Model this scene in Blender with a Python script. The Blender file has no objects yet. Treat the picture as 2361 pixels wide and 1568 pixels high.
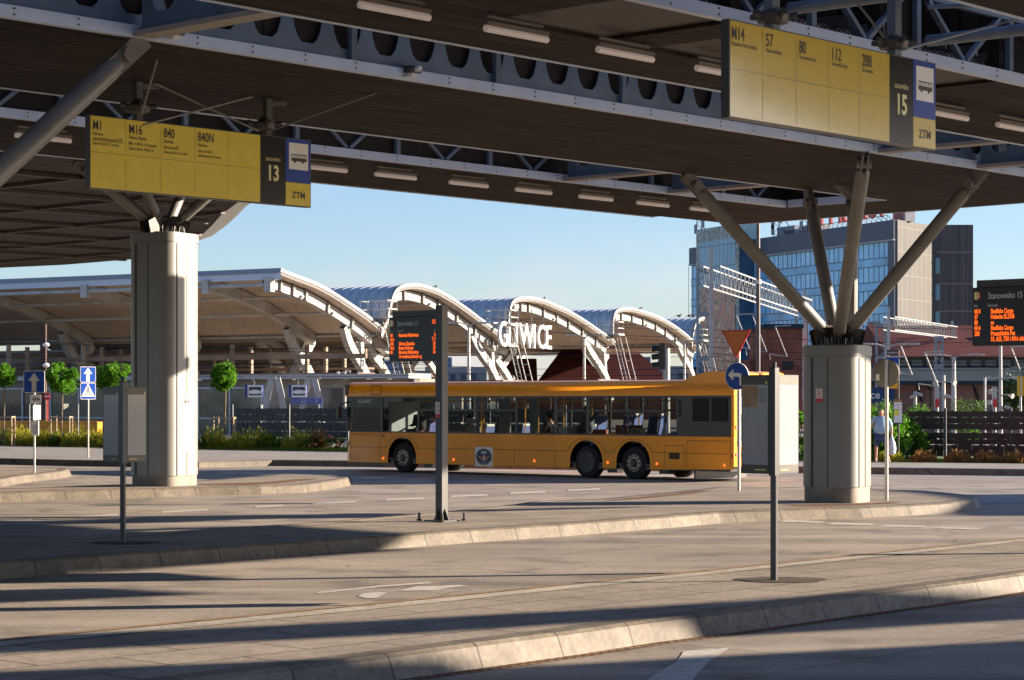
import bpy, bmesh, math, random
from mathutils import Vector, Matrix
random.seed(7)
R = math.radians
SC = bpy.context.scene
COL = SC.collection
# ------------------------------------------------------------------ camera, sky, sun
CAMH, HOR, F, CX = 2.2, 926.0, 5000.0, 1180.5
cam = bpy.data.objects.new("camera", bpy.data.cameras.new("camera"))
COL.objects.link(cam); SC.camera = cam
cam.location = (0, 0, CAMH); cam.rotation_euler = (R(90), 0, 0)
cam.data.sensor_width = 36; cam.data.lens = 36 * F / 2361.0
cam.data.shift_y = (HOR - 784) / 2361.0
cam.data.clip_start = 0.5; cam.data.clip_end = 6000
SUN_EL, SUN_AZ = 15.0, 80.0          # azimuth from +Y towards +X
SXY = Vector((math.sin(R(SUN_AZ)), math.cos(R(SUN_AZ))))
w = bpy.data.worlds.new("World"); SC.world = w; w.use_nodes = True
nt = w.node_tree; bg = nt.nodes['Background']
sky = nt.nodes.new('ShaderNodeTexSky'); sky.sky_type = 'NISHITA'; sky.sun_disc = False
sky.sun_elevation = R(SUN_EL); sky.sun_rotation = R(SUN_AZ)
sky.air_density = 1.0; sky.dust_density = 0.4; sky.ozone_density = 4.0; sky.altitude = 200
_tc = nt.nodes.new('ShaderNodeTexCoord'); _mp = nt.nodes.new('ShaderNodeMapping'); _mp.inputs['Scale'].default_value = (3.0, 3.0, 9.0)
_n = nt.nodes.new('ShaderNodeTexNoise'); _n.inputs['Scale'].default_value = 1.6; _n.inputs['Detail'].default_value = 7; _n.inputs['Roughness'].default_value = 0.6
nt.links.new(_tc.outputs['Generated'], _mp.inputs[0]); nt.links.new(_mp.outputs[0], _n.inputs['Vector'])
_sx = nt.nodes.new('ShaderNodeSeparateXYZ'); nt.links.new(_tc.outputs['Generated'], _sx.inputs[0])
_a = nt.nodes.new('ShaderNodeMapRange'); _a.inputs[1].default_value = 0.54; _a.inputs[2].default_value = 0.74; _a.inputs[3].default_value = 0; _a.inputs[4].default_value = 0.55; nt.links.new(_n.outputs[0], _a.inputs[0])
_e = nt.nodes.new('ShaderNodeMapRange'); _e.inputs[1].default_value = 0.02; _e.inputs[2].default_value = 0.11; _e.inputs[3].default_value = 1; _e.inputs[4].default_value = 0.12; nt.links.new(_sx.outputs[2], _e.inputs[0])
_m = nt.nodes.new('ShaderNodeMath'); _m.operation = 'MULTIPLY'; nt.links.new(_a.outputs[0], _m.inputs[0]); nt.links.new(_e.outputs[0], _m.inputs[1])
_mx = nt.nodes.new('ShaderNodeMix'); _mx.data_type = 'RGBA'; nt.links.new(_m.outputs[0], _mx.inputs[0]); nt.links.new(sky.outputs[0], _mx.inputs[6]); _mx.inputs[7].default_value = (4.6, 4.4, 4.3, 1)
_tn = nt.nodes.new('ShaderNodeVectorMath'); _tn.operation = 'MULTIPLY'; _tn.inputs[1].default_value = (1.05, 0.98, 1.06); nt.links.new(_mx.outputs[2], _tn.inputs[0])
nt.links.new(_tn.outputs[0], bg.inputs[0]); bg.inputs[1].default_value = 0.058
sl = bpy.data.lights.new("sun", 'SUN'); sl.energy = 5.0; sl.angle = R(0.53); sl.color = (1.0, 0.84, 0.66)
so = bpy.data.objects.new("sun", sl); COL.objects.link(so)
sd = Vector((SXY.x * math.cos(R(SUN_EL)), SXY.y * math.cos(R(SUN_EL)), math.sin(R(SUN_EL))))
so.rotation_euler = sd.to_track_quat('Z', 'Y').to_euler()
SC.view_settings.view_transform = 'Standard'; SC.view_settings.look = 'None'
SC.view_settings.exposure = 1.80; SC.view_settings.gamma = 1.0
SC.render.engine = 'CYCLES'

# ------------------------------------------------------------------ pixel helpers (2361 x 1568 reading of the photo)
def P(px, py, Y): return Vector(((px - CX) / F * Y, Y, CAMH + (HOR - py) / F * Y))
def G(px, py, z=0.0):
    Y = (CAMH - z) * F / (py - HOR); return P(px, py, Y)
def U(px, py, z=6.6):
    Y = (z - CAMH) * F / (HOR - py); return P(px, py, Y)
def on_line(A, d, px):      # point (xy) on line A + t d seen at column px -> t
    k = (px - CX) / F
    return (k * A[1] - A[0]) / (d[0] - k * d[1])

# ------------------------------------------------------------------ materials
MATS = {}
def mat(name, col, rough=0.6, metal=0.0, var=0.08, vscale=6.0, bump=0.0, bscale=40.0, emis=None, estr=0.0, spec=0.5, alpha=None, coat=0.0, trans=0.0):
    if name in MATS: return MATS[name]
    m = bpy.data.materials.new(name); m.use_nodes = True
    t = m.node_tree; b = t.nodes['Principled BSDF']
    b.inputs['Roughness'].default_value = rough; b.inputs['Metallic'].default_value = metal
    b.inputs['Specular IOR Level'].default_value = spec
    b.inputs['Coat Weight'].default_value = coat
    c = (*col, 1.0)
    b.inputs['Base Color'].default_value = c
    if var > 0 or bump > 0:
        tc = t.nodes.new('ShaderNodeTexCoord')
    if var > 0:
        n = t.nodes.new('ShaderNodeTexNoise'); n.inputs['Scale'].default_value = vscale; n.inputs['Detail'].default_value = 5
        t.links.new(tc.outputs['Object'], n.inputs['Vector'])
        r = t.nodes.new('ShaderNodeMapRange'); r.inputs[1].default_value = 0.3; r.inputs[2].default_value = 0.7
        r.inputs[3].default_value = 1 - var * 1.6; r.inputs[4].default_value = 1 + var * 1.2
        t.links.new(n.outputs[0], r.inputs[0])
        mx = t.nodes.new('ShaderNodeVectorMath'); mx.operation = 'SCALE'; mx.inputs[0].default_value = col
        t.links.new(r.outputs[0], mx.inputs['Scale']); t.links.new(mx.outputs[0], b.inputs['Base Color'])
    if bump > 0:
        n2 = t.nodes.new('ShaderNodeTexNoise'); n2.inputs['Scale'].default_value = bscale; n2.inputs['Detail'].default_value = 4
        t.links.new(tc.outputs['Object'], n2.inputs['Vector'])
        bp = t.nodes.new('ShaderNodeBump'); bp.inputs['Strength'].default_value = bump; bp.inputs['Distance'].default_value = 0.02
        t.links.new(n2.outputs[0], bp.inputs['Height']); t.links.new(bp.outputs[0], b.inputs['Normal'])
    if emis:
        b.inputs['Emission Color'].default_value = (*emis, 1); b.inputs['Emission Strength'].default_value = estr
    if trans: b.inputs['Transmission Weight'].default_value = trans
    MATS[name] = m; return m

def glass_mat(name, tint, transp, rough=0.03):
    m = bpy.data.materials.new(name); m.use_nodes = True; t = m.node_tree
    out = t.nodes['Material Output']; b = t.nodes['Principled BSDF']
    b.inputs['Base Color'].default_value = (0.02, 0.025, 0.03, 1); b.inputs['Roughness'].default_value = rough
    tr = t.nodes.new('ShaderNodeBsdfTransparent'); tr.inputs[0].default_value = (*tint, 1)
    mx = t.nodes.new('ShaderNodeMixShader')
    lw = t.nodes.new('ShaderNodeFresnel'); lw.inputs[0].default_value = 1.45
    mr = t.nodes.new('ShaderNodeMapRange'); mr.inputs[3].default_value = 1 - transp; mr.inputs[4].default_value = 1.0
    t.links.new(lw.outputs[0], mr.inputs[0]); t.links.new(mr.outputs[0], mx.inputs[0])
    t.links.new(tr.outputs[0], mx.inputs[1]); t.links.new(b.outputs[0], mx.inputs[2]); t.links.new(mx.outputs[0], out.inputs[0])
    MATS[name] = m; return m

def brick_mat(name, c1, c2, cm, bw, bh, mortar, rough=0.8, coords='Object', rot=0.0, offset=0.5, bump=0.3, stain=0.25, vec=None, stscale=0.35, grain=True):
    """procedural brick / slab / tile surface"""
    m = bpy.data.materials.new(name); m.use_nodes = True; t = m.node_tree; b = t.nodes['Principled BSDF']
    b.inputs['Roughness'].default_value = rough; b.inputs['Specular IOR Level'].default_value = 0.5 if rough < .3 else 0.15
    tc = t.nodes.new('ShaderNodeTexCoord'); mp = t.nodes.new('ShaderNodeMapping')
    mp.inputs['Rotation'].default_value = vec if vec else (0, 0, rot)
    t.links.new(tc.outputs[coords], mp.inputs[0])
    br = t.nodes.new('ShaderNodeTexBrick'); br.offset = offset
    br.inputs['Color1'].default_value = (*c1, 1); br.inputs['Color2'].default_value = (*c2, 1); br.inputs['Mortar'].default_value = (*cm, 1)
    br.inputs['Scale'].default_value = 1; br.inputs['Mortar Size'].default_value = mortar; br.inputs['Mortar Smooth'].default_value = 0.2
    br.inputs['Brick Width'].default_value = bw; br.inputs['Row Height'].default_value = bh
    t.links.new(mp.outputs[0], br.inputs[0])
    n = t.nodes.new('ShaderNodeTexNoise'); n.inputs['Scale'].default_value = stscale; n.inputs['Detail'].default_value = 8; n.inputs['Roughness'].default_value = 0.65
    t.links.new(mp.outputs[0], n.inputs['Vector'])
    r = t.nodes.new('ShaderNodeMapRange'); r.inputs[1].default_value = 0.3; r.inputs[2].default_value = 0.7
    r.inputs[3].default_value = 1 - stain; r.inputs[4].default_value = 1 + stain * 0.7
    t.links.new(n.outputs[0], r.inputs[0])
    mx = t.nodes.new('ShaderNodeVectorMath'); mx.operation = 'SCALE'
    t.links.new(br.outputs[0], mx.inputs[0]); t.links.new(r.outputs[0], mx.inputs['Scale'])
    last = mx.outputs[0]
    if grain:
        g = t.nodes.new('ShaderNodeTexNoise'); g.inputs['Scale'].default_value = 17; g.inputs['Detail'].default_value = 3
        t.links.new(mp.outputs[0], g.inputs['Vector'])
        gr = t.nodes.new('ShaderNodeMapRange'); gr.inputs[1].default_value = 0.3; gr.inputs[2].default_value = 0.7; gr.inputs[3].default_value = 0.80; gr.inputs[4].default_value = 1.18
        t.links.new(g.outputs[0], gr.inputs[0])
        m2 = t.nodes.new('ShaderNodeVectorMath'); m2.operation = 'SCALE'
        t.links.new(last, m2.inputs[0]); t.links.new(gr.outputs[0], m2.inputs['Scale']); last = m2.outputs[0]
    t.links.new(last, b.inputs['Base Color'])
    bp = t.nodes.new('ShaderNodeBump'); bp.inputs['Strength'].default_value = bump; bp.inputs['Distance'].default_value = 0.01
    t.links.new(br.outputs['Fac'], bp.inputs['Height']); bp.invert = True
    t.links.new(bp.outputs[0], b.inputs['Normal'])
    MATS[name] = m; return m

def ground_mat(name, col, rough, big, bigs, small, smalls, streak=None, crack=0.0, bump=0.25, coat=0):
    m = bpy.data.materials.new(name); m.use_nodes = True; t = m.node_tree; b = t.nodes['Principled BSDF']
    b.inputs['Roughness'].default_value = rough
    tc = t.nodes.new('ShaderNodeTexCoord')
    def scaled(inp, fac):
        v = t.nodes.new('ShaderNodeVectorMath'); v.operation = 'SCALE'
        if isinstance(inp, tuple): v.inputs[0].default_value = inp
        else: t.links.new(inp, v.inputs[0])
        t.links.new(fac, v.inputs['Scale']); return v.outputs[0]
    def noise(scale, lo, hi, detail=6, mapping=None, a=0.3, c=0.7):
        n = t.nodes.new('ShaderNodeTexNoise'); n.inputs['Scale'].default_value = scale; n.inputs['Detail'].default_value = detail
        if mapping:
            mp = t.nodes.new('ShaderNodeMapping'); mp.inputs['Rotation'].default_value = (0, 0, mapping[0]); mp.inputs['Scale'].default_value = mapping[1]
            t.links.new(tc.outputs['Object'], mp.inputs[0]); t.links.new(mp.outputs[0], n.inputs['Vector'])
        else: t.links.new(tc.outputs['Object'], n.inputs['Vector'])
        r = t.nodes.new('ShaderNodeMapRange'); r.inputs[1].default_value = a; r.inputs[2].default_value = c; r.inputs[3].default_value = lo; r.inputs[4].default_value = hi
        t.links.new(n.outputs[0], r.inputs[0]); return r.outputs[0], n
    f1, _ = noise(bigs, 1 - big, 1 + big)
    f2, n2 = noise(smalls, 1 - small, 1 + small, 4)
    c = scaled(col, f1); c = scaled(c, f2)
    if streak:
        f3, _ = noise(streak[0], 1 - streak[1], 1 + streak[1] * 0.4, 5, mapping=(streak[2], (0.06, 1, 1)))
        c = scaled(c, f3)
    if crack > 0:
        v = t.nodes.new('ShaderNodeTexVoronoi'); v.feature = 'DISTANCE_TO_EDGE'; v.inputs['Scale'].default_value = crack
        nn = t.nodes.new('ShaderNodeTexNoise'); nn.inputs['Scale'].default_value = 1.2
        ad = t.nodes.new('ShaderNodeVectorMath'); ad.operation = 'ADD'
        t.links.new(tc.outputs['Object'], ad.inputs[0]); t.links.new(nn.outputs[1], ad.inputs[1]); t.links.new(tc.outputs['Object'], nn.inputs[0])
        t.links.new(ad.outputs[0], v.inputs[0])
        r = t.nodes.new('ShaderNodeMapRange'); r.inputs[1].default_value = 0.0; r.inputs[2].default_value = 0.004; r.inputs[3].default_value = 0.62; r.inputs[4].default_value = 1
        t.links.new(v.outputs[0], r.inputs[0]); c = scaled(c, r.outputs[0])
    if crack > 0:
        mp = t.nodes.new('ShaderNodeMapping'); mp.inputs['Rotation'].default_value = (0, 0, -urot); t.links.new(tc.outputs['Object'], mp.inputs[0])
        br = t.nodes.new('ShaderNodeTexBrick'); br.offset = 0.0; br.inputs['Scale'].default_value = 1; br.inputs['Brick Width'].default_value = 5.2; br.inputs['Row Height'].default_value = 3.4; br.inputs['Mortar Size'].default_value = 0.014
        br.inputs['Color1'].default_value = (1, 1, 1, 1); br.inputs['Color2'].default_value = (.86, .86, .87, 1); br.inputs['Mortar'].default_value = (.35, .33, .32, 1)
        t.links.new(mp.outputs[0], br.inputs[0])
        v = t.nodes.new('ShaderNodeVectorMath'); v.operation = 'MULTIPLY'; t.links.new(c, v.inputs[0]); t.links.new(br.outputs[0], v.inputs[1]); c = v.outputs[0]
        st, _ = noise(0.9, 0.72, 1.0, 3, a=.36, c=.46); c = scaled(c, st)
    t.links.new(c, b.inputs['Base Color'])
    bp = t.nodes.new('ShaderNodeBump'); bp.inputs['Strength'].default_value = bump; bp.inputs['Distance'].default_value = 0.01
    t.links.new(n2.outputs[0], bp.inputs['Height']); t.links.new(bp.outputs[0], b.inputs['Normal'])
    MATS[name] = m; return m

# ------------------------------------------------------------------ mesh builder
ORG = {}
class MB:
    def __init__(s): s.v = []; s.f = []; s.m = []; s.uv = []; s.cur = 0
    def add(s, vs, fs):
        o = len(s.v); s.v += [Vector(v) for v in vs]
        for f in fs: s.f.append([i + o for i in f]); s.m.append(s.cur)
        return o
    def quad(s, a, b, c, d): s.add([a, b, c, d], [(0, 1, 2, 3)])
    def poly(s, pts): s.add(pts, [tuple(range(len(pts)))])
    def box(s, c, sx, sy, sz, ax=None, ay=None, az=None):
        c = Vector(c); ax = Vector(ax or (1, 0, 0)).normalized(); az = Vector(az or (0, 0, 1)).normalized()
        ay = Vector(ay).normalized() if ay else az.cross(ax).normalized()
        vs = [c + ax * (i * sx / 2) + ay * (j * sy / 2) + az * (k * sz / 2) for i in (-1, 1) for j in (-1, 1) for k in (-1, 1)]
        s.add(vs, [(0, 1, 3, 2), (4, 6, 7, 5), (0, 4, 5, 1), (2, 3, 7, 6), (0, 2, 6, 4), (1, 5, 7, 3)])
    def bar(s, a, b, wd, ht, up=(0, 0, 1)):
        a = Vector(a); b = Vector(b); d = b - a; L = d.length
        if L < 1e-6: return
        d.normalize(); up = Vector(up)
        if abs(d.dot(up)) > 0.99: up = Vector((1, 0, 0))
        sd_ = d.cross(up).normalized(); u2 = sd_.cross(d).normalized()
        s.box((a + b) / 2, L, wd, ht, ax=d, ay=sd_, az=u2)
    def tube(s, a, b, r, r2=None, n=10, caps=True):
        a = Vector(a); b = Vector(b); r2 = r if r2 is None else r2
        d = (b - a)
        if d.length < 1e-7: return
        d.normalize(); q = d.to_track_quat('Z', 'Y'); x = q @ Vector((1, 0, 0)); y = q @ Vector((0, 1, 0))
        vs = []
        for i in range(n):
            t = 2 * math.pi * i / n; o = x * math.cos(t) + y * math.sin(t); vs += [a + o * r, b + o * r2]
        fs = [(2 * i, 2 * ((i + 1) % n), 2 * ((i + 1) % n) + 1, 2 * i + 1) for i in range(n)]
        if caps: fs += [tuple(2 * i for i in reversed(range(n))), tuple(2 * i + 1 for i in range(n))]
        s.add(vs, fs)
    def path(s, pts, r, n=8):
        for a, b in zip(pts[:-1], pts[1:]): s.tube(a, b, r, n=n)
    def prism(s, poly, z0, z1):     # xy polygon
        n = len(poly); vs = [(p[0], p[1], z0) for p in poly] + [(p[0], p[1], z1) for p in poly]
        s.add(vs, [tuple(reversed(range(n))), tuple(range(n, 2 * n))] + [(i, (i + 1) % n, n + (i + 1) % n, n + i) for i in range(n)])
    def lathe(s, c, prof, n=20, ax=(0, 0, 1)):
        c = Vector(c); q = Vector(ax).to_track_quat('Z', 'Y'); vs = []
        for (r, h) in prof:
            for i in range(n):
                t = 2 * math.pi * i / n; vs.append(c + q @ Vector((r * math.cos(t), r * math.sin(t), h)))
        fs = []
        for k in range(len(prof) - 1):
            for i in range(n):
                j = (i + 1) % n; fs.append((k * n + i, k * n + j, (k + 1) * n + j, (k + 1) * n + i))
        fs.append(tuple(reversed(range(n)))); fs.append(tuple((len(prof) - 1) * n + i for i in range(n)))
        s.add(vs, fs)
    def ball(s, c, r, nu=10, nv=7, sc=(1, 1, 1)):
        c = Vector(c); prof = []
        vs = []; fs = []
        for k in range(nv + 1):
            a = -math.pi / 2 + math.pi * k / nv
            for i in range(nu):
                t = 2 * math.pi * i / nu
                vs.append(c + Vector((r * sc[0] * math.cos(a) * math.cos(t), r * sc[1] * math.cos(a) * math.sin(t), r * sc[2] * math.sin(a))))
        for k in range(nv):
            for i in range(nu):
                j = (i + 1) % nu; fs.append((k * nu + i, k * nu + j, (k + 1) * nu + j, (k + 1) * nu + i))
        s.add(vs, fs)
    def build(s, name, m, parent=None, base=None, smooth=False, bevel=0.0):
        me = bpy.data.meshes.new(name)
        if parent is not None: org = ORG[parent]
        else: org = Vector(base) if base is not None else Vector((0, 0, 0))
        me.from_pydata([tuple(v - org) for v in s.v], [], s.f)
        ms = m if isinstance(m, (list, tuple)) else [m]
        for q in ms: me.materials.append(q)
        if len(ms) > 1:
            for p, i in zip(me.polygons, s.m): p.material_index = i
        bm = bmesh.new(); bm.from_mesh(me)
        bmesh.ops.remove_doubles(bm, verts=bm.verts, dist=1e-5) if smooth else None
        bmesh.ops.recalc_face_normals(bm, faces=bm.faces); bm.to_mesh(me); bm.free()
        if smooth:
            for p in me.polygons: p.use_smooth = True
            try: me.set_sharp_from_angle(angle=R(38))
            except Exception: pass
        o = bpy.data.objects.new(name, me); COL.objects.link(o)
        if parent is not None: o.parent = parent
        else: o.location = org
        ORG[o] = org
        if bevel > 0:
            md = o.modifiers.new('bevel', 'BEVEL'); md.width = bevel; md.segments = 2; md.limit_method = 'ANGLE'
        return o

def _each(self, name, m, parent, **kw):
    """every connected piece becomes a part of its own"""
    par = list(range(len(self.v)))
    def fd(a):
        while par[a] != a: par[a] = par[par[a]]; a = par[a]
        return a
    for f in self.f:
        for i in f[1:]: par[fd(i)] = fd(f[0])
    gr = {}
    for f in self.f: gr.setdefault(fd(f[0]), []).append(f)
    out = []
    for fs in gr.values():
        ids = sorted({i for f in fs for i in f}); mp_ = {i: k for k, i in enumerate(ids)}; q = MB()
        q.add([self.v[i] for i in ids], [[mp_[i] for i in f] for f in fs]); out.append(q.build(name, m, parent, **kw))
    return out
MB.each = _each
def tag(o, label=None, cat=None, group=None, kind=None):
    if label: o['label'] = label
    if cat: o['category'] = cat
    if group: o['group'] = group
    if kind: o['kind'] = kind
    return o
def thing(name, base, label, cat, group=None, rz=0.0, local=False):
    o = bpy.data.objects.new(name, None); COL.objects.link(o); o.location = base; o.rotation_euler = (0, 0, rz)
    o.empty_display_size = 0.3
    ORG[o] = Vector((0, 0, 0)) if local else Vector(base)
    return tag(o, label, cat, group)
def copy_tree(o, parent=None):
    c = o.copy(); COL.objects.link(c)
    if parent: c.parent = parent
    for ch in list(o.children): copy_tree(ch, c)
    return c
def dup(o, loc, rz=None, scale=None, label=None):
    c = copy_tree(o); c.location = loc
    if rz is not None: c.rotation_euler = (0, 0, rz)
    if scale: c.scale = (scale,) * 3 if not isinstance(scale, tuple) else scale
    if label: c['label'] = label
    return c
def struct(o): o['kind'] = 'structure'; return o

class Frame:    # a plane: origin, right vector, up vector, outward normal
    def __init__(s, o, ex, ez=(0, 0, 1)):
        s.o = Vector(o); s.x = Vector(ex).normalized(); s.z = Vector(ez).normalized(); s.n = s.x.cross(s.z).normalized()
    def at(s, a, b, c=0.0): return s.o + s.x * a + s.z * b + s.n * c
    def rect(s, mb, a0, b0, a1, b1, c=0.0): mb.quad(s.at(a0, b0, c), s.at(a1, b0, c), s.at(a1, b1, c), s.at(a0, b1, c))
    def slab(s, mb, a0, b0, a1, b1, c0, c1):
        mb.box(s.at((a0 + a1) / 2, (b0 + b1) / 2, (c0 + c1) / 2), abs(a1 - a0), abs(c1 - c0), abs(b1 - b0), ax=s.x, ay=s.n, az=s.z)

def text_geo(txt, size, xs=0.8, align='LEFT', bold=0.0):
    cu = bpy.data.curves.new('txt', 'FONT'); cu.body = txt; cu.size = size; cu.align_x = align; cu.offset = bold * size; cu.resolution_u = 3
    ob = bpy.data.objects.new('txt', cu); COL.objects.link(ob)
    dg = bpy.context.evaluated_depsgraph_get(); dg.update()
    me = bpy.data.meshes.new_from_object(ob.evaluated_get(dg))
    vs = [(v.co.x * xs, v.co.y) for v in me.vertices]; fs = [tuple(p.vertices) for p in me.polygons]
    bpy.data.objects.remove(ob); bpy.data.curves.remove(cu); bpy.data.meshes.remove(me)
    return vs, fs
def put_text(mb, fr, txt, a, b, size, xs=0.72, c=0.006, align='LEFT', bold=0.0, depth=0.0):
    vs, fs = text_geo(txt, size, xs, align, bold)
    mb.add([fr.at(a + x, b + y, c) for x, y in vs], fs)
    if depth:
        bmx = {}
        for f in fs:
            for i in range(len(f)):
                e = (f[i], f[(i + 1) % len(f)]); k = tuple(sorted(e)); bmx[k] = bmx.get(k, 0) + 1
        mb.add([fr.at(a + x, b + y, c - depth) for x, y in vs], [tuple(reversed(f)) for f in fs])
        for (i, j), n in bmx.items():
            if n == 1:
                p, q = vs[i], vs[j]
                mb.add([fr.at(a + p[0], b + p[1], c), fr.at(a + q[0], b + q[1], c), fr.at(a + q[0], b + q[1], c - depth), fr.at(a + p[0], b + p[1], c - depth)], [(0, 1, 2, 3)])

urot = math.atan2(.742, .67)
# ------------------------------------------------------------------ palette
UDIR = Vector((0.67, 0.742, 0)).normalized(); NDIR = Vector((0.742, -0.67, 0)).normalized()
urot = math.atan2(UDIR.y, UDIR.x)
M_ROAD = ground_mat('road_concrete', (0.305, 0.256, 0.208), 0.72, 0.13, 0.45, 0.17, 13, streak=(1.3, 0.36, -urot), crack=0.11)
M_FAR = ground_mat('far_ground', (0.16, 0.15, 0.11), 0.9, 0.3, 0.15, 0.3, 4)
M_SLAB = brick_mat('paving_slab', (0.305, 0.258, 0.212), (0.255, 0.215, 0.177), (0.07, 0.052, 0.04), 1.4, 0.72, 0.013, rough=0.75, rot=-urot, stain=0.22, stscale=1.1)
M_KERB = brick_mat('kerb_granite', (0.175, 0.147, 0.113), (0.135, 0.113, 0.088), (0.06, 0.05, 0.045), 1.05, 30, 0.012, rough=0.6, rot=-urot, stain=0.32, stscale=2.5)
M_PAVE = brick_mat('far_paving', (0.30, 0.275, 0.25), (0.26, 0.24, 0.22), (0.14, 0.13, 0.12), 0.5, 0.5, 0.01, rough=0.8, rot=-urot, stain=0.15)
M_SETT = brick_mat('setts', (0.36, 0.34, 0.32), (0.28, 0.27, 0.26), (0.14, 0.13, 0.12), 0.2, 0.12, 0.012, rough=0.7, rot=-urot, stain=0.1)
M_TACT = brick_mat('tactile', (0.33, 0.19, 0.09), (0.29, 0.16, 0.08), (0.10, 0.06, 0.04), 0.12, 0.12, 0.03, rough=0.8, rot=-urot, offset=0, bump=1.0)
M_PAINT = mat('road_paint_and_sun_patch', (0.47, 0.44, 0.40), 0.7, var=0.2, vscale=9)
M_CONC = mat('column_concrete', (0.24, 0.21, 0.175), 0.8, var=0.15, vscale=3, bump=0.3)
M_CLAD = mat('column_cladding', (0.22, 0.216, 0.20), 0.42, metal=0.1, var=0.05, vscale=1.3, bump=0.06, bscale=2.5)
M_CLADS = mat('cladding_seam', (0.05, 0.05, 0.055), 0.6, var=0)
M_STRUT = mat('strut_paint', (0.19, 0.178, 0.16), 0.45, metal=0.1, var=0.08, vscale=2)
M_STEELD = mat('dark_steel', (0.07, 0.065, 0.06), 0.5, metal=0.3, var=0.1)
M_SOFF = None
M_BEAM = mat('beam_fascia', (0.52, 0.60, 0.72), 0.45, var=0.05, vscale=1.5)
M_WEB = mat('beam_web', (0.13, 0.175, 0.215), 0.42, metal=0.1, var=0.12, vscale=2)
M_TRUSS = mat('truss_steel', (0.16, 0.20, 0.24), 0.4, metal=0.2, var=0.1)
M_SHADOW_SLAB = mat('shadow_slab_sheet', (0.10, 0.10, 0.10), 0.7, var=0.1)  # used on the unseen slabs added to cast shadows
M_LAMPB = mat('lamp_body', (0.16, 0.13, 0.11), 0.6)
M_TUBE = mat('lamp_diffuser', (0.32, 0.26, 0.225), 0.4, var=0, emis=(1.0, 0.78, 0.66), estr=0.05)
M_BLACK = mat('black_frame', (0.012, 0.013, 0.018), 0.35, var=0)
M_DGREY = mat('dark_grey_post', (0.058, 0.056, 0.058), 0.4, metal=0.2, var=0.06)
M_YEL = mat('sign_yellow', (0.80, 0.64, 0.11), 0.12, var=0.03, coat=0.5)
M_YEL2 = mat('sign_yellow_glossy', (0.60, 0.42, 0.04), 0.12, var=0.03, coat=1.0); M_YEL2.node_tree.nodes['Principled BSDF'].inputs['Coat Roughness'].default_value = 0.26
M_SBLK = mat('sign_black', (0.008, 0.008, 0.010), 0.25, var=0, coat=0.1, spec=0.3)
M_SBLUE = mat('sign_blue', (0.004, 0.055, 0.34), 0.35, var=0.03, spec=0.3)
M_WHITE = mat('white_paint', (0.78, 0.77, 0.75), 0.4, var=0.03)
M_CREAM = mat('lettering_cream', (0.75, 0.70, 0.35), 0.4, var=0)
M_INK = mat('black_lettering', (0.015, 0.015, 0.015), 0.4, var=0)
M_GALV = mat('galvanised_pole', (0.45, 0.44, 0.42), 0.35, metal=0.6, var=0.08)
M_PAPER = mat('timetable_paper', (0.22, 0.225, 0.235), 0.25, var=0.05, vscale=3, coat=0.3)
M_LED = mat('led_text', (0.6, 0.1, 0.01), 0.5, var=0, emis=(1.0, 0.13, 0.01), estr=0.42)
M_RED = mat('red_paint', (0.55, 0.03, 0.02), 0.4, var=0)
M_ORANGE = mat('yield_orange', (0.62, 0.17, 0.01), 0.35, var=0.04)
M_STW = mat('station_white_steel', (0.42, 0.405, 0.38), 0.45, var=0.14, vscale=.8)
M_BUS = mat('bus_paint', (0.97, 0.33, 0.0), 0.26, var=0.07, vscale=.9, coat=0.22, spec=0.3)
M_BLKG = mat('bus_black_trim', (0.012, 0.012, 0.013), 0.25, var=0)
M_TYRE = mat('tyre_rubber', (0.014, 0.014, 0.014), 0.85, var=0.1, vscale=20)
M_RIM = mat('wheel_rim', (0.42, 0.36, 0.28), 0.5, metal=0.2)
M_CHROME = mat('pole_yellow', (0.75, 0.36, 0.01), 0.35, var=0)
M_GLASS = glass_mat('bus_glass', (0.60, 0.65, 0.64), 0.92)
M_AMBER = mat('side_marker', (0.9, 0.12, 0.01), 0.3, var=0, emis=(1.0, 0.16, 0.02), estr=0.6)

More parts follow.
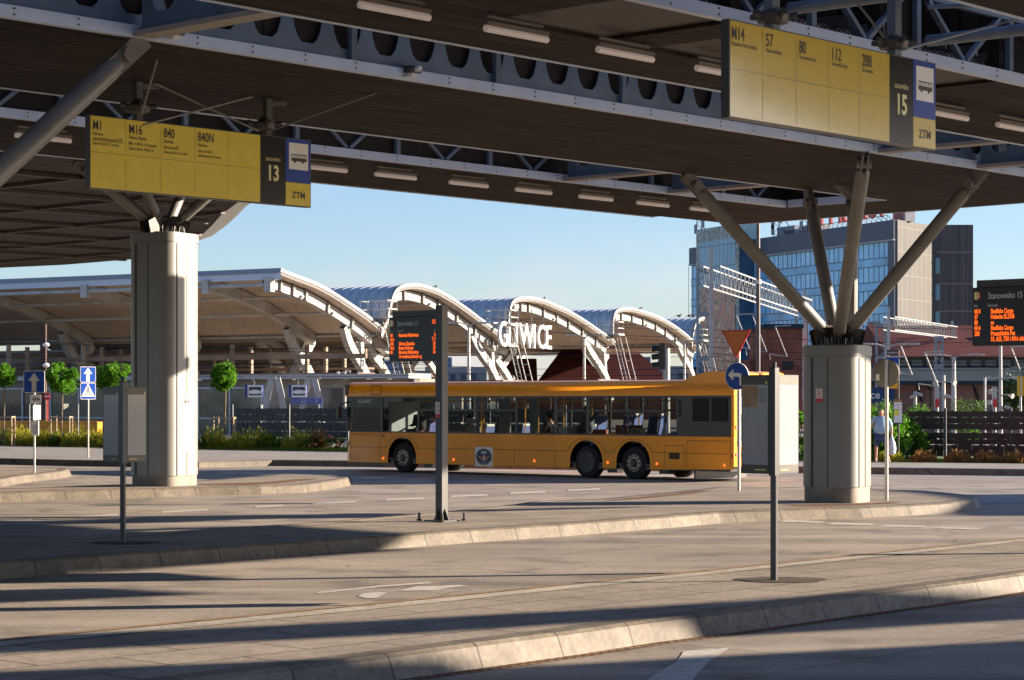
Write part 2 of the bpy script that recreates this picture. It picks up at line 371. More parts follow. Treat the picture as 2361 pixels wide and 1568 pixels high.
def soffit_mat():
    m = bpy.data.materials.new('perforated_soffit'); m.use_nodes = True; t = m.node_tree; b = t.nodes['Principled BSDF']
    b.inputs['Roughness'].default_value = 0.75; b.inputs['Specular IOR Level'].default_value = 0.12
    tc = t.nodes.new('ShaderNodeTexCoord'); mp = t.nodes.new('ShaderNodeMapping'); mp.inputs['Rotation'].default_value = (0, 0, -urot)
    t.links.new(tc.outputs['Object'], mp.inputs[0])
    br = t.nodes.new('ShaderNodeTexBrick'); br.offset = 0.5
    br.inputs['Color1'].default_value = (0.036, 0.026, 0.019, 1); br.inputs['Color2'].default_value = (0.027, 0.020, 0.015, 1); br.inputs['Mortar'].default_value = (0.014, 0.010, 0.007, 1)
    br.inputs['Scale'].default_value = 1; br.inputs['Mortar Size'].default_value = 0.022; br.inputs['Brick Width'].default_value = 2.4; br.inputs['Row Height'].default_value = 0.33
    t.links.new(mp.outputs[0], br.inputs[0])
    n = t.nodes.new('ShaderNodeTexNoise'); n.inputs['Scale'].default_value = 0.9; n.inputs['Detail'].default_value = 5
    mp2 = t.nodes.new('ShaderNodeMapping'); mp2.inputs['Scale'].default_value = (0.5, 2.2, 1); t.links.new(mp.outputs[0], mp2.inputs[0]); t.links.new(mp2.outputs[0], n.inputs['Vector'])
    r = t.nodes.new('ShaderNodeMapRange'); r.inputs[1].default_value = 0.3; r.inputs[2].default_value = 0.7; r.inputs[3].default_value = 0.6; r.inputs[4].default_value = 1.35
    t.links.new(n.outputs[0], r.inputs[0])
    mx = t.nodes.new('ShaderNodeVectorMath'); mx.operation = 'SCALE'; t.links.new(br.outputs[0], mx.inputs[0]); t.links.new(r.outputs[0], mx.inputs['Scale'])
    t.links.new(mx.outputs[0], b.inputs['Base Color'])
    wv = t.nodes.new('ShaderNodeTexNoise'); wv.inputs['Scale'].default_value = 2.4; wv.inputs['Detail'].default_value = 3; t.links.new(mp2.outputs[0], wv.inputs['Vector'])
    bp = t.nodes.new('ShaderNodeBump'); bp.inputs['Strength'].default_value = 0.5; bp.inputs['Distance'].default_value = 0.06
    t.links.new(wv.outputs[0], bp.inputs['Height']); t.links.new(bp.outputs[0], b.inputs['Normal'])
    return m
M_SOFF = soffit_mat()
def lattice_mat():
    m = bpy.data.materials.new('expanded_metal'); m.use_nodes = True; t = m.node_tree; b = t.nodes['Principled BSDF']
    b.inputs['Base Color'].default_value = (0.06, 0.045, 0.035, 1); b.inputs['Roughness'].default_value = 0.6
    tc = t.nodes.new('ShaderNodeTexCoord'); mp = t.nodes.new('ShaderNodeMapping'); mp.inputs['Rotation'].default_value = (0, 0, -urot + 0.6)
    t.links.new(tc.outputs['Object'], mp.inputs[0])
    ch = t.nodes.new('ShaderNodeTexVoronoi'); ch.inputs['Scale'].default_value = 11; ch.inputs['Randomness'].default_value = 0.15
    t.links.new(mp.outputs[0], ch.inputs[0])
    lt = t.nodes.new('ShaderNodeMath'); lt.operation = 'LESS_THAN'; lt.inputs[1].default_value = 0.36
    t.links.new(ch.outputs[0], lt.inputs[0])
    tr = t.nodes.new('ShaderNodeBsdfTransparent'); mx = t.nodes.new('ShaderNodeMixShader')
    t.links.new(lt.outputs[0], mx.inputs[0]); t.links.new(b.outputs[0], mx.inputs[1]); t.links.new(tr.outputs[0], mx.inputs[2])
    t.links.new(mx.outputs[0], t.nodes['Material Output'].inputs[0]); return m
M_MESH = lattice_mat()

# ------------------------------------------------------------------ ground, road, platforms
def sheet(name, pts, z, m):
    mb = MB(); mb.poly([(p[0], p[1], z) for p in pts]); return struct(mb.build(name, m))
sheet('ground', [(-1500, -300), (1500, -300), (1500, 4500), (-1500, 4500)], -0.012, M_FAR)
sheet('road', [(-90, -40), (90, -40), (90, 62), (-60, 135), (-90, 135)], 0.0, M_ROAD)

def inset(poly, d):
    n = len(poly); A = sum(poly[i][0] * poly[(i + 1) % n][1] - poly[(i + 1) % n][0] * poly[i][1] for i in range(n))
    sg = 1 if A > 0 else -1; out = []
    for i in range(n):
        p = Vector(poly[i]); a = Vector(poly[i - 1]); b = Vector(poly[(i + 1) % n])
        e1 = (p - a).normalized(); e2 = (b - p).normalized()
        n1 = Vector((-e1.y, e1.x)) * sg; n2 = Vector((-e2.y, e2.x)) * sg
        nn = (n1 + n2)
        if nn.length < 1e-6: nn = n1
        nn.normalize(); k = 1 / max(0.5, nn.dot(n1)); out.append(p + nn * d * k)
    return out
def platform(nm, pts, z=0.2, kw=0.28, flare=0.07, mtop=None, mk=None):
    pts = [Vector((p[0], p[1])) for p in pts]
    inn = inset(pts, kw); bev = inset(pts, 0.045); out = inset(pts, -flare); n = len(pts)
    mb = MB(); mb.poly([(p.x, p.y, z) for p in inn]); struct(mb.build(nm, mtop or M_SLAB))
    mb = MB()
    rings = [[(p.x, p.y, z + 0.002) for p in inn], [(p.x, p.y, z + 0.002) for p in bev], [(p.x, p.y, z - 0.028) for p in pts], [(p.x, p.y, -0.005) for p in out]]
    for a, b in zip(rings[:-1], rings[1:]):
        for i in range(n): mb.quad(a[i], a[(i + 1) % n], b[(i + 1) % n], b[i])
    struct(mb.build('kerb', mk or M_KERB))
g2 = lambda l, z: [G(x, y, z).to_2d() for x, y in l]
# P1: nearest boarding platform
uu = Vector((0.65, 0.76)).normalized()
f1 = g2([(444, 1566), (749, 1528), (1112, 1481.5), (1314, 1456), (1498, 1430), (1667, 1411), (1824, 1391), (1968, 1372), (2245, 1338), (2361, 1322)], 0.2)
b1 = g2([(0, 1474), (807, 1396), (1556, 1321), (1978, 1278), (2361, 1239)], 0.2)
platform('platform_near', [f1[0] - uu * 9] + f1 + [f1[-1] + uu * 12] + [b1[-1] + uu * 12] + b1[::-1] + [b1[0] - uu * 8])
# P2: middle platform with the right column
f2 = g2([(0, 1297), (308, 1274.6), (465, 1264), (807, 1240.4), (1105, 1220), (1296, 1208), (1556, 1189), (1656, 1180.6), (1735, 1177.5)], 0.2) + [Vector(q) for q in ((5.5, 40.45), (6.6, 41.1), (7.7, 41.95), (8.7, 43.0), (9.4, 44.2), (9.75, 45.4), (9.85, 46.4))]
b2 = g2([(2135, 1131), (2009, 1128), (1773, 1122), (1650, 1123), (1556, 1133), (1382, 1150), (1235, 1155), (1180, 1164), (1006, 1182), (749, 1203), (650, 1210)], 0.2)
platform('platform_middle', [f2[0] - uu * 12] + f2 + b2 + [b2[-1] - uu * 24])
# P3: platform with the left column
f3 = g2([(0, 1135.5), (123, 1132), (294, 1128), (376, 1126), (458, 1123.6), (600, 1120.3), (698, 1117), (770, 1108), (800, 1102.5), (808, 1097)], 0.2)
b3 = g2([(790, 1093.5), (700, 1091.5), (640, 1093), (578, 1099), (448, 1109), (300, 1116), (0, 1127)], 0.2)
platform('platform_column', [f3[0] - uu * 14] + f3 + b3 + [b3[-1] - uu * 14])
# P4: small island at the far left
f4 = g2([(0, 1105), (51, 1096), (110, 1090), (150, 1085), (160, 1081.5)], 0.2)
b4 = g2([(147, 1079), (100, 1077.5), (0, 1078)], 0.2)
platform('traffic_island', [f4[0] - Vector((6, 7))] + f4 + b4 + [b4[-1] - Vector((9, 0))])
# P5: pavement along the planting
f5 = g2([(0, 1057), (150, 1060.5), (448, 1068), (626, 1062), (787, 1062)], 0.2) + [Vector(q) for q in [(10.85, 65.8), (16.5, 63.5), (40, 58)]]
f5[4] = Vector((-5.8, 73.5)); f5[3] = Vector((-8.2, 74.2)); f5[2] = Vector((-10.4, 72))
b5 = [Vector(q) for q in [(40, 64), (16.5, 70.2), (11.8, 71.8), (-6.8, 86.9), (-13.2, 90.5), (-23.1, 98), (-50, 112)]]
platform('pavement', [Vector((-50, 92))] + f5 + b5, mtop=M_PAVE)
# setts strips beside the far kerb and at platform tips
def strip(name, A, B, wd, z, m):
    A = Vector(A); B = Vector(B); d = (B - A).normalized(); nn = Vector((-d.y, d.x)) * wd
    mb = MB(); mb.quad((A.x, A.y, z), (B.x, B.y, z), (B.x + nn.x, B.y + nn.y, z), (A.x + nn.x, A.y + nn.y, z)); return struct(mb.build(name, m))
strip('road_setts', (-6.2, 70.9), (16.3, 61.2), 2.4, 0.004, M_SETT)
strip('road_setts', (-24, 84.5), (-11, 72.0), 0.9, 0.004, M_SETT)
mb = MB(); mb.poly([G(x, y, 0.005) for x, y in [(806, 1100), (880, 1096), (960, 1099), (890, 1106), (812, 1107)]]); struct(mb.build('road_setts', M_SETT))
mb = MB(); mb.poly([G(x, y, 0.005) for x, y in [(2234, 1150), (2290, 1140), (2361, 1146), (2361, 1158), (2240, 1162)]]); struct(mb.build('road_setts', M_SETT))
mb = MB(); mb.poly([G(x, y, 0.005) for x, y in [(160, 1086), (260, 1086), (300, 1092), (200, 1096)]]); struct(mb.build('road_setts', M_SETT))
# planting bed and railway land
sheet('planting_bed', [(40, 64.05), (16.5, 70.25), (11.8, 71.85), (-6.8, 86.95), (-13.2, 90.55), (-23.1, 98.05), (-50, 112.1), (-50, 116), (-23, 103), (-12, 95), (-5, 91), (12.5, 76.5), (40, 69)], 0.14, mat('soil', (0.10, 0.075, 0.05), 0.95, var=0.3, vscale=3, bump=0.5))
M_BAL = ground_mat('ballast', (0.20, 0.17, 0.145), 0.95, 0.2, 0.3, 0.35, 6)
sheet('railway_ground', [(-140, 100), (60, 76), (140, 76), (140, 200), (60, 320), (-140, 320)], 0.02, M_BAL)

# markings, with one sunlit patch painted on
mk = MB()
def dash(p0, p1, th):
    (x0, y0), (x1, y1) = p0, p1
    mk.poly([G(x0, y0 + th / 2, 0.006), G(x1, y1 + th / 2, 0.006), G(x1, y1 - th / 2, 0.006), G(x0, y0 - th / 2, 0.006)])
for a, b in [((0, 1200), (75, 1197.5)), ((181, 1192), (273, 1186.4)), ((373, 1180.6), (479, 1175)), ((588, 1168.6), (653, 1165.5)), ((721, 1161.5), (820, 1156.5)), ((889, 1152.5), (977, 1149)), ((1037, 1144.4), (1124, 1141)), ((1176, 1137), (1257, 1134)), ((1310, 1130.5), (1384, 1127))]:
    dash(a, b, 3.4)
for q in [[(1796, 1203), (1890, 1205.5), (1902, 1202.5), (1812, 1198.5)], [(1903, 1209), (2005, 1211), (2019, 1207.5), (1925, 1204.5)], [(2020, 1213.5), (2130, 1216), (2143, 1213), (2046, 1209.5)], [(2150, 1218), (2250, 1221), (2265, 1218.5), (2170, 1215)]]:
    mk.poly([G(x, y, 0.006) for x, y in q])
for q in [[(727, 1368.5), (869, 1354), (995, 1344.5), (987, 1341.5), (869, 1350.5), (735, 1365)],
          [(920, 1362), (1000, 1361.5), (1034, 1355), (1081, 1351), (1060, 1348.5), (1000, 1351), (960, 1352)],
          [(824, 1375), (845, 1379), (868, 1378.5), (893, 1366), (862, 1365), (835, 1369)],
          [(1480, 1575), (1590, 1575), (1630, 1530), (1682, 1493), (1576, 1502), (1560, 1525)],  # no marking: pale patch painted where sun falls through a gap
          [(1430, 1097.5), (1700, 1100), (1700, 1098.4), (1430, 1096)]]:
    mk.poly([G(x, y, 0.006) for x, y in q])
struct(mk.build('road_markings_and_sun_patch', M_PAINT))
mb = MB()
for q in [[(1390, 1155), (1556, 1137), (1600, 1130.5), (1640, 1130), (1600, 1137.5), (1470, 1150)], [(460, 1115.5), (600, 1112), (690, 1104), (735, 1104), (640, 1114), (560, 1118.5), (455, 1118.5)],
          [(1800, 1163.5), (1850, 1166.5), (1910, 1166.5), (1985, 1164), (2080, 1158.5), (2060, 1156.8), (1985, 1160.5), (1880, 1162)], [(845, 1196), (875, 1193.5), (912, 1191), (905, 1193.5), (870, 1196)]]:
    mb.poly([G(x, y, 0.206) for x, y in q])
struct(mb.build('tactile_paving', M_TACT))
mb = MB()
c0 = (b1[0] - uu * 8); c1 = b1[-1] + uu * 12; nn = Vector((-uu.y, uu.x))
mb.quad((*(c0 + nn * .10), .004), (*(c1 + nn * .10), .004), (*(c1 + nn * .30), .004), (*(c0 + nn * .30), .004))
fc = f1[0] - uu * 9
for a, b in zip([fc] + f1, f1 + [f1[-1] + uu * 12]):
    d = (b - a).normalized(); q = Vector((d.y, -d.x))
    mb.quad((*(a + q * .08), .004), (*(b + q * .08), .004), (*(b + q * .22), .004), (*(a + q * .22), .004))
struct(mb.build('gutter', M_TACT))
mb = MB(); mb2 = MB()      # pale edge stones and rusty line along the flush back edges
for line_, o0 in ((b1, 0.0), (b2[6:] + [b2[-1] - uu * 24], 0.0)):
    ln_ = ([c0] + list(line_) + [c1]) if line_ is b1 else list(line_)[::-1]
    for a, b in zip(ln_[:-1], ln_[1:]):
        d = (b - a).normalized(); q = Vector((d.y, -d.x))
        mb.quad((*(a + q * .17), .2065), (*(b + q * .17), .2065), (*(b + q * .47), .2065), (*(a + q * .47), .2065))
        mb2.quad((*(a + q * .03), .207), (*(b + q * .03), .207), (*(b + q * .13), .207), (*(a + q * .13), .207))
struct(mb.build('edge_stones', brick_mat('edge_stone', (.40, .36, .30), (.34, .305, .255), (.12, .10, .085), .8, 30, .01, rot=-urot, stain=.2, stscale=2)))
struct(mb2.build('rust_line', mat('rust_line', (.24, .14, .07), .8, var=.2)))
# pebble collars round the stop posts
def pebble(c, rx):
    mb = MB(); mb.poly([(c.x + rx * math.cos(t) * (1 + .12 * math.sin(5 * t)), c.y + rx * .8 * math.sin(t), 0.206) for t in [i * math.pi / 12 for i in range(24)]])
    struct(mb.build('pebble_paving', MATS.get('pebble') or brick_mat('pebble', (0.24, 0.19, 0.145), (0.16, 0.125, 0.095), (0.07, 0.055, 0.04), 0.09, 0.06, 0.02, bump=1.0)))

# ------------------------------------------------------------------ canopy over the bus stands
def sn(s, n, z): return Vector((UDIR.x * s + NDIR.x * n, UDIR.y * s + NDIR.y * n, z))
def sbox(mb, s0, s1, n0, n1, z0, z1): mb.box(sn((s0 + s1) / 2, (n0 + n1) / 2, (z0 + z1) / 2), abs(s1 - s0), abs(n1 - n0), abs(z1 - z0), ax=UDIR, ay=-NDIR)
CZ = 6.6
canopy = thing('bus_station_canopy', sn(36.5, -24.2, CZ), 'huge grey steel canopy with dark soffits and open slots over the bus stands', 'canopy')
SL, SE, SR = -22.0, 40.6, 43.3
strips = {'s0': (-12.3, -9.15), 's1': (-18.38, -15.0), 's2': (-25.65, -21.0), 's3': (-32.1, -28.35)}
# mesh-covered openings in strip 1 : s ranges
holes = [(18.4, 20.4), (21.2, 23.6), (24.4, 26.6)]
for k, (n0, n1) in strips.items():
    mb = MB()
    if k == 's1':
        sbox(mb, SL, SE, -16.95, n1, CZ, 8.8) if False else None
        sbox(mb, SL, SE, n0, -16.9, CZ, 8.8)
        e = SL
        for a, b in holes: sbox(mb, e, a, -16.9, n1, CZ + .001, 8.801); e = b
        sbox(mb, e, SE, -16.9, n1, CZ + .001, 8.801)
    else: sbox(mb, SL, SE, n0, n1, CZ, 8.8)
    mb.build('soffit', M_SOFF, canopy)
    mb = MB(); sbox(mb, SL, SE, n0 - .05, n0, CZ - .015, CZ + .05); mb.build('edge_trim', M_BEAM, canopy)
mb = MB(); ep = [sn(SE + .002, -31.9, 0), sn(43.7, -31.9, 0), sn(42.1, -7.5, 0), sn(SE + .002, -7.5, 0)]; mb.prism([(p.x, p.y) for p in ep], CZ - .002, 8.798); mb.build('soffit', M_SOFF, canopy)
mb = MB(); sbox(mb, 33.5, SE, -9.148, -7.5, CZ + .001, 8.79); mb.build('soffit', M_SOFF, canopy)
mb = MB(); sbox(mb, SE - .08, SE - .002, -28.2, -25.65, CZ - .01, CZ + .15); sbox(mb, SE - .08, SE - .002, -20.9, -18.4, CZ - .01, CZ + .15); sbox(mb, SE - .08, SE - .002, -14.9, -12.3, CZ - .01, CZ + .15)
mb.bar(sn(43.75, -32.0, CZ + .14), sn(42.14, -7.5, CZ + .14), .06, .3)
mb.each('edge_trim', M_BEAM, canopy)
mb = MB()
for a, b in holes: sbox(mb, a, b, -16.9, -15.0, CZ + .05, CZ + .07)
mb.each('mesh_panel', M_MESH, canopy)
mb = MB()
for a, b in holes:
    for q in (a + .3, (a + b) / 2, b - .4): mb.bar(sn(q, -16.9, CZ + .35), sn(q + .5, -15, CZ + .35), .10, .14)
    mb.bar(sn(a, -16, CZ + .3), sn(b, -16, CZ + .3), .08, .12)
mb.build('soffit_frame', M_STEELD, canopy)
# beams
def castellated(mb, A, d, L, z0=6.73, z1=7.7, pitch=0.71, off=0.0):
    n = max(1, int(L / pitch)); d = Vector(d)
    for i in range(n):
        c = A + d * (i * pitch); q = lambda t, z: (c + d * t) * 1.0 + Vector((0, 0, z - c.z))
        h = pitch / 2; hb = 6.88; ht = 7.58
        mb.quad(q(0, z0), q(pitch, z0), q(pitch, hb), q(0, hb)); mb.quad(q(0, ht), q(pitch, ht), q(pitch, z1), q(0, z1))
        mb.poly([q(0, hb), q(h - .10, hb), q(h - .18, 6.95), q(h - .235, 7.08), q(h - .26, 7.2), q(h - .26, 7.38), q(h - .2, 7.5), q(h - .1, ht), q(0, ht)])
        mb.poly([q(pitch, hb), q(h + .10, hb), q(h + .18, 6.95), q(h + .235, 7.08), q(h + .26, 7.2), q(h + .26, 7.38), q(h + .2, 7.5), q(h + .1, ht), q(pitch, ht)][::-1])
def thick(o, t=.02):
    md = o.modifiers.new('solid', 'SOLIDIFY'); md.thickness = t; md.offset = 0; return o
def fascia(n0, s0, s1):
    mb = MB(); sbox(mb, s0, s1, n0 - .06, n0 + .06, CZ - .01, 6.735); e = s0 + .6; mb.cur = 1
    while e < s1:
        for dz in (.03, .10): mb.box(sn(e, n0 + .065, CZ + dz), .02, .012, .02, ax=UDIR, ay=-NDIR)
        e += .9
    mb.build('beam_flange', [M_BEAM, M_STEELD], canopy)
nodes = [16.45, 32.9, 36.3]
for n0 in (-20.92, -28.28, -14.93): fascia(n0, SL, SE - .1)
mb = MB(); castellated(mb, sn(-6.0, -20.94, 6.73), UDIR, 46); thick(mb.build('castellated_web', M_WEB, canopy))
mb = MB()
for i in range(-2, 15): sbox(mb, 0.1 + i * 2.84 - .05, .1 + i * 2.84 + .05, -20.93, -20.86, 6.74, 7.7)
mb.each('stiffener', M_WEB, canopy)
def truss(n0, s0, s1, pitch, ztop, name='truss_web'):
    mb = MB(); i = 0; e = s0
    while e < s1 - .2:
        sbox(mb, e - .05, e + .05, n0 - .05, n0 + .03, 6.74, ztop)
        m = e + pitch / 2
        mb.bar(sn(m - .04, n0 - .02, 6.76), sn(e + .28, n0 - .02, ztop), .06, .08, up=NDIR); mb.bar(sn(m + .04, n0 - .02, 6.76), sn(e + pitch - .28, n0 - .02, ztop), .06, .08, up=NDIR)
        e += pitch
    sbox(mb, s0, s1, n0 - .06, n0 + .02, ztop, ztop + .12)
    mb.build(name, M_TRUSS, canopy)
truss(-28.3, 3.2, 40.3, 2.5, 7.45); truss(-14.95, 10.0, 40.3, 2.4, 7.45)
M_TRAY = brick_mat('cable_tray', (0.45, 0.45, 0.46), (0.12, 0.11, 0.10), (0.04, 0.04, 0.04), 0.09, 0.05, 0.012, coords='Object', rot=-urot, vec=(R(90), 0, -urot), rough=0.4, grain=False)
mb = MB(); sbox(mb, 0, 40, -28.62, -28.6, 6.95, 7.10); mb.build('cable_tray', M_TRAY, canopy)
mb = MB(); sbox(mb, 14, 40, -15.25, -15.22, 6.78, 6.9); mb.build('cable_tray', M_TRAY, canopy)
mb = MB()
for k in range(9):
    s = 12 + 3.1 * k
    mb.tube(sn(s, -14.8, 6.86), sn(s + .1, -12.4, 6.86), .075, n=10)
    mb.tube(sn(s, -14.8, 7.3), sn(s + 2.6, -12.4, 7.5), .03, n=8); mb.tube(sn(s + 1.5, -12.4, 7.3), sn(s + 2.9, -14.8, 7.5), .03, n=8)
mb.build('bracing_tubes', M_TRUSS, canopy)
# cross beams over the slots
for s in nodes + [13.1]:
    for (na, nb) in ((-18.4, -20.86), (-25.67, -28.2)):
        mb = MB(); sbox(mb, s - .15, s + .15, nb, na, CZ - .005, 6.66); mb.build('cross_flange', mat('cross_flange', (0.3, 0.26, 0.22), 0.5), canopy)
        mb = MB(); L = abs(na - nb); castellated(mb, sn(s, nb, 6.66), NDIR, L, z0=6.66, pitch=L / 3); thick(mb.build('cross_web', M_WEB, canopy), .03)
# tension rods and hangers near sign 13
mb = MB()
A_ = (-5.69 - .742 * .05, 29.2 + .67 * .05); pa, pb = [Vector((A_[0] + .6833 * t_, A_[1] + .7302 * t_, 6.6)) for t_ in (on_line(A_, (.6833, .7302), 318), on_line(A_, (.6833, .7302), 617))]
for q in (pa, pb):
    mb = MB(); mb.box((q.x, q.y, 6.33), .11, .09, .55, ax=UDIR)
    mb.bar(q + Vector((0, 0, -.06)), q + UDIR * .35 + Vector((0, 0, -.03)), .05, .06)
    mb.build('hanger_post', M_STEELD, canopy)
for a, b in [((372, 106, 27.6), (326, 262, 29.4)), ((336, 183, 29.9), (596, 302, 31.3)), ((606, 216, 31.5), (330, 288, 29.5)), ((622, 302, 31.5), (940, 188, 30.8)), ((390, 100, 27.4), (375, 112, 27.6)),
             ((1812, 40, 25.6), (1745, 120, 23.6)), ((1955, -20, 24.9), (2050, 100, 25.1)), ((2070, 118, 25.3), (2361, 40, 27.5))]:
    mb = MB(); mb.tube(P(*a), P(*b), .015, n=8); mb.build('tie_rod', M_STRUT, canopy)
for q in (P(318, 252, 29.6), P(608, 292, 31.4), P(1782, 45, 22.9), P(2060, 105, 24.5)):
    mb = MB(); mb.lathe(q - Vector((0, 0, .06)), [(.05, 0), (.16, .02), (.18, .1), (.1, .14), (.04, .2)], 12)
    for t in range(5): mb.tube(q, q + Vector((.26 * math.cos(t * 1.26), .26 * math.sin(t * 1.26), .05)), .035, n=6)
    mb.build('rod_hub', M_STEELD, canopy)
for (px, Y) in ((1780, 22.9), (2062, 24.5)):
    a = P(px, -120, Y); mb = MB(); mb.box((a.x, a.y, 6.95), .13, .11, 1.76, ax=UDIR); mb.build('hanger_post', M_WEB, canopy)
# strip lamps
lamp0 = None
def lamp(s, n, lab, grp):
    global lamp0
    base = sn(s, n, 6.42)
    if lamp0 is None:
        t = thing('strip_lamp', base, lab, 'lamp', grp)
        mb = MB(); q = base
        mb.box(q + Vector((0, 0, .065)), 1.06, .09, .035, ax=UDIR, ay=-NDIR); mb.build('housing', M_LAMPB, t)
        mb = MB(); mb.tube(q - UDIR * .53, q + UDIR * .53, .040, n=10); mb.build('diffuser', M_TUBE, t)
        mb = MB()
        for k in (-.38, .38): mb.bar(q + UDIR * k + Vector((0, 0, .08)), q + UDIR * k + Vector((0, 0, .18)), .02, .02)
        mb.bar(q - UDIR * .5 + Vector((0, 0, .14)), q + UDIR * .45 + Vector((0, 0, .14)), .03, .03)
        mb.build('bracket', M_LAMPB, t); lamp0 = t
    else: t = dup(lamp0, base, label=lab); t['group'] = grp
nearl = ['frontmost strip lamp at the top edge above the middle of the picture', 'second strip lamp of the near row, before the patterned mesh', 'third strip lamp of the near row, in the middle of the dark soffit', 'strip lamp half hidden by the left edge of the sign for stand 15', 'strip lamp hidden behind the sign for stand 15', 'strip lamp behind the yellow board of stand 15', 'strip lamp just right of the sign for stand 15', 'last strip lamp of the near row at the right picture edge']
for i, s in enumerate([16.55, 18.52, 20.5, 22.45, 24.4, 26.2, 28.05, 30.0]):
    if i in (4, 5): continue
    lamp(s, -16.65, nearl[i], 'strip lamps under the canopy')
far_s = [20.75, 26.9, 28.7, 30.7, 32.6, 34.55, 36.45, 38.3]
farl = ['strip lamp behind the big slanting strut at the left', 'strip lamp right beside the blue bus symbol of sign 13', 'second strip lamp right of sign 13 in the far row', 'third strip lamp right of sign 13 in the far row', 'fourth strip lamp right of sign 13 in the far row', 'fifth strip lamp right of sign 13 in the far row', 'sixth strip lamp right of sign 13, before the column struts', 'strip lamp of the far row crossed by the left strut of the short column']
for s, l in zip(far_s, farl): lamp(s, -28.85, l, 'strip lamps under the canopy')
# small cameras on the main beam
def cam_box(px, py, lab, n0=-20.8):
    s = on_line(sn(0, n0, 0), UDIR, px); c = sn(s, n0, 6.72)
    t = thing('surveillance_camera', c, lab, 'camera', 'small cameras on the main canopy beam')
    mb = MB(); mb.box(c, .2, .16, .09, ax=UDIR); mb.build('housing', M_DGREY, t)
    mb = MB(); mb.box(c + Vector((0, 0, -.075)), .1, .1, .05, ax=UDIR); mb.tube(c + NDIR * .08, c + NDIR * .16, .035); mb.build('lens', M_WHITE, t)
cam_box(402, 90, 'small box camera on the beam above the sign for stand 13'); cam_box(950, 180, 'small box camera on the beam above the middle of the picture')

# second roof behind the left column
disc = thing('round_edged_roof', (-14, 62, 7.8), 'second roof with gridded underside and curved rim behind the left column', 'roof')
rim = [(-3.4, 46.0), (-4.9, 51.5), (-6.7, 57.6), (-7.75, 61.0), (-8.7, 64.8), (-9.5, 68.6), (-10.3, 72.2), (-11.3, 76.3), (-12.8, 80.6), (-14.9, 85.1), (-18.3, 88.6), (-21.4, 90.6), (-27, 91.6), (-34, 91)]
rest = [(-50, 84), (-50, 40), (-30, 27.0), (-12.5, 39.6)]
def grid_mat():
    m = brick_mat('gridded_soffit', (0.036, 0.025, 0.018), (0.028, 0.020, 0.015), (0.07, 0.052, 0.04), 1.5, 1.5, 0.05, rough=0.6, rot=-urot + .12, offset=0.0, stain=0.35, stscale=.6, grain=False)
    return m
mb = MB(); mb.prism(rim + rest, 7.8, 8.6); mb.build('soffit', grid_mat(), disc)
mb = MB()
r2 = inset(rim + rest, -.75)[:len(rim)]; r3 = inset(rim + rest, -1.0)[:len(rim)]; r4 = inset(rim + rest, -.02)[:len(rim)]
for i in range(len(rim) - 1):
    A = [Vector((r4[j].x, r4[j].y, 7.79)) for j in (i, i + 1)]; B = [Vector((r2[j].x, r2[j].y, 8.05)) for j in (i, i + 1)]; D = [Vector((r3[j].x, r3[j].y, 8.45)) for j in (i, i + 1)]; E = [Vector((r4[j].x, r4[j].y, 8.62)) for j in (i, i + 1)]
    for p, q in ((A, B), (B, D), (D, E)): mb.quad(p[0], p[1], q[1], q[0])
mb.build('rim', mat('roof_rim', (0.40, 0.40, 0.37), 0.45, var=0.06), disc, smooth=True)
mb = MB()
for i in range(9):
    n = -36 - i * 4.0
    a = sn(-2, n, 7.74); b = sn(60, n, 7.74)
    # clip to the rim polygon on the right
    def inside(p):
        poly = rim + rest; c = False
        for k in range(len(poly)):
            x1, y1 = poly[k]; x2, y2 = poly[k - 1]
            if (y1 > p.y) != (y2 > p.y) and p.x < (x2 - x1) * (p.y - y1) / (y2 - y1) + x1: c = not c
        return c
    pts = [a.lerp(b, t / 60) for t in range(61)]; pts = [p for p in pts if inside(p)]
    if len(pts) > 1: mb.bar(pts[0], pts[-1], .18, .1)
for i in range(12):
    s = 2 + 4.4 * i; pts = [sn(s, -34 - t, 7.75) for t in range(60)]; pts = [p for p in pts if inside(p)]
    if len(pts) > 1: mb.bar(pts[0], pts[-1], .16, .08)
mb.build('soffit_ribs', mat('soffit_rib', (0.06, 0.044, 0.034), 0.6), disc)

# unseen slabs added off frame, shaped to cast the bands on the lanes
def sh(x, y, z=0.1, zc=6.6):
    k = (zc - z) / math.tan(R(SUN_EL)); return (x + SXY.x * k, y + SXY.y * k)
nb = thing('shadow_casters', (26, 26, 6.6), 'unseen slabs added right of the picture frame to cast shadow bands', 'canopy')
def bay(pts, name='shadow_slab', z0=6.6, z1=6.9):  # added slab, laid out backwards from the shadow it has to cast
    mb = MB(); mb.prism([sh(*p) for p in pts], z0, z1); mb.build(name, M_SHADOW_SLAB, nb)
bay([(-9, 15.8), (-4.3, 18.2), (-1.46, 19.5), (1.58, 21.05), (2.98, 21.9), (5.63, 23.9), (10, 27), (10, 24), (5.1, 21.7), (2.34, 20.3), (1.53, 20.2), (-1.4, 18.5), (-4.06, 17.3), (-9, 14.9)], 'shadow_slab')
bay([(-.85, 13.0), (-.6, 17.0), (.3, 17.75), (4.6, 19.6), (9, 21.4), (9, 12.6), (-.85, 11)], 'shadow_slab')
bay([(-.9, 16.95), (-1.3, 16.8), (-3.7, 16.0), (-8, 13.9), (-8, 10), (-.9, 10)], 'shadow_slab')
bay([(-3.0, 24.9), (-4.3, 25.7), (-9, 23.8), (-13, 21.8), (-13, 19.4), (-5.6, 23.5)], 'shadow_slab')
bay([(8.6, 51), (9.6, 46.8), (10.0, 42), (15, 42), (15, 52)], 'shadow_slab')
bay([(-12, 37.4), (-5.6, 39.6), (-1.8, 42.9), (-3.1, 42.0), (-5.6, 40.5), (-12, 38.3)], 'shadow_bar')
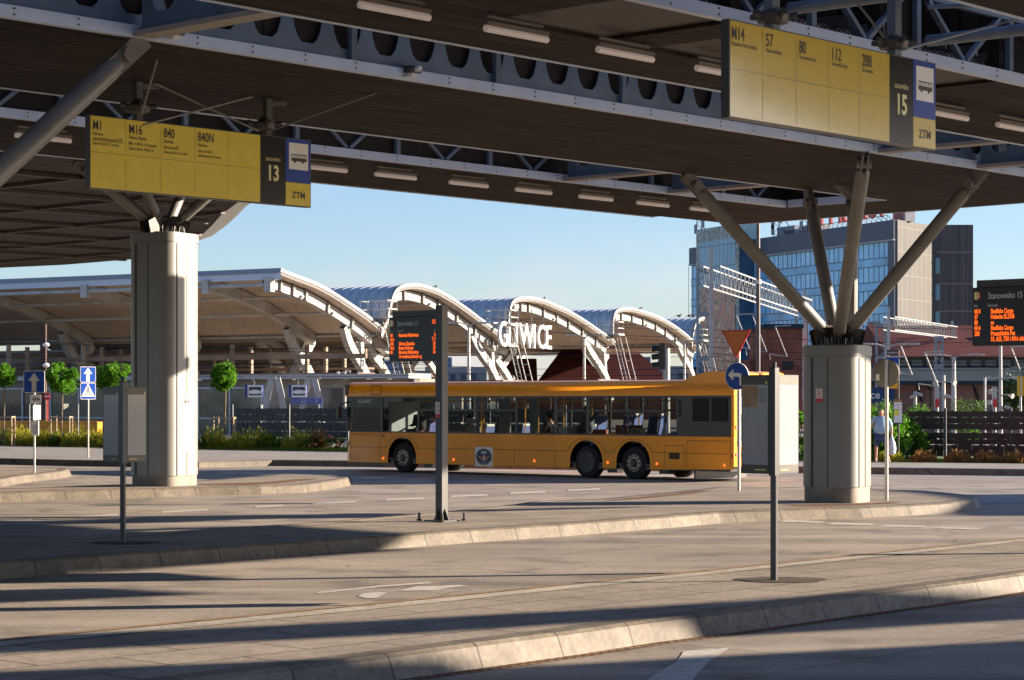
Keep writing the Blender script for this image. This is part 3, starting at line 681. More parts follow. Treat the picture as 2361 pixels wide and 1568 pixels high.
bay([(-14, 33.0), (2, 40.8), (2, 41.1), (-14, 33.4)], 'shadow_bar')

# ------------------------------------------------------------------ columns
def column(name, x, y, r, zt, label, tips, seam0, zpl=.47, sr=.13, hub=True):
    t = thing(name, (x, y, 0.2), label, 'column', 'tree columns of the canopy')
    c = Vector((x, y, 0))
    A0 = R(-30); rc = r * .42; hs = (r - rc) / 1.28
    def pt(a, k=1.0):       # outline point whose outward normal is at angle a (local)
        q = math.floor(((a + math.pi / 4) % (2 * math.pi)) / (math.pi / 2))
        return None
    def prof(k=1.0):
        out = []
        for c4 in range(4):
            cx_, cy_ = ((1, 1), (-1, 1), (-1, -1), (1, -1))[c4]
            for j in range(9):
                a = math.pi / 2 * c4 + math.pi / 2 * j / 8
                lx = (cx_ * hs + rc * math.cos(a)) * k; ly = (cy_ * hs + rc * math.sin(a)) * k
                out.append((x + lx * math.cos(A0) - ly * math.sin(A0), y + lx * math.sin(A0) + ly * math.cos(A0)))
        return out
    mb = MB(); mb.prism(prof(.985), .15, zpl); mb.build('plinth', M_CONC, t, smooth=True)
    mb = MB(); mb.prism(prof(1.02), zpl - .02, zt - .22); mb.build('cladding', M_CLAD, t, smooth=True)
    mb = MB(); mb.prism(prof(1.05), zt - .215, zt - .02); mb.prism(prof(1.0), zt - .02, zt); mb.build('collar', M_CLAD, t, smooth=True)
    mb = MB()
    pr = prof(1.02); zz_ = (zpl - .05 + zt - .23) / 2
    for k4 in range(4):
        for (i0, f_, w_) in ((9 * k4 + 8, 0.0, .045), (9 * k4 + 8, .55, .015)):
            p0 = Vector(pr[i0 % 36]); p1 = Vector(pr[(i0 + 1) % 36]); p_ = p0.lerp(p1, f_); e_ = (p1 - p0).normalized()
            mb.box((p_.x, p_.y, zz_), w_, .02, zt - .23 - zpl, ax=(e_.x, e_.y, 0), ay=(e_.y, -e_.x, 0))
    mb.build('seam', M_CLADS, t)
    top = c + Vector((0, 0, zt))
    if hub:
        mb = MB(); mb.lathe(top, [(.42, 0), (.42, .04), (.25, .05), (.2, .25), (.05, .28)], 16)
        for tip in tips:
            d = (Vector(tip) - top); d.normalize(); h = Vector((d.x, d.y, 0)).normalized(); sd_ = Vector((-h.y, h.x, 0))
            for e in (-.07, .07):
                o = top + sd_ * e
                mb.add([o + h * .05, o + h * .55, o + h * .62 + Vector((0, 0, .28)), o + h * .3 + Vector((0, 0, .42)), o + h * .05 + Vector((0, 0, .36))], [(0, 1, 2, 3, 4)])
            q = top + d * .5 + Vector((0, 0, .02)); mb.tube(q - sd_ * .12, q + sd_ * .12, .075, n=12)
        mb.build('hub', M_STEELD, t)
        mb = MB()
        for k in range(46):
            a = 2 * math.pi * k / 46 + random.uniform(-.03, .03); b = top + Vector((math.cos(a) * r * .72, math.sin(a) * r * .72, 0))
            mb.tube(b, b + Vector((random.uniform(-.03, .03), random.uniform(-.03, .03), .13 + .04 * random.random())), .006, n=4)
        mb.build('bird_spikes', M_GALV, t)
    for tip in tips:
        tip = Vector(tip); d = (tip - top).normalized(); sd_ = d.cross(Vector((0, 0, 1))).normalized()
        a = top + d * .42; b = tip - d * .5
        mb = MB(); mb.lathe(a, [(sr * .7, 0), (sr, .12), (sr, (b - a).length - .15), (sr * .75, (b - a).length)], 18, ax=d)
        st = mb.build('strut', M_STRUT, t, smooth=True)
        mb = MB()
        for e in (-.05, .05):
            mb.bar(b - d * .25 + sd_ * e, tip + sd_ * e, .025, .24)
        mb.tube(b + d * .16 - sd_ * .13, b + d * .16 + sd_ * .13, .1, n=14)
        mb.build('strut_pin', M_STRUT, st)
        ORG[st] = ORG[t]
    return t
c15 = column('canopy_column', 6.5, 43.35, .65, 3.32, 'short round column clad in beige metal with four slanting struts beside the rear of the bus',
       [U(1578, 400), U(1862, 436), U(1996, 348), U(2266, 392)], -10 + 90, zpl=.53)
column('canopy_column', -8.3, 51.8, .73, 6.2, 'tall round column clad in beige metal behind the timetable case at the left',
       [(-10.3, 53.6, 7.8), (-8.9, 50.9, 7.8), (-7.9, 53.2, 7.8), (-6.4, 51.6, 7.8), (-10.2, 50.6, 7.8)], -22 + 90, zpl=.47, sr=.12)
column('canopy_column', -7.15, 23.75, .65, 3.3, 'big slanting strut crossing the upper left corner, its column out of the picture',
       [U(330, 90), (-8.3, 27.6, 6.6), (-9.0, 21.0, 6.6)], -10 + 90, zpl=.5, sr=.135)
# bent rain pipe on the short column
t = thing('rain_pipe', (6.6, 43.95, 3.3), 'bent grey rainwater pipe rising behind the struts of the short column', 'pipe')
mb = MB(); mb.path([P(1918, 408, 44.2), P(1936, 425, 44.2), P(1962, 452, 44.2), P(1966, 470, 44.2), P(1964, 775, 44.0)], .11, 12); mb.build('pipe', M_STRUT, t, smooth=False)
mb = MB(); mb.lathe(P(1964, 475, 44.2), [(.125, 0), (.125, .12)], 12); mb.lathe(P(1918, 400, 44.2), [(.15, 0), (.15, .15)], 12); mb.build('pipe_collar', M_STEELD, t)
# things on the columns
def smoke_sticker(fr, a, b, w_, h_, parent=None, label=None):
    mb = MB(); fr.rect(mb, a, b + h_ * .25, a + w_, b + h_, .004)
    if parent is None:
        st = thing('no_smoking_sticker', fr.at(a, b), label, 'sticker'); pp = st
    else: pp = parent; st = None
    mb.build('sticker_sheet', M_WHITE, pp)
    mb = MB(); fr.rect(mb, a, b, a + w_, b + h_ * .25, .004)
    for k in (.46, .77):
        o = fr.at(a + w_ / 2, b + h_ * k, .008)
        n = 20; R1, R0 = w_ * .33, w_ * .26
        ring = [fr.x * math.cos(2 * math.pi * i / n) + fr.z * math.sin(2 * math.pi * i / n) for i in range(n)]
        for i in range(n): mb.quad(o + ring[i] * R0, o + ring[(i + 1) % n] * R0, o + ring[(i + 1) % n] * R1, o + ring[i] * R1)
        mb.quad(o + (-fr.x + fr.z) * R1 * .7 + fr.z * .006, o + (-fr.x + fr.z) * R1 * .7 - fr.z * .006, o + (fr.x - fr.z) * R1 * .7 - fr.z * .006, o + (fr.x - fr.z) * R1 * .7 + fr.z * .006)
    mb.build('sticker_print', M_RED, pp); return st
vd = Vector((6.5, 43.35, 0)).normalized(); q = Vector((-.3, -1, 0)).normalized()
q = Vector((-math.sin(R(30)), -math.cos(R(30)), 0)); o = Vector((6.5, 43.35, 0)) + q * .582; fr = Frame(o, Vector((-q.y, q.x, 0)))
zb = 2.2 + (926 - 926.5) / 5000 * 42.7
smoke_sticker(fr, -.22, zb - .0, .14, .26, label='small white and red no smoking sticker on the short column')
t = thing('column_arrow_sheets', (-7.6, 51.5, 2.2), 'white sheets with arrow and number 11 on the lit side of the tall column', 'notice')
q = Vector((math.cos(R(30)), -math.sin(R(30)), 0)); fr = Frame(Vector((-8.3, 51.8, 0)) + q * .655, Vector((-q.y, q.x, 0)))
mb = MB()
for z0, z1 in ((2.05, 2.35), (1.5, 2.0), (1.05, 1.45)): fr.rect(mb, -.2, z0, .2, z1, .006)
mb.build('paper', M_WHITE, t)
mb = MB(); mb.poly([fr.at(-.13, 2.2, .01), fr.at(0, 2.1, .01), fr.at(0, 2.17, .01), fr.at(.13, 2.17, .01), fr.at(.13, 2.23, .01), fr.at(0, 2.23, .01), fr.at(0, 2.3, .01)])
put_text(mb, fr, '11', -.12, 1.58, .42, .8, .01); put_text(mb, fr, '12', -.12, 1.12, .34, .8, .01); mb.build('lettering', M_INK, t)

# ------------------------------------------------------------------ hanging stand signs
def bus_icon(mb, fr, a, b, w_, c=.008):
    h = w_ * .42
    fr.rect(mb, a, b + h * .18, a + w_, b + h * .55, c); fr.rect(mb, a, b + h * .9, a + w_, b + h, c)
    for i in range(8):
        x = a + (w_ - w_ * .04) * i / 7; fr.rect(mb, x, b + h * .55, x + w_ * .035, b + h * .9, c)
    for x in (a + w_ * .22, a + w_ * .75):
        mb.poly([fr.at(x + w_ * .085 * math.cos(t * math.pi / 7), b + h * .17 + w_ * .085 * math.sin(t * math.pi / 7), c) for t in range(14)])
def ztm(mb, fr, a, b, s):
    put_text(mb, fr, 'ZTM', a, b, s, .95, .008, bold=.02)
    mb.poly([fr.at(a + s * 1.53 + dx * s, b + s * .8 + dy * s, .008) for dx, dy in ((0, .22), (.09, .1), (.18, .22), (.18, .12), (.09, 0), (0, .12))])
def stand_sign(A, B, num, cols, rows, label, myel, smudge=False):
    A = Vector((A[0], A[1], 0)); B = Vector((B[0], B[1], 0)); L = (B - A).length
    t = thing('hanging_stand_sign', A + Vector((0, 0, 5.07)), label, 'sign', 'yellow hanging stand signs')
    fr = Frame(A + Vector((0, 0, 5.07)), B - A)      # normal points towards the camera side
    if fr.n.dot(Vector((0, -1, 0))) < 0: fr.n = -fr.n
    mb = MB(); fr.slab(mb, 0, 0, L, 1.0, -.10, 0); mb.build('sign_case', M_DGREY, t, bevel=.004)
    fx = lambda f: f * L
    mb = MB(); fr.rect(mb, .015, .015, fx(cols[0]), .985, .004); mb.build('yellow_panel', myel, t)
    mb = MB(); fr.rect(mb, fx(cols[0]), .015, fx(cols[1]), .985, .004); mb.build('black_panel', M_SBLK, t)
    mb = MB(); fr.rect(mb, fx(cols[1]) + .004, .35, L - .015, .985, .004); mb.build('blue_panel', M_SBLUE, t)
    mb = MB(); fr.rect(mb, fx(cols[1]) + .004, .015, L - .015, .345, .004); mb.build('logo_panel', myel, t)
    w2 = L - fx(cols[1])
    mb = MB(); fr.rect(mb, fx(cols[1]) + w2 * .13, .54, L - w2 * .12, .93, .006); mb.build('white_field', M_WHITE, t)
    mb = MB(); bus_icon(mb, fr, fx(cols[1]) + w2 * .22, .64, w2 * .6); ztm(mb, fr, fx(cols[1]) + w2 * .24, .12, .135)
    for i, dv in enumerate(rows['div']):
        fr.rect(mb, fx(dv) - .0018, .53, fx(dv) + .0018, .97, .006); fr.rect(mb, fx(dv) - .0018, .04, fx(dv) + .0018, .45, .006)
    fr.rect(mb, .015, .496, fx(cols[0]), .500, .006)
    for (a, big, lines) in rows['txt']:
        put_text(mb, fr, big, fx(a), .80, .185, .70, .008, bold=.014)
        for (b, s, tx) in lines: put_text(mb, fr, tx, fx(a), b, s * 1.08, .68, .008, bold=.006)
    if rows.get('under'): fr.rect(mb, fx(rows['under'][0]), rows['under'][2], fx(rows['under'][1]), rows['under'][2] + .005, .008)
    mb.build('lettering', M_INK, t)
    mb = MB(); cw = fx(cols[1]) - fx(cols[0]); put_text(mb, fr, 'stanowisko', fx(cols[0]) + cw / 2, .63, .095, .66, .008, 'CENTER'); put_text(mb, fr, num, fx(cols[0]) + cw / 2, .35, .31, .78, .008, 'CENTER', bold=.03)
    mb.build('stand_number', M_CREAM, t)
    return t
A13, B13 = (-5.69, 29.2), (-2.976, 32.1); d13 = Vector((B13[0] - A13[0], B13[1] - A13[1])); L13 = d13.length; d13n = d13.normalized()
f13 = lambda zx: on_line(A13, d13n, zx * .342) / L13
stand_sign(A13, B13, '13', (f13(1753), f13(1924)), dict(div=[f13(845), f13(1083), f13(1313), f13(1536)], under=(f13(622), f13(826), .655), txt=[
    (f13(622), 'M1', [(.725, .062, 'Katowice'), (.665, .058, 'Linia ekspresowa przez DTŚ'), (.60, .054, 'Zabrze, Ruda Śl., Chorzów')]),
    (f13(866), 'M16', [(.725, .066, 'Piekary Śląskie'), (.645, .058, 'M16 → M116 → Pyrzowice'), (.58, .054, 'Zabrze, Bytom, Piekary Śl.')]),
    (f13(1101), '840', [(.725, .062, 'Katowice'), (.645, .054, 'Zabrze, Ruda Śl.'), (.58, .052, 'Świętochłowice, Chorzów')]),
    (f13(1331), '840N', [(.725, .062, 'Katowice'), (.645, .054, 'Zabrze, Ruda Śl.'), (.58, .052, 'Świętochłowice, Chorzów')])]),
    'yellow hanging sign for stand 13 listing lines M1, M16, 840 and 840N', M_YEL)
A15, B15 = (2.19, 21.9), (4.85, 24.82); d15n = Vector((B15[0] - A15[0], B15[1] - A15[1])); L15 = d15n.length; d15n.normalize()
f15 = lambda zx: on_line(A15, d15n, zx * .342 + 1554) / L15
stand_sign(A15, B15, '15', (f15(1450), f15(1610)), dict(div=[f15(595), f15(822), f15(1040), f15(1247)], txt=[
    (f15(382), 'M14', [(.735, .06, 'Pyrzowice Port Lotniczy')]), (f15(615), '57', [(.735, .06, 'Zabrze Helenka')]),
    (f15(840), '80', [(.735, .06, 'Tarnowskie Góry')]), (f15(1057), '112', [(.735, .06, 'Tarnowskie Góry')]), (f15(1265), '288', [(.735, .06, 'Zbrosławice')])]),
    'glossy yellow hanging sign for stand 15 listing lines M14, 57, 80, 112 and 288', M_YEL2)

# ------------------------------------------------------------------ departure displays
def crest(mb_y, mb_r, mb_w, fr, a, b, s):
    mb_y.poly([fr.at(a, b, .01), fr.at(a + s * .5, b - .1 * s, .01), fr.at(a + s * .5, b + s, .01), fr.at(a, b + s, .01)])
    mb_r.poly([fr.at(a + s * .5, b - .1 * s, .01), fr.at(a + s * .95, b, .01), fr.at(a + s * .95, b + s, .01), fr.at(a + s * .5, b + s, .01)])
    fr.rect(mb_w, a + s * .6, b + s * .15, a + s * .8, b + s * .8, .012)
def display(post, end_dir, W_, zb, H, title, clock, rows, label, dist=0.05):
    post = Vector((*post, 0)); ed = Vector((end_dir[0], end_dir[1], 0)).normalized()
    t = thing('departure_display', Vector((post.x, post.y, .2)), label, 'display', 'departure displays')
    vl = Vector((-NDIR.x, -NDIR.y, 0))            # left in the picture (away)
    left = post + vl * (W_ + dist) if ed.dot(vl) > 0 else post
    fr = Frame(Vector((left.x, left.y, zb)), -vl)
    if fr.n.y > 0: fr.n = -fr.n
    mb = MB(); mb.box((post.x, post.y, .2 + 3.61 / 2), .15, .15, 3.61, ax=UDIR); mb.build('post', M_DGREY, t, bevel=.006)
    mb = MB(); mb.box((post.x, post.y, .212), .42, .42, .02, ax=UDIR)
    for sx in (-1, 1):
        for ax_ in (UDIR, NDIR):
            o = Vector((post.x, post.y, .22)) + ax_ * sx * .075; e = ax_ * sx * .1; hh = ax_.cross(Vector((0, 0, 1))) * .008
            mb.add([o - hh, o + e - hh, o + Vector((0, 0, .2)) - hh, o + hh, o + e + hh, o + Vector((0, 0, .2)) + hh], [(0, 1, 2), (3, 5, 4), (0, 3, 4, 1), (1, 4, 5, 2), (2, 5, 3, 0)])
    mb.build('base_plate', M_DGREY, t)
    mb = MB()
    for sx in (-1, 1):
        for sy in (-1, 1):
            o = Vector((post.x, post.y, .22)) + UDIR * sx * .28 * .95 + NDIR * sy * .28 * .95
            mb.lathe(o - Vector((0, 0, .01)), [(.045, 0), (.045, .03), (.022, .035), (.022, .12), (.012, .14)], 8)
    mb.build('anchor_bolts', M_STEELD, t)
    mb = MB(); fr.slab(mb, 0, 0, W_, H, -.16, 0); mb.build('case', M_BLACK, t, bevel=.01)
    mb = MB(); fr.slab(mb, .06, H - .03, W_ + dist, H + .10, -.12, -.02); fr.slab(mb, W_ - .02, .3, W_ + dist - .04, .5, -.1, -.04); mb.build('hood', M_DGREY, t)
    mb = MB(); put_text(mb, fr, title, W_ * .17, H * .80, H * .155, .72, .006)
    put_text(mb, fr, 'linia', .03, H * .665, H * .075, .72, .006); put_text(mb, fr, 'kierunek', W_ * .17, H * .665, H * .075, .72, .006); put_text(mb, fr, 'odjazd', W_ * .97, H * .665, H * .075, .72, .006, 'RIGHT')
    mb.build('title_lettering', mat('display_title', (0.8, 0.82, 0.76), .5, var=0), t)
    mb = MB()
    for i, (l, d, m_) in enumerate(rows):
        b = H * .555 - i * H * .095; s = H * .105
        if l: put_text(mb, fr, l, .04, b, s, .62, .006, bold=.035)
        put_text(mb, fr, d, W_ * .2, b, s, .66, .006, bold=.035)
        if m_: put_text(mb, fr, m_, W_ * .98, b, s, .62, .006, 'RIGHT', bold=.035)
    if clock: put_text(mb, fr, clock, W_ * .96, H * .83, H * .12, .62, .006, 'RIGHT', bold=.04)
    mb.build('led_lettering', M_LED, t)
    a, b_, c_ = MB(), MB(), MB(); crest(a, b_, c_, fr, .04, H * .80, .10)
    a.build('crest_yellow', M_YEL, t); b_.build('crest_red', M_RED, t); c_.build('crest_shield', M_WHITE, t)
    return t, fr
t, fr = display((-1.175, 36.25), (-NDIR.x, -NDIR.y), 1.2, 2.88, .76, 'Stanowisko 13', '17:25', [('M1', 'Katowice Mickiewicza', '5min'), ('M16', '', 'C 7min'), ('840', 'Gliwice Zajezdnia', '25min'), ('M16', 'Bytom Dworzec', '27min'), ('M1', 'Katowice Mickiewicza', '35min'), ('', '16 września (sobota) w g', '')],
        'dark departure display for stand 13 with orange text on a tall grey post')
fr2 = Frame(Vector((-1.175, 36.25, 0)) - Vector((UDIR.x, UDIR.y, 0)) * .078 , Vector((NDIR.x, NDIR.y, 0)))
if fr2.n.y > 0: fr2.n = -fr2.n
smoke_sticker(fr2, -.07, 1.93, .10, .26, parent=t)
display((7.42, 28.72), (-NDIR.x, -NDIR.y), 1.45, 2.96, .80, 'Stanowisko 15', '', [('M14', 'Siedliska Cargo', ''), ('57', 'Helenka ELZAB', ''), ('80', 'ec', ''), ('M14', 'Siedliska Cargo', ''), ('288', 'Przezchlebie Pet', ''), ('', '33, 623, 750 i M16 skier', '')],
        'dark departure display for stand 15 with orange text, cut off by the right edge')

# ------------------------------------------------------------------ timetable stands
def stand(x, y, zb, zt, wv, wu, label, notice):
    t = thing('timetable_stand', (x, y, .2), label, 'timetable stand', 'two winged timetable stands')
    c = Vector((x, y, 0)); vl = -NDIR; ul = UDIR
    mb = MB(); mb.lathe(Vector((x, y, .19)), [(.041, 0), (.041, zb - .2)], 16); mb.build('post', M_DGREY if not notice else M_DGREY, t, smooth=True)
    mb = MB(); mb.box((x, y, (zb + zt) / 2 + .03), .085, .085, zt - zb + .1, ax=UDIR); mb.tube((x, y, zt + .08), (x, y, zt + .14), .03); mb.build('spine', M_BLACK, t, bevel=.004)
    for nm, d, w_ in (('case', vl, wv), ('case', ul, wu)):
        o = c + d * .045; f = Frame(Vector((o.x, o.y, zb)), d)
        if f.n.y > 0: f.n = -f.n
        H = zt - zb
        mb = MB(); f.slab(mb, 0, 0, w_, H, -.025, .025); cs = mb.build(nm, M_BLACK, t, bevel=.003)
        for sgn in (1, -1):
            f2 = Frame(f.o, f.x); f2.n = f.n * sgn
            mb = MB(); f2.rect(mb, .02, .10, w_ - .02, H - .11, .028); mb.build('timetable_sheet', M_PAPER, cs)
            mb = MB(); f2.rect(mb, .02, H - .105, w_ - .02, H - .02, .027); f2.rect(mb, .02, .02, w_ - .02, .095, .027); mb.each('header_strip', mat('header_dark', (.05, .045, .03), .35), cs)
            mb = MB(); f2.rect(mb, w_ - .05 if d is ul else .03, H - .1, w_ - .03 if d is ul else .05, H - .075, .029); f2.rect(mb, .05, .04, w_ * .5, .05, .029); mb.each('strip_mark', M_YEL, cs)
            if notice and d is vl and sgn == 1:
                mb = MB(); f2.rect(mb, w_ - .24, H - .36, w_ - .03, H - .12, .030); mb.build('kraft_notice', mat('kraft', (.33, .22, .12), .8, var=.2), cs)
                mb = MB()
                for i in range(8): f2.rect(mb, .05, H - .15 - i * .022, .13, H - .156 - i * .022, .030)
                mb.build('small_print', M_INK, cs)
stand(2.93, 24.25, 1.39, 2.50, .39, .40, 'grey two winged timetable stand on the near platform, right of the bus', True)
stand(-5.5, 30.65, 1.34, 2.41, .38, .36, 'dark two winged timetable stand in shade before the tall column', False)
pebble(Vector((3.02, 24.3)), .5); pebble(Vector((-5.5, 30.7)), .5)

# ------------------------------------------------------------------ road signs
def facing(yaw): return Vector((math.cos(R(yaw)), math.sin(R(yaw)), 0))     # right vector of the plate
def rrect(fr, a0, b0, a1, b1, r, c):
    pts = []
    for cx, cy, st in ((a1 - r, b1 - r, 0), (a0 + r, b1 - r, 90), (a0 + r, b0 + r, 180), (a1 - r, b0 + r, 270)):
        for k in range(5): pts.append(fr.at(cx + r * math.cos(R(st + k * 22.5)), cy + r * math.sin(R(st + k * 22.5)), c))
    return pts
def plate(t, fr, a0, b0, a1, b1, name, face, border=None, r=.04, bw=.015):
    mb = MB(); f = rrect(fr, a0, b0, a1, b1, r, 0); g = rrect(fr, a0, b0, a1, b1, r, -.02); n = len(f)
    mb.add(f + g, [tuple(range(n)), tuple(range(n, 2 * n))[::-1]] + [(i, (i + 1) % n, n + (i + 1) % n, n + i) for i in range(n)])
    o = mb.build(name, border or M_WHITE, t)
    mb = MB(); mb.poly(rrect(fr, a0 + bw, b0 + bw, a1 - bw, b1 - bw, r * .8, .003)); mb.build(name + '_face', face, o); return o
def up_arrow(fr, cx, b0, h, w_, c=.006):
    return [fr.at(*q, c) for q in ((cx - w_ * .2, b0), (cx + w_ * .2, b0), (cx + w_ * .2, b0 + h * .56), (cx + w_ * .5, b0 + h * .56), (cx, b0 + h), (cx - w_ * .5, b0 + h * .56), (cx - w_ * .2, b0 + h * .56))]
def pole(t, x, y, z1, r=.03, z0=.19, m=None): mb = MB(); mb.lathe(Vector((x, y, z0)), [(r, 0), (r, z1 - z0), (r * .4, z1 - z0 + .01)], 14); return mb.build('pole', m or M_GALV, t, smooth=True)
# L1
b = G(79.5, 1091, .2); t = thing('road_sign', b, 'blue one way arrow sign with plates 09 and 10 on the far left island', 'road sign'); Y = b.y
pole(t, b.x, b.y, 2.9)
fr = Frame(b - Vector((0, .05, .2)), facing(-4)); zz = lambda py: 2.2 + (926 - py) / 5000 * Y
plate(t, fr, -.30, zz(905.5), .30, zz(855), 'one_way_plate', M_SBLUE)
mb = MB(); mb.poly(up_arrow(fr, 0, zz(902.5), zz(859) - zz(902.5), .33)); mb.build('arrow', mat('arrow_grey', (.55, .53, .50), .4), t)
fr = Frame(b - Vector((0, .05, .2)), facing(8)); plate(t, fr, -.11, zz(931), .19, zz(910), 'arrow_plate', M_WHITE, r=.01)
mb = MB(); q = zz(920.5); mb.poly([fr.at(x, q + y_, .006) for x, y_ in ((-.07, 0), (.02, .08), (.02, .04), (.16, .04), (.16, -.04), (.02, -.04), (.02, -.08))]); mb.build('left_arrow', mat('arrow_plate_grey', (.25, .22, .2), .5), t)
fr = Frame(b - Vector((0, .04, .2)), facing(48)); plate(t, fr, -.03, zz(968), .22, zz(934), 'number_plate', M_WHITE, r=.01)
mb = MB(); put_text(mb, fr, '09', -.005, zz(963), .36, .5, .006, bold=-.01); mb.build('lettering', M_INK, t)
fr = Frame(b - Vector((0, .04, .2)), facing(-25)); plate(t, fr, -.10, zz(1004), .15, zz(970), 'number_plate', M_WHITE, r=.01)
mb = MB(); put_text(mb, fr, '10', -.075, zz(999), .36, .5, .006, bold=-.01); mb.build('lettering', M_INK, t)
# L2
b = G(203.5, 1055, .2); Y = b.y; t = thing('road_sign', b, 'pole with a blue one way arrow above a pedestrian crossing sign, between two round trees', 'road sign')
pole(t, b.x, b.y, 3.4)
fr = Frame(b - Vector((0, .05, .2)), facing(36)); plate(t, fr, -.29, zz(881.5), .30, zz(845.5), 'one_way_plate', M_SBLUE); plate(t, fr, -.29, zz(920.8), .30, zz(883), 'crossing_plate', M_SBLUE)
mb = MB(); mb.poly(up_arrow(fr, 0, zz(879.5), zz(848) - zz(879.5), .33)); mb.poly([fr.at(-.26, zz(914.5), .006), fr.at(.26, zz(914.5), .006), fr.at(0, zz(884.5), .006)]); mb.build('white_symbols', M_WHITE, t)
mb = MB(); z0 = zz(913)
for q in (((0, .30), (.0, .19), .035), ((0, .19), (-.06, .07), .025), ((-.06, .07), (-.09, .01), .02), ((0, .19), (.05, .09), .025), ((.05, .09), (.08, .01), .02), ((0, .29), (-.07, .2), .016), ((0, .29), (.07, .2), .016)):
    (x0, y0), (x1, y1), r_ = q; d = Vector((x1 - x0, y1 - y0)).normalized(); p_ = Vector((-d.y, d.x)) * r_ / 2
    mb.quad(fr.at(x0 + p_.x, z0 + y0 + p_.y, .01), fr.at(x1 + p_.x, z0 + y1 + p_.y, .01), fr.at(x1 - p_.x, z0 + y1 - p_.y, .01), fr.at(x0 - p_.x, z0 + y0 - p_.y, .01))
mb.poly([fr.at(.03 * math.cos(i * .63), z0 + .34 + .03 * math.sin(i * .63), .01) for i in range(10)])
fr.rect(mb, -.17, z0 + .08, .17, z0 + .09, .008); mb.build('walking_figure', M_INK, t)
# R1
b = G(1703.5, 1132, .2); Y = b.y; t = thing('road_sign', b, 'grey pole with an orange give way triangle above a round blue turn left sign', 'road sign')
pole(t, b.x, b.y, 3.75, .035)
fr = Frame(Vector((b.x, b.y - .05, 0)), facing(-38)); fr.o += Vector((-.07, 0, 0))
def tri(fr, cx, zt, zb_, hw, c): return [fr.at(cx - hw, zt, c), fr.at(cx, zb_, c), fr.at(cx + hw, zt, c)]
mb = MB(); A = tri(fr, 0, zz(761), zz(827), .38, 0); B = tri(fr, 0, zz(761), zz(827), .38, -.02); mb.add(A + B, [(0, 1, 2), (5, 4, 3), (0, 3, 4, 1), (1, 4, 5, 2), (2, 5, 3, 0)]); o = mb.build('give_way_plate', M_RED, t)
mb = MB(); mb.poly(tri(fr, 0, zz(764.5), zz(820), .315, .004)); mb.build('give_way_face', M_ORANGE, o)
fr = Frame(Vector((b.x - .05, b.y - .05, 0)), facing(-38)); zc = zz(867.5); rr = .31
circ = lambda fr, r_, c, cx=0, cz=None: [fr.at(cx + r_ * math.cos(i * math.pi / 16), (cz or zc) + r_ * math.sin(i * math.pi / 16), c) for i in range(32)]
mb = MB(); A = circ(fr, rr, 0); B = circ(fr, rr, -.02); mb.add(A + B, [tuple(range(32)), tuple(range(32, 64))[::-1]] + [(i, (i + 1) % 32, 32 + (i + 1) % 32, 32 + i) for i in range(32)]); o = mb.build('turn_left_plate', M_WHITE, t)
mb = MB(); mb.poly(circ(fr, rr - .014, .003)); mb.build('turn_left_face', M_SBLUE, o)
mb = MB()
arr = [(-.23, .03), (-.09, .165), (-.09, .075), (.04, .075), (.10, .06), (.145, .02), (.155, -.05), (.155, -.21), (.075, -.21), (.075, -.06), (.06, -.02), (.03, -.01), (-.09, -.01), (-.09, -.10)]
mb.poly([fr.at(x, zc + y_, .007) for x, y_ in arr]); mb.build('turn_arrow', M_WHITE, o)
# R2 : back of a round sign
b = G(2044, 1153.5, .2); Y = b.y; t = thing('road_sign', b, 'round sign seen from its plain grey back on a pole right of the short column', 'road sign')
pole(t, b.x, b.y, zz(829), .038)
fr = Frame(Vector((b.x, b.y + .055, 0)), facing(-28)); fr.n = -fr.n; zc = zz(860.3); rr = .295; mb = MB(); A = circ(fr, rr, 0, cx=0); B = circ(fr, rr - .02, -.03)
C_ = circ(fr, rr, 0); fr.n = -fr.n
mb.add(A + B, [tuple(range(32))[::-1], tuple(range(32, 64))] + [(i, (i + 1) % 32, 32 + (i + 1) % 32, 32 + i) for i in range(32)]); o = mb.build('sign_disc', mat('sign_back', (.17, .165, .14), .5, metal=.3), t)
fr.o = fr.o
mb = MB(); fr.rect(mb, -.20, zc - .15, -.13, zc - .02, .034); mb.build('sticker', M_WHITE, o)

# ------------------------------------------------------------------ skinned figures
def skin_mesh(name, verts, edges, radii, m, parent=None, root=0, sub=1, extra=None):
    me = bpy.data.meshes.new(name); me.from_pydata([tuple(v) for v in verts], edges, [])
    bm = bmesh.new(); bm.from_mesh(me); lay = bm.verts.layers.skin.verify(); bm.verts.ensure_lookup_table()
    for i, r in enumerate(radii):
        rr = r if isinstance(r, tuple) else (r, r); bm.verts[i][lay].radius = rr; bm.verts[i][lay].use_root = (i == root)
    bm.to_mesh(me); bm.free()
    o = bpy.data.objects.new(name, me); COL.objects.link(o)
    md = o.modifiers.new('skin', 'SKIN'); md.use_smooth_shade = True
    ms = o.modifiers.new('sub', 'SUBSURF'); ms.levels = sub; ms.render_levels = sub
    dg = bpy.context.evaluated_depsgraph_get(); dg.update()
    m2 = bpy.data.meshes.new_from_object(o.evaluated_get(dg)); bpy.data.objects.remove(o); bpy.data.meshes.remove(me)
    m2.name = name; m2.materials.clear(); m2.materials.append(m)
    if extra:
        bm = bmesh.new(); bm.from_mesh(m2); mb = extra; vs = [bm.verts.new(v) for v in mb.v]
        for f in mb.f:
            try: bm.faces.new([vs[i] for i in f])
            except Exception: pass
        bmesh.ops.recalc_face_normals(bm, faces=bm.faces); bm.to_mesh(m2); bm.free()
    for p in m2.polygons: p.use_smooth = True
    o = bpy.data.objects.new(name, m2); COL.objects.link(o)
    if parent is not None: o.parent = parent; ORG[o] = ORG[parent]
    return o
M_SKIN = mat('skin', (0.50, 0.27, 0.19), 0.5, var=0.06); 
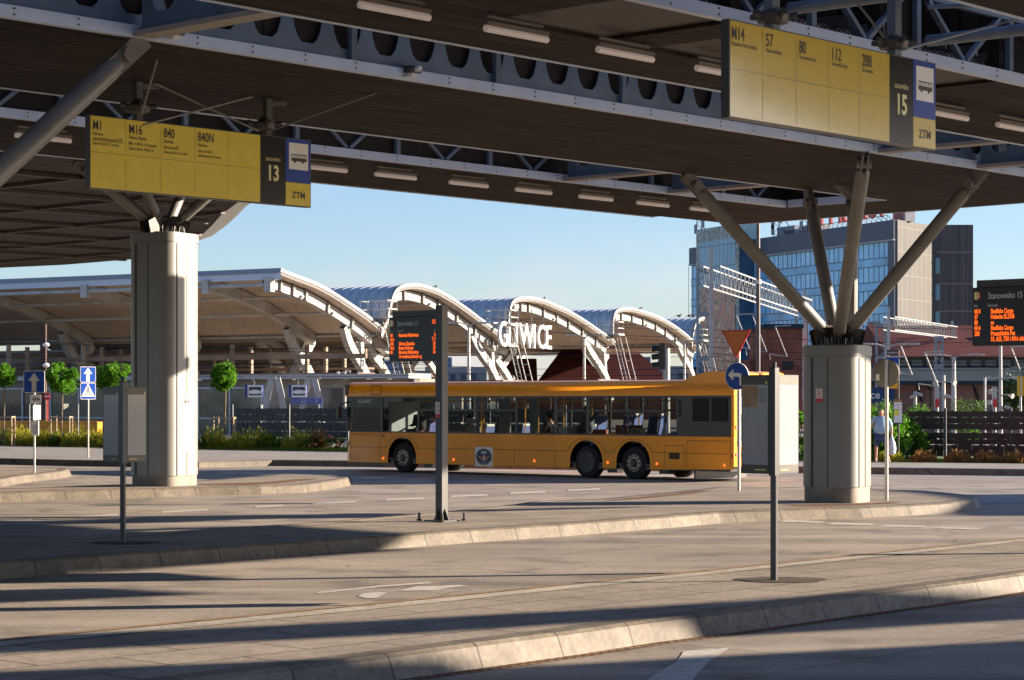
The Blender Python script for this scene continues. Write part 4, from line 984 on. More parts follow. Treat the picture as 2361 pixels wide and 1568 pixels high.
def figure(base, rz, label, J, hair, top, legs_m, shoes, shorts=False, belly=0.0, seated=False, bald=False, group=None, pole_bag=None):
    """J: joints in metres, x right of the picture, y depth (towards the viewer negative), z up, feet at z 0"""
    t = thing('person', base, label, 'person', group, rz=rz, local=True)
    V = []; E = []; Rr = []
    def a(p, r, prev=None):
        V.append(Vector(p)); Rr.append(r); 
        if prev is not None: E.append((prev, len(V) - 1))
        return len(V) - 1
    pel = a(J['pelvis'], (.15, .13)); bel = a(J['belly'], (.16 + belly, .13 + belly), pel); ch = a(J['chest'], (.17 + belly * .3, .12 + belly * .4), bel); nk0 = a(J['neckbase'], (.085, .08), ch); nk = a(J['neck'], (.062, .062), nk0)
    h = Vector(J['head']); h1 = a(h + Vector((0, -.01, -.045)), (.070, .085), nk); h2 = a(h + Vector((0, 0, .035)), (.082, .098), h1); h3 = a(h + Vector((0, .005, .095)), (.055, .065), h2)
    ends = {}
    for sd_ in ('l', 'r'):
        s0 = a(J['sh' + sd_], (.075, .075), ch if False else nk0); e0 = a(J['el' + sd_], .05, s0); w0 = a(J['wr' + sd_], .032, e0)
        hd = Vector(J['wr' + sd_]); d = (hd - Vector(J['el' + sd_])).normalized(); palm = a(hd + d * .055, (.04, .024), w0)
        side = Vector((1 if sd_ == 'r' else -1, 0, 0))
        for k in range(4):
            off = Vector((0, 1, 0)) * (k - 1.5) * .02; L_ = (.05, .058, .055, .042)[k]
            f0 = a(hd + d * .095 + off, .0095, palm); f1 = a(hd + d * (.095 + L_ * .6) + off + Vector((0, -.008, 0)), .009, f0); a(hd + d * (.095 + L_) + off + Vector((0, -.02, -.004)), .008, f1)
        th = a(hd + d * .04 + Vector((0, -.035, 0)), .011, palm); a(hd + d * .075 + Vector((0, -.052, 0)), .009, th)
        hp = a(J['hip' + sd_], (.09, .095), pel); kn = a(J['kn' + sd_], .06, hp); an = a(J['an' + sd_], .04, kn); a(Vector(J['an' + sd_]) + Vector((.02 if sd_ == 'r' else -.02, -.15, -.04)), (.04, .03), an)
    ex = MB()
    ex.ball(h + Vector((0, -.105, .0)), .018, 8, 6, (1, 1.1, 1.3)); 
    for s_ in (-1, 1):
        ex.ball(h + Vector((s_ * .088, .01, 0)), .022, 8, 6, (.4, .8, 1.3)); ex.ball(h + Vector((s_ * .032, -.092, .025)), .012, 8, 6, (1.3, .5, .7))
    ex.ball(h + Vector((0, -.094, -.045)), .022, 8, 5, (1.2, .4, .3))
    skin_mesh('body', V, E, Rr, M_SKIN, t, extra=ex)
    # clothing: shells over the same joints
    V = []; E = []; Rr = []
    pel = a(Vector(J['pelvis']) + Vector((0, 0, -.02 if not seated else 0)), (.185 + belly * .6, .16 + belly * .5)); bel = a(J['belly'], (.195 + belly, .17 + belly), pel); ch = a(J['chest'], (.20 + belly * .4, .155 + belly * .4), bel); nk0 = a(Vector(J['neckbase']) + Vector((0, 0, -.02)), (.10, .095), ch)
    for sd_ in ('l', 'r'):
        s0 = a(J['sh' + sd_], (.098, .095), nk0); q = Vector(J['sh' + sd_]).lerp(Vector(J['el' + sd_]), .85 if shorts else 1.0); e0 = a(q, .085 if shorts else .062, s0)
        if not shorts: a(Vector(J['el' + sd_]).lerp(Vector(J['wr' + sd_]), .9), .045, e0)
    skin_mesh('shirt', V, E, Rr, top, t)
    V = []; E = []; Rr = []
    pel = a(Vector(J['pelvis']) + Vector((0, 0, .02)), (.17 + belly * .4, .155 + belly * .4))
    for sd_ in ('l', 'r'):
        hp = a(J['hip' + sd_], (.112, .118), pel); kn = a(J['kn' + sd_], .095 if shorts else .078, hp)
        if not shorts: a(Vector(J['kn' + sd_]).lerp(Vector(J['an' + sd_]), .9), .06, kn)
    skin_mesh('shorts' if shorts else 'trousers', V, E, Rr, legs_m, t)
    if hair is not None:
        mb = MB(); mb.ball(h + Vector((0, .018, .045)), .108, 12, 9, (.92, 1.02, 1.0)); o = mb.build('hair', hair, t, smooth=True)
    for sd_ in ('l', 'r'):
        mb = MB(); p = Vector(J['an' + sd_]); dx = .02 if sd_ == 'r' else -.02
        mb.ball(p + Vector((dx * .3, -.02, -.045)), .055, 10, 7, (1, 1.2, 1)); mb.ball(p + Vector((dx, -.12, -.058)), .05, 10, 7, (1, 1.7, .7)); mb.build('shoe', shoes, t, smooth=True)
    return t
M_SHIRT = mat('light_blue_shirt', (0.30, 0.50, 0.66), 0.8, var=0.08, vscale=8, bump=0.4, bscale=9)
M_DENIM = mat('denim', (0.05, 0.09, 0.19), 0.85, var=0.2, vscale=12)
M_SHOE = mat('shoe_grey', (0.18, 0.19, 0.22), 0.7)
M_DARKC = mat('dark_clothing', (0.03, 0.03, 0.035), 0.85, var=0.1)
M_GREYC = mat('grey_clothing', (0.12, 0.13, 0.15), 0.85, var=0.1)
M_HAIRG = mat('grey_hair', (0.30, 0.28, 0.26), 0.8, var=0.1)
M_HAIRD = mat('dark_hair', (0.03, 0.02, 0.015), 0.7, var=0.1)
JM = dict(pelvis=(0, 0, .93), belly=(0, -.06, 1.10), chest=(0, -.01, 1.32), neckbase=(0, .02, 1.47), neck=(0, .01, 1.53), head=(0, -.02, 1.645),
          shl=(-.22, .02, 1.43), ell=(-.34, -.04, 1.16), wrl=(-.25, -.18, 1.29), shr=(.22, .02, 1.43), elr=(.34, .05, 1.13), wrr=(.34, -.02, .88),
          hipl=(-.11, 0, .86), knl=(-.16, -.02, .50), anl=(-.17, .02, .10), hipr=(.11, 0, .86), knr=(.17, -.03, .50), anr=(.24, .02, .10))
man = figure((12.12, 71.2, .2), R(-10), 'stout balding man in pale blue polo shirt and denim shorts standing on the pavement', JM, None, M_SHIRT, M_DENIM, M_SHOE, shorts=True, belly=.11)
mb = MB(); mb.ball(JM['head'] and Vector(JM['head']) + Vector((0, .04, .0)), .098, 12, 8, (.95, .8, .8)); mb.build('hair', mat('cropped_hair', (.42, .30, .24), .7), man, smooth=True)
t = thing('carrier_bag', (12.43, 71.0, .55), 'pale translucent carrier bag hanging from the man\'s left hand', 'bag')
mb = MB(); c = Vector((12.45, 71.1, .62)); prof = [(.03, .44), (.06, .38), (.12, .22), (.15, .05), (.13, -.12), (.05, -.17)]
mb.lathe(c, prof[::-1], 14); mb.build('bag_body', mat('pale_plastic', (.55, .62, .68), .4, var=.15, vscale=20, bump=.8, bscale=20), t, smooth=True)
mb = MB(); mb.path([c + Vector((-.03, 0, .42)), c + Vector((-.01, 0, .5)), c + Vector((.02, 0, .42))], .012, 6); mb.build('handles', M_WHITE, t)

# ------------------------------------------------------------------ the bus (local x from the front bumper backwards, y away, z up)
FB = Vector((-5.39, 69.0, 0)); EB = Vector((.755, -.656, 0)).normalized(); AB = Vector((-EB.y, EB.x, 0))
BL, BW = 15.15, 2.55
bus = thing('city_bus', FB, 'long three axle yellow city bus numbered 203 turning at the end of the lanes', 'bus', rz=math.atan2(EB.y, EB.x), local=True)
bx = lambda px: on_line((FB.x, FB.y), (EB.x, EB.y), px)
def bz(px, py):
    t_ = bx(px); return CAMH + (HOR - py) / F * (FB.y + EB.y * t_)
z1 = lambda zx, zy=None: 772.4 + zx * .21
z2 = lambda zx: 1239.3 + zx * .2075
WX = [bx(z1(735)), bx(z2(540)), bx(z2(1062))]; WR = .47; AR = .60; WZ = .46
ZB, ZW0, ZW1, ZR = .29, 1.235, 2.365, 2.80
# side walls with wheel arches : strips cut at arches
def side_panel(mb, y, z_lo, z_hi, x0, x1):
    """wall between x0..x1 with arch holes; built as column strips"""
    xs = set([x0, x1])
    for wx in WX:
        for k in range(25): xs.add(wx + AR * math.cos(math.pi * k / 24))
    xs = sorted(q for q in xs if x0 <= q <= x1)
    for a, b in zip(xs[:-1], xs[1:]):
        def low(x):
            for wx in WX:
                if abs(x - wx) < AR - 1e-6: return max(z_lo, WZ + .03 + math.sqrt(AR * AR - (x - wx) ** 2))
            return z_lo + (max(0, (x - 13.2)) * .03)
        mid = (a + b) / 2; inside = any(abs(mid - wx) < AR for wx in WX)
        la = low(a) if not inside else max(z_lo, WZ + .03 + math.sqrt(max(0, AR * AR - min((a - wx) ** 2 for wx in WX))))
        lb = low(b) if not inside else max(z_lo, WZ + .03 + math.sqrt(max(0, AR * AR - min((b - wx) ** 2 for wx in WX))))
        mb.quad((a, y, la), (b, y, lb), (b, y, z_hi), (a, y, z_hi))
# front profile plan: windscreen curves; body from x=.35 to BL
mb = MB()
for y in (0, BW): side_panel(mb, y, ZB, ZW0, .32, BL)
# roof side (rounded) - cross-section y,z
def cross(y0s):  # list of (y,z) from left window top over the roof to right window top
    return [(0, ZW1), (0, 2.62), (.03, 2.70), (.12, 2.77), (.35, 2.81), (BW - .35, 2.81), (BW - .12, 2.77), (BW - .03, 2.70), (BW, 2.62), (BW, ZW1)]
cs = cross(0)
for (ya, za), (yb, zb_) in zip(cs[:-1], cs[1:]): mb.quad((.12, ya, za), (BL, ya, za), (BL, yb, zb_), (.12, yb, zb_))
mb.quad((.12, 0, ZW1), (BL, 0, ZW1), (BL, .05, ZW1 - .0), (.12, .05, ZW1))
# front lower mask
fp = [(.32, 0), (.10, .12), (.02, .45), (0, 1.275), (.02, BW - .45), (.10, BW - .12), (.32, BW)]
for (xa, ya), (xb, yb) in zip(fp[:-1], fp[1:]):
    mb.quad((xa, ya, ZB), (xb, yb, ZB), (xb + .05, yb, 1.05), (xa + .05, ya, 1.05)); mb.quad((xa + .05, ya, 1.05), (xb + .05, yb, 1.05), (xb + .09, yb, ZW0), (xa + .09, ya, ZW0))
    mb.quad((xa + .16, ya, 2.42), (xb + .16, yb, 2.42), (xb + .22, yb, 2.74), (xa + .22, ya, 2.74))
# rear corner pillar + rear wall
mb.quad((BL, 0, .42), (BL, BW, .42), (BL, BW, 1.05), (BL, 0, 1.05))
mb.quad((BL, 0, 1.05), (BL, .14, 1.05), (BL, .14, 2.5), (BL, 0, 2.5)); mb.quad((BL, BW - .14, 1.05), (BL, BW, 1.05), (BL, BW, 2.5), (BL, BW - .14, 2.5)); mb.quad((BL, 0, 2.5), (BL, BW, 2.5), (BL, BW, 2.62), (BL, 0, 2.62)); mb.quad((BL, 0, 2.62), (BL, BW, 2.62), (BL, BW - .1, 2.79), (BL, .1, 2.79))
mb.box((BL - .09, .012, (ZW0 + ZW1) / 2), .18, .03, ZW1 - ZW0); mb.box((BL - .09, BW - .012, (ZW0 + ZW1) / 2), .18, .03, ZW1 - ZW0)
bodyo = mb.build('body', M_BUS, bus, smooth=True)
mb = MB(); mb.box((BL / 2 + .2, BW / 2, .33), BL - .7, BW - .12, .1); mb.box((BL / 2 + .2, BW / 2, .40), BL - .9, 1.2, .16)
for wx in WX:
    mb.box((wx, .38, 1.06), 1.3, .62, .05); mb.box((wx, BW - .38, 1.06), 1.3, .62, .05); mb.box((wx, .67, .75), 1.3, .04, .66); mb.box((wx, BW - .67, .75), 1.3, .04, .66)
    mb.tube((wx, .5, WZ), (wx, BW - .5, WZ), .09)
for x in (3.65, 10.85, 12.7): mb.box((x, .25, .24), .35, .3, .14)
mb.build('chassis', M_BLKG, bus)
mb = MB(); x0 = bx(1571); hp = [(x0, 2.80), (x0 + .35, 2.93), (x0 + .75, 3.03), (BL - .12, 3.03), (BL, 2.98), (BL, 2.78)]
for (xa, za), (xb, zb_) in zip(hp[:-1], hp[1:]): mb.quad((xa, .14 + .1 * (za < 2.9), za), (xb, .14 + .1 * (zb_ < 2.9), zb_), (xb, BW - .14, zb_), (xa, BW - .14, za))
for y in (.14, BW - .14): mb.poly([(x, y, z) for x, z in hp])
for y, y2 in ((.14, .04), (BW - .14, BW - .04)):
    for (xa, za), (xb, zb_) in zip(hp[:-1], hp[1:]): mb.quad((xa, y, za), (xb, y, zb_), (xb, y2, 2.70), (xa, y2, 2.70))
mb.build('roof_pod', M_BUS, bus, smooth=True)
mb = MB(); mb.box((1.9, 1.3, 2.86), .25, .25, .12); mb.box((5.0, 1.3, 2.83), 2.2, 1.0, .05); mb.box((9.0, 1.4, 2.83), 1.4, 1.0, .05); mb.each('roof_hatch', M_BLKG, bus)
# wheels
for i, wx in enumerate(WX):
    for far in (0, 1):
        y = .04 if not far else BW - .04; sg = 1 if not far else -1
        mb = MB(); mb.lathe((wx, y, WZ), [(.30, 0), (.40, 0), (.455, .03), (WR, .07), (WR, .26), (.44, .3), (.2, .3)], 30, ax=(0, sg, 0)); wl = mb.build('wheel', M_TYRE, bus, smooth=True)
        mb = MB()
        if i == 1: mb.lathe((wx, y, WZ), [(.09, -.003), (.20, -.006), (.255, -.01), (.27, -.035), (.305, -.03), (.315, .0)], 28, ax=(0, sg, 0))
        else: mb.lathe((wx, y, WZ), [(.09, .03), (.13, -.01), (.25, .0), (.29, .03), (.305, .0), (.31, .012)], 28, ax=(0, sg, 0))
        rim_ = mb.build('rim', M_RIM if i != 1 else mat('dirty_rim', (.075, .07, .065), .6, metal=.2, var=.2), wl, smooth=True)
        if i != 1:
            mb = MB()
            for k in range(10):
                a_ = 2 * math.pi * k / 10; c = Vector((wx + .205 * math.cos(a_), y - sg * .012, WZ + .205 * math.sin(a_))); mb.lathe(c - Vector((0, sg * .012, 0)), [(.031, 0), (.031, .03)], 8, ax=(0, sg, 0))
            mb.lathe((wx, y - sg * .03, WZ), [(.075, 0), (.115, .03), (.115, .05)], 16, ax=(0, sg, 0)); mb.build('hub', M_BLKG, wl)
# window band
segs = [(800.5, 877, 0), (882.6, 962.4, 0), (966.6, 1026, 1), (1029, 1096, 1), (1100, 1188, 1), (1193, 1278, 0), (1284.5, 1352, 1), (1358.6, 1447, 1), (1450.5, 1530, 1), (1534, 1560, 0)]
WINS = []
for y in (0, BW):
    sg = 1 if y == 0 else -1; yo = y + sg * .012
    mb = MB(); prev = .36
    for a_, b_, sash in segs:
        xa, xb = bx(a_), bx(b_); 
        if xa - prev > .01: mb.box(((prev + xa) / 2, yo, (ZW0 + ZW1) / 2), xa - prev, .035, ZW1 - ZW0)
        prev = xb
        if sash: mb.box(((xa + xb) / 2, yo, 1.94), xb - xa, .04, .055); mb.box(((xa + xb) / 2 , yo, (1.94 + 2.33) / 2), .035, .03, .37)
    xe = bx(1686)
    mb.box(((prev + xe) / 2, yo, (ZW0 + ZW1) / 2), xe - prev, .035, ZW1 - ZW0)
    mb.box(((.36 + xe) / 2, yo, ZW1 - .025), xe - .36, .042, .05); mb.box(((.36 + xe) / 2, yo, ZW0 + .02), xe - .36, .042, .04)
    mb.box(((bx(800) + bx(877)) / 2, yo, 2.19), bx(877) - bx(800), .037, .34)
    mb.build('window_frame', M_BLKG, bus)
    for a_, b_, sash in segs:
        mb = MB(); mb.quad((bx(a_), y + sg * .018, ZW0 + .03), (bx(b_), y + sg * .018, ZW0 + .03), (bx(b_), y + sg * .018, ZW1 - .04), (bx(a_), y + sg * .018, ZW1 - .04)); mb.build('window', M_GLASS, bus)
# windscreen and rear window
mb = MB()
for (xa, ya), (xb, yb) in zip(fp[:-1], fp[1:]): mb.quad((xa + .09, ya, ZW0), (xb + .09, yb, ZW0), (xb + .16, yb, 2.42), (xa + .16, ya, 2.42))
mb.build('windscreen', M_GLASS, bus)
mb = MB(); mb.quad((BL + .004, .14, 1.05), (BL + .004, BW - .14, 1.05), (BL + .004, BW - .14, 2.5), (BL + .004, .14, 2.5)); mb.build('rear_panel', mat('rear_panel_grey', (.22, .23, .25), .15, var=.1, coat=.5), bus)
rf = Frame((BL + .008, 0, 0), (0, 1, 0))
if rf.n.x < 0: rf.n = -rf.n
mb = MB(); rf.rect(mb, .18, 1.85, BW - .2, 2.32, .002); rf.rect(mb, .14, .98, BW - .14, 1.12, .002); mb.each('advert_panel', M_WHITE, bus)
mb = MB(); put_text(mb, rf, 'CHCESZ SIĘ', .22, 2.18, .14, .7, .004, bold=.02); put_text(mb, rf, 'TOWARZY', .22, 2.02, .16, .7, .004, bold=.02); mb.build('advert_lettering', mat('advert_blue', (.05, .25, .5), .4, var=0), bus)
mb = MB(); put_text(mb, rf, '32 305 LAT', .22, 1.88, .13, .7, .004, bold=.02); mb.build('advert_number', M_RED, bus)
mb = MB(); put_text(mb, rf, '203', .25, .68, .22, .7, .004, bold=.01)
for k in range(5):
    for i in range(16):
        r0, r1 = .05, .065; c_, d_ = (2 * math.pi * i / 16, 2 * math.pi * (i + 1) / 16); o_ = (.25 + .14 * k, 1.05)
        mb.quad(rf.at(o_[0] + r0 * math.cos(c_), o_[1] + r0 * math.sin(c_), .004), rf.at(o_[0] + r0 * math.cos(d_), o_[1] + r0 * math.sin(d_), .004), rf.at(o_[0] + r1 * math.cos(d_), o_[1] + r1 * math.sin(d_), .004), rf.at(o_[0] + r1 * math.cos(c_), o_[1] + r1 * math.sin(c_), .004))
mb.build('fleet_number', M_INK, bus)
mb = MB()
for i in range(5): rf.rect(mb, .2, 1.24 + i * .085, 1.3, 1.26 + i * .085, .004)
mb.build('small_print', M_WHITE, bus)
for zc_ in (.75, 1.5): mb = MB(); mb.lathe((BL, .10, zc_), [(.05, 0), (.045, .02)], 12, ax=(1, 0, 0)); mb.build('tail_lamp', M_RED, bus)
mb = MB()
for wx in WX:      # dark wheel housings
    for (ya, yb) in ((.03, .67), (BW - .67, BW - .03)):
        mb = MB()
        for k in range(16):
            a0, a1 = math.pi * k / 16, math.pi * (k + 1) / 16; r_ = AR + .012
            mb.quad((wx + r_ * math.cos(a0), ya, WZ + .03 + r_ * math.sin(a0)), (wx + r_ * math.cos(a1), ya, WZ + .03 + r_ * math.sin(a1)), (wx + r_ * math.cos(a1), yb, WZ + .03 + r_ * math.sin(a1)), (wx + r_ * math.cos(a0), yb, WZ + .03 + r_ * math.sin(a0)))
        mb.build('wheel_housing', M_BLKG, bus)
# side details on the camera side
sf = Frame((0, -.004, 0), (1, 0, 0))
mb = MB(); xm = bx(z2(1420)); 
for (xa, xb, za, zb_) in ((bx(z2(1725)), bx(z2(1905)), 1.66, 2.30), (bx(z2(1935)), bx(z2(2118)), 1.66, 2.30)):
    mb = MB(); mb.box(((xa + xb) / 2, -.010, (za + zb_) / 2), xb - xa, .012, zb_ - za)
    for i in range(5):
        h = (zb_ - za) / 5; mb.box(((xa + xb) / 2, -.018, za + h * (i + .5)), xb - xa - .02, .02, h * .80)
    mb.build('ventilation_grille', mat('grille_black', (.004, .004, .004), .7, var=0), bus)
mb = MB()
for i in range(5): mb.box((bx(z2(1583)), -.012, 2.22 - i * .1), .09, .02, .07)
mb.each('vent_slot', mat('grille_black', (.004, .004, .004), .7, var=0), bus)
def line(mb, x0, z0, x1, z1_, w_=.012): 
    d = Vector((x1 - x0, z1_ - z0)); L_ = d.length; d.normalize(); p_ = Vector((-d.y, d.x)) * w_ / 2
    mb.quad((x0 + p_.x, -.003, z0 + p_.y), (x1 + p_.x, -.003, z1_ + p_.y), (x1 - p_.x, -.003, z1_ - p_.y), (x0 - p_.x, -.003, z0 - p_.y))
mb = MB(); zbelt = .77
xs = [.36] + [q for wx in WX for q in (wx - AR - .02, wx + AR + .02)] + [BL - .18]
for i in range(0, len(xs), 2): line(mb, xs[i], zbelt, xs[i + 1], zbelt)
line(mb, .36, 1.16, bx(z1(492)), 1.16); line(mb, bx(z1(492)), 1.16, bx(z1(492)), ZB + .02); line(mb, .37, 1.2, .37, ZB + .03)
for px in (z1(1535), z1(1968), z2(190)): line(mb, bx(px), zbelt, bx(px), ZB + .02)
line(mb, bx(z2(1415)), .98, bx(z2(1628)), .98); line(mb, bx(z2(1415)), .98, bx(z2(1415)), ZB + .06); line(mb, bx(z2(1628)), .98, bx(z2(1628)), ZB + .06)
line(mb, bx(z2(1662)), 1.12, bx(z2(2145)), 1.12); line(mb, bx(z2(1662)), 1.12, bx(z2(1662)), ZB + .08); line(mb, bx(z2(2145)), ZW0, bx(z2(2145)), .42)
for wx in WX:
    for k in range(12):
        a0, a1 = R(28 + 124 * k / 12), R(28 + 124 * (k + 1) / 12); r_ = .82
        if .42 + r_ * math.sin(a0) > .76 and .42 + r_ * math.sin(a1) > .76: line(mb, wx + r_ * math.cos(a0), .42 + r_ * math.sin(a0) * .88, wx + r_ * math.cos(a1), .42 + r_ * math.sin(a1) * .88)
xa, xb = bx(z1(398)), bx(z1(508))
for q in ((xa, 2.42, xb, 2.42), (xa, 2.70, xb, 2.70), (xa, 2.42, xa, 2.70), (xb, 2.42, xb, 2.70)): line(mb, *q, w_=.022)
sf.rect(mb, bx(z2(1463)), .60, bx(z2(1580)), .78, .002)
mb.build('panel_gaps', mat('panel_gap', (.06, .02, .002), .6, var=0), bus)
for px, py in ((z1(530), 1056.5), (z1(1303), 1059.5), (z1(2190), 1062.5), (z2(780), 1066.3), (z2(1327), 1069.2), (z2(2078), 1072.5)):
    mb = MB(); mb.lathe((bx(px), .0, bz(px, py)), [(.035, 0), (.028, .025)], 10, ax=(0, -1, 0)); mb.build('side_marker', M_AMBER, bus)
mb = MB(); mb.box((bx(z1(532)), -.01, 1.14), .12, .02, .07); mb.build('indicator', M_RED, bus)
mb = MB(); mb.lathe((BL - .05, -.0, .72), [(.05, 0), (.045, .02)], 12, ax=(0, -1, 0)); mb.build('tail_lamp', M_RED, bus)
# logo plate
xa, xb = bx(z1(1538)), bx(z1(1735)); zc_ = (bz(1115, 1035) + bz(1115, 1071)) / 2; hh = .29
mb = MB(); sf.rect(mb, xa, zc_ - hh, xb, zc_ + hh, .0); mb.build('emblem_plate', M_WHITE, bus)
def ell(rx, rz_, c): return [sf.at((xa + xb) / 2 + rx * math.cos(i * math.pi / 16), zc_ + rz_ * math.sin(i * math.pi / 16), c) for i in range(32)]
hw = (xb - xa) / 2
mb = MB(); mb.poly(ell(hw * .92, hh * .88, .004)); mb.build('emblem_ring', M_YEL, bus)
mb = MB(); mb.poly(ell(hw * .86, hh * .82, .008)); mb.build('emblem_field', mat('emblem_blue', (.012, .025, .10), .4, var=0), bus)
mb = MB(); put_text(mb, sf, 'PKM', (xa + xb) / 2, zc_ + .08, .13, .8, .012, 'CENTER', bold=.02); put_text(mb, sf, 'GLIWICE', (xa + xb) / 2, zc_ - .20, .06, .8, .012, 'CENTER'); sf.rect(mb, (xa + xb) / 2 - .02, zc_ - .12, (xa + xb) / 2 + .04, zc_ + .03, .012); mb.build('emblem_lettering', M_WHITE, bus)
mb = MB()
for s_ in (-1, 1):
    for k in range(3):
        x0_ = (xa + xb) / 2 + s_ * .06; mb.poly([sf.at(x0_, zc_ - .03 - k * .03, .012), sf.at(x0_ + s_ * (.22 - k * .05), zc_ + .04 - k * .035, .012), sf.at(x0_ + s_ * (.20 - k * .05), zc_ + .015 - k * .035, .012), sf.at(x0_, zc_ - .055 - k * .03, .012)])
mb.build('emblem_wings', mat('emblem_orange', (.7, .25, .03), .4, var=0), bus)
mb = MB(); sf.rect(mb, (xa + xb) / 2 - .05, zc_ - .12, (xa + xb) / 2 - .0, zc_ + .03, .0115); mb.build('emblem_shield', M_RED, bus)
mb = MB(); put_text(mb, sf, 'SOLARIS', bx(z1(256)), bz(830, 929), .16, 1.0, .022, bold=.012); mb.build('maker_lettering', M_WHITE, bus)
# interior
mb = MB(); mb.box((BL / 2, BW / 2, .40 + .02), BL - .6, BW - .1, .04); mb.build('floor', M_DGREY, bus)
mb = MB(); mb.box((BL / 2 + .1, BW / 2, 2.42), BL - .6, BW - .12, .06); mb.build('ceiling', mat('bus_ceiling', (.35, .35, .35), .6), bus)
mb = MB(); mb.box((12.9 + .9, BW / 2, 1.2), .06, BW - .1, 2.3); mb.build('engine_bulkhead', M_DGREY, bus)
mb = MB(); mb.box((1.95, .75, 1.35), .05, 1.3, 1.7); mb.box((1.4, 1.4, .95), 1.1, .05, 1.0); mb.each('driver_cab', mat('cab_grey', (.32, .33, .34), .5), bus)
mb = MB(); mb.box((.65, 1.2, 1.12), .5, 1.9, .25); mb.build('dashboard', M_BLKG, bus)
mb = MB(); mb.tube((.95, .7, 1.25), (.9, .7, 1.3), .24, n=18); mb.build('steering_wheel', M_BLKG, bus)
for xp, yp in ((2.6, .9), (3.7, .9), (4.4, 1.7), (5.3, .8), (6.2, 1.7), (7.4, .9), (8.3, 1.0), (8.9, 1.6), (9.9, .9), (11.2, .9), (12.2, .9), (12.9, 1.7)):
    mb = MB(); mb.tube((xp, yp, .45), (xp, yp, 2.4), .02, n=8); mb.build('grab_pole', M_CHROME, bus)
for y_ in (.8, 1.75): mb = MB(); mb.tube((2.6, y_, 2.22), (13, y_, 2.22), .018, n=8); mb.build('grab_rail', M_CHROME, bus)
for xp in (6.75, 7.9): mb = MB(); mb.box((xp, .12, 1.6), .45 if xp < 7 else .3, .03, 1.4); mb.build('screen_panel', mat('screen_grey', (.30, .31, .32), .5), bus)
def seat_mat():
    m = mat('seat_fabric', (.10, .16, .42), .85, var=0)
    t_ = m.node_tree; b = t_.nodes['Principled BSDF']; v = t_.nodes.new('ShaderNodeTexVoronoi'); v.inputs['Scale'].default_value = 14
    cr = t_.nodes.new('ShaderNodeValToRGB'); cr.color_ramp.elements[0].color = (.55, .16, .10, 1); cr.color_ramp.elements[0].position = .22; cr.color_ramp.elements[1].color = (.12, .20, .52, 1); cr.color_ramp.elements[1].position = .3
    tc = t_.nodes.new('ShaderNodeTexCoord'); t_.links.new(tc.outputs['Object'], v.inputs[0]); t_.links.new(v.outputs[0], cr.inputs[0]); t_.links.new(cr.outputs[0], b.inputs['Base Color']); return m
M_SEAT = seat_mat()
def seat(x, y, zf, d=1):
    mb = MB()
    mb.box((x, y, zf + .43), .42, .42, .08); mb.bar((x + d * .2, y, zf + .42), (x + d * .30, y, zf + 1.02), .40, .06, up=(1, 0, 0)); mb.box((x, y, zf + .2), .08, .3, .4)
    s_ = mb.build('seat', M_SEAT, bus, bevel=.02)
    mb = MB(); mb.tube((x + d * .30, y - .17, zf + 1.03), (x + d * .30, y + .17, zf + 1.03), .045, n=8); mb.build('handle', M_WHITE, s_)
for x, y, zf in ((3.3, .42, .62), (3.3, 2.1, .62), (4.7, .42, .45), (4.7, 2.1, .45), (5.6, .42, .45), (5.6, 2.1, .45), (8.4, 2.1, .45), (9.1, .42, .45), (9.95, .42, .78), (9.95, 2.1, .78), (10.9, .42, .78), (10.9, 2.1, .78), (11.8, .42, .78), (11.8, 2.1, .78), (12.9, .42, .78), (12.9, .95, .78), (12.9, 2.1, .78)):
    seat(x, y, zf)
mb = MB(); mb.box((11.75, .07, 1.33), .62, .02, .22); mb.build('number_card', mat('number_card', (.62, .50, .28), .6, var=0), bus)
cf = Frame((11.75, .055, 1.33), (1, 0, 0)); mb = MB(); put_text(mb, cf, '203', 0, -.08, .22, .85, .004, 'CENTER', bold=.02); mb.build('card_lettering', M_INK, bus)
mb = MB(); mb.box((11.3, .3, 1.38), .9, .1, .3); mb.box((10.3, .25, 1.3), .5, .1, .2); mb.each('side_heater', mat('heater_red', (.30, .06, .02), .6), bus)
mb = MB(); mb.box((9.05, .2, 1.32), .34, .3, .3); mb.build('ticket_box', M_WHITE, bus)
mb = MB(); mb.box((5.55, .06, 1.36), .55, .015, .2); mb.box((5.55, .06, 1.62), .5, .015, .16); mb.each('window_sticker', mat('sticker_pale', (.5, .5, .48), .5), bus)
# mirror
mb = MB(); mb.path([(.3, -.02, 2.2), (.02, -.14, 2.1), (.0, -.16, 1.9)], .02, 8); mb.box((.02, -.17, 1.85), .1, .16, .34); mb.build('mirror', M_BLKG, bus, bevel=.02)
mb = MB(); mb.box((.19, .12, 2.58), .16, .3, .32); mb.build('front_corner', M_BLKG, bus, bevel=.03)
mb = MB(); mb.box((.09, .2, .88), .16, .3, .14); mb.build('headlight', M_WHITE, bus, bevel=.03)
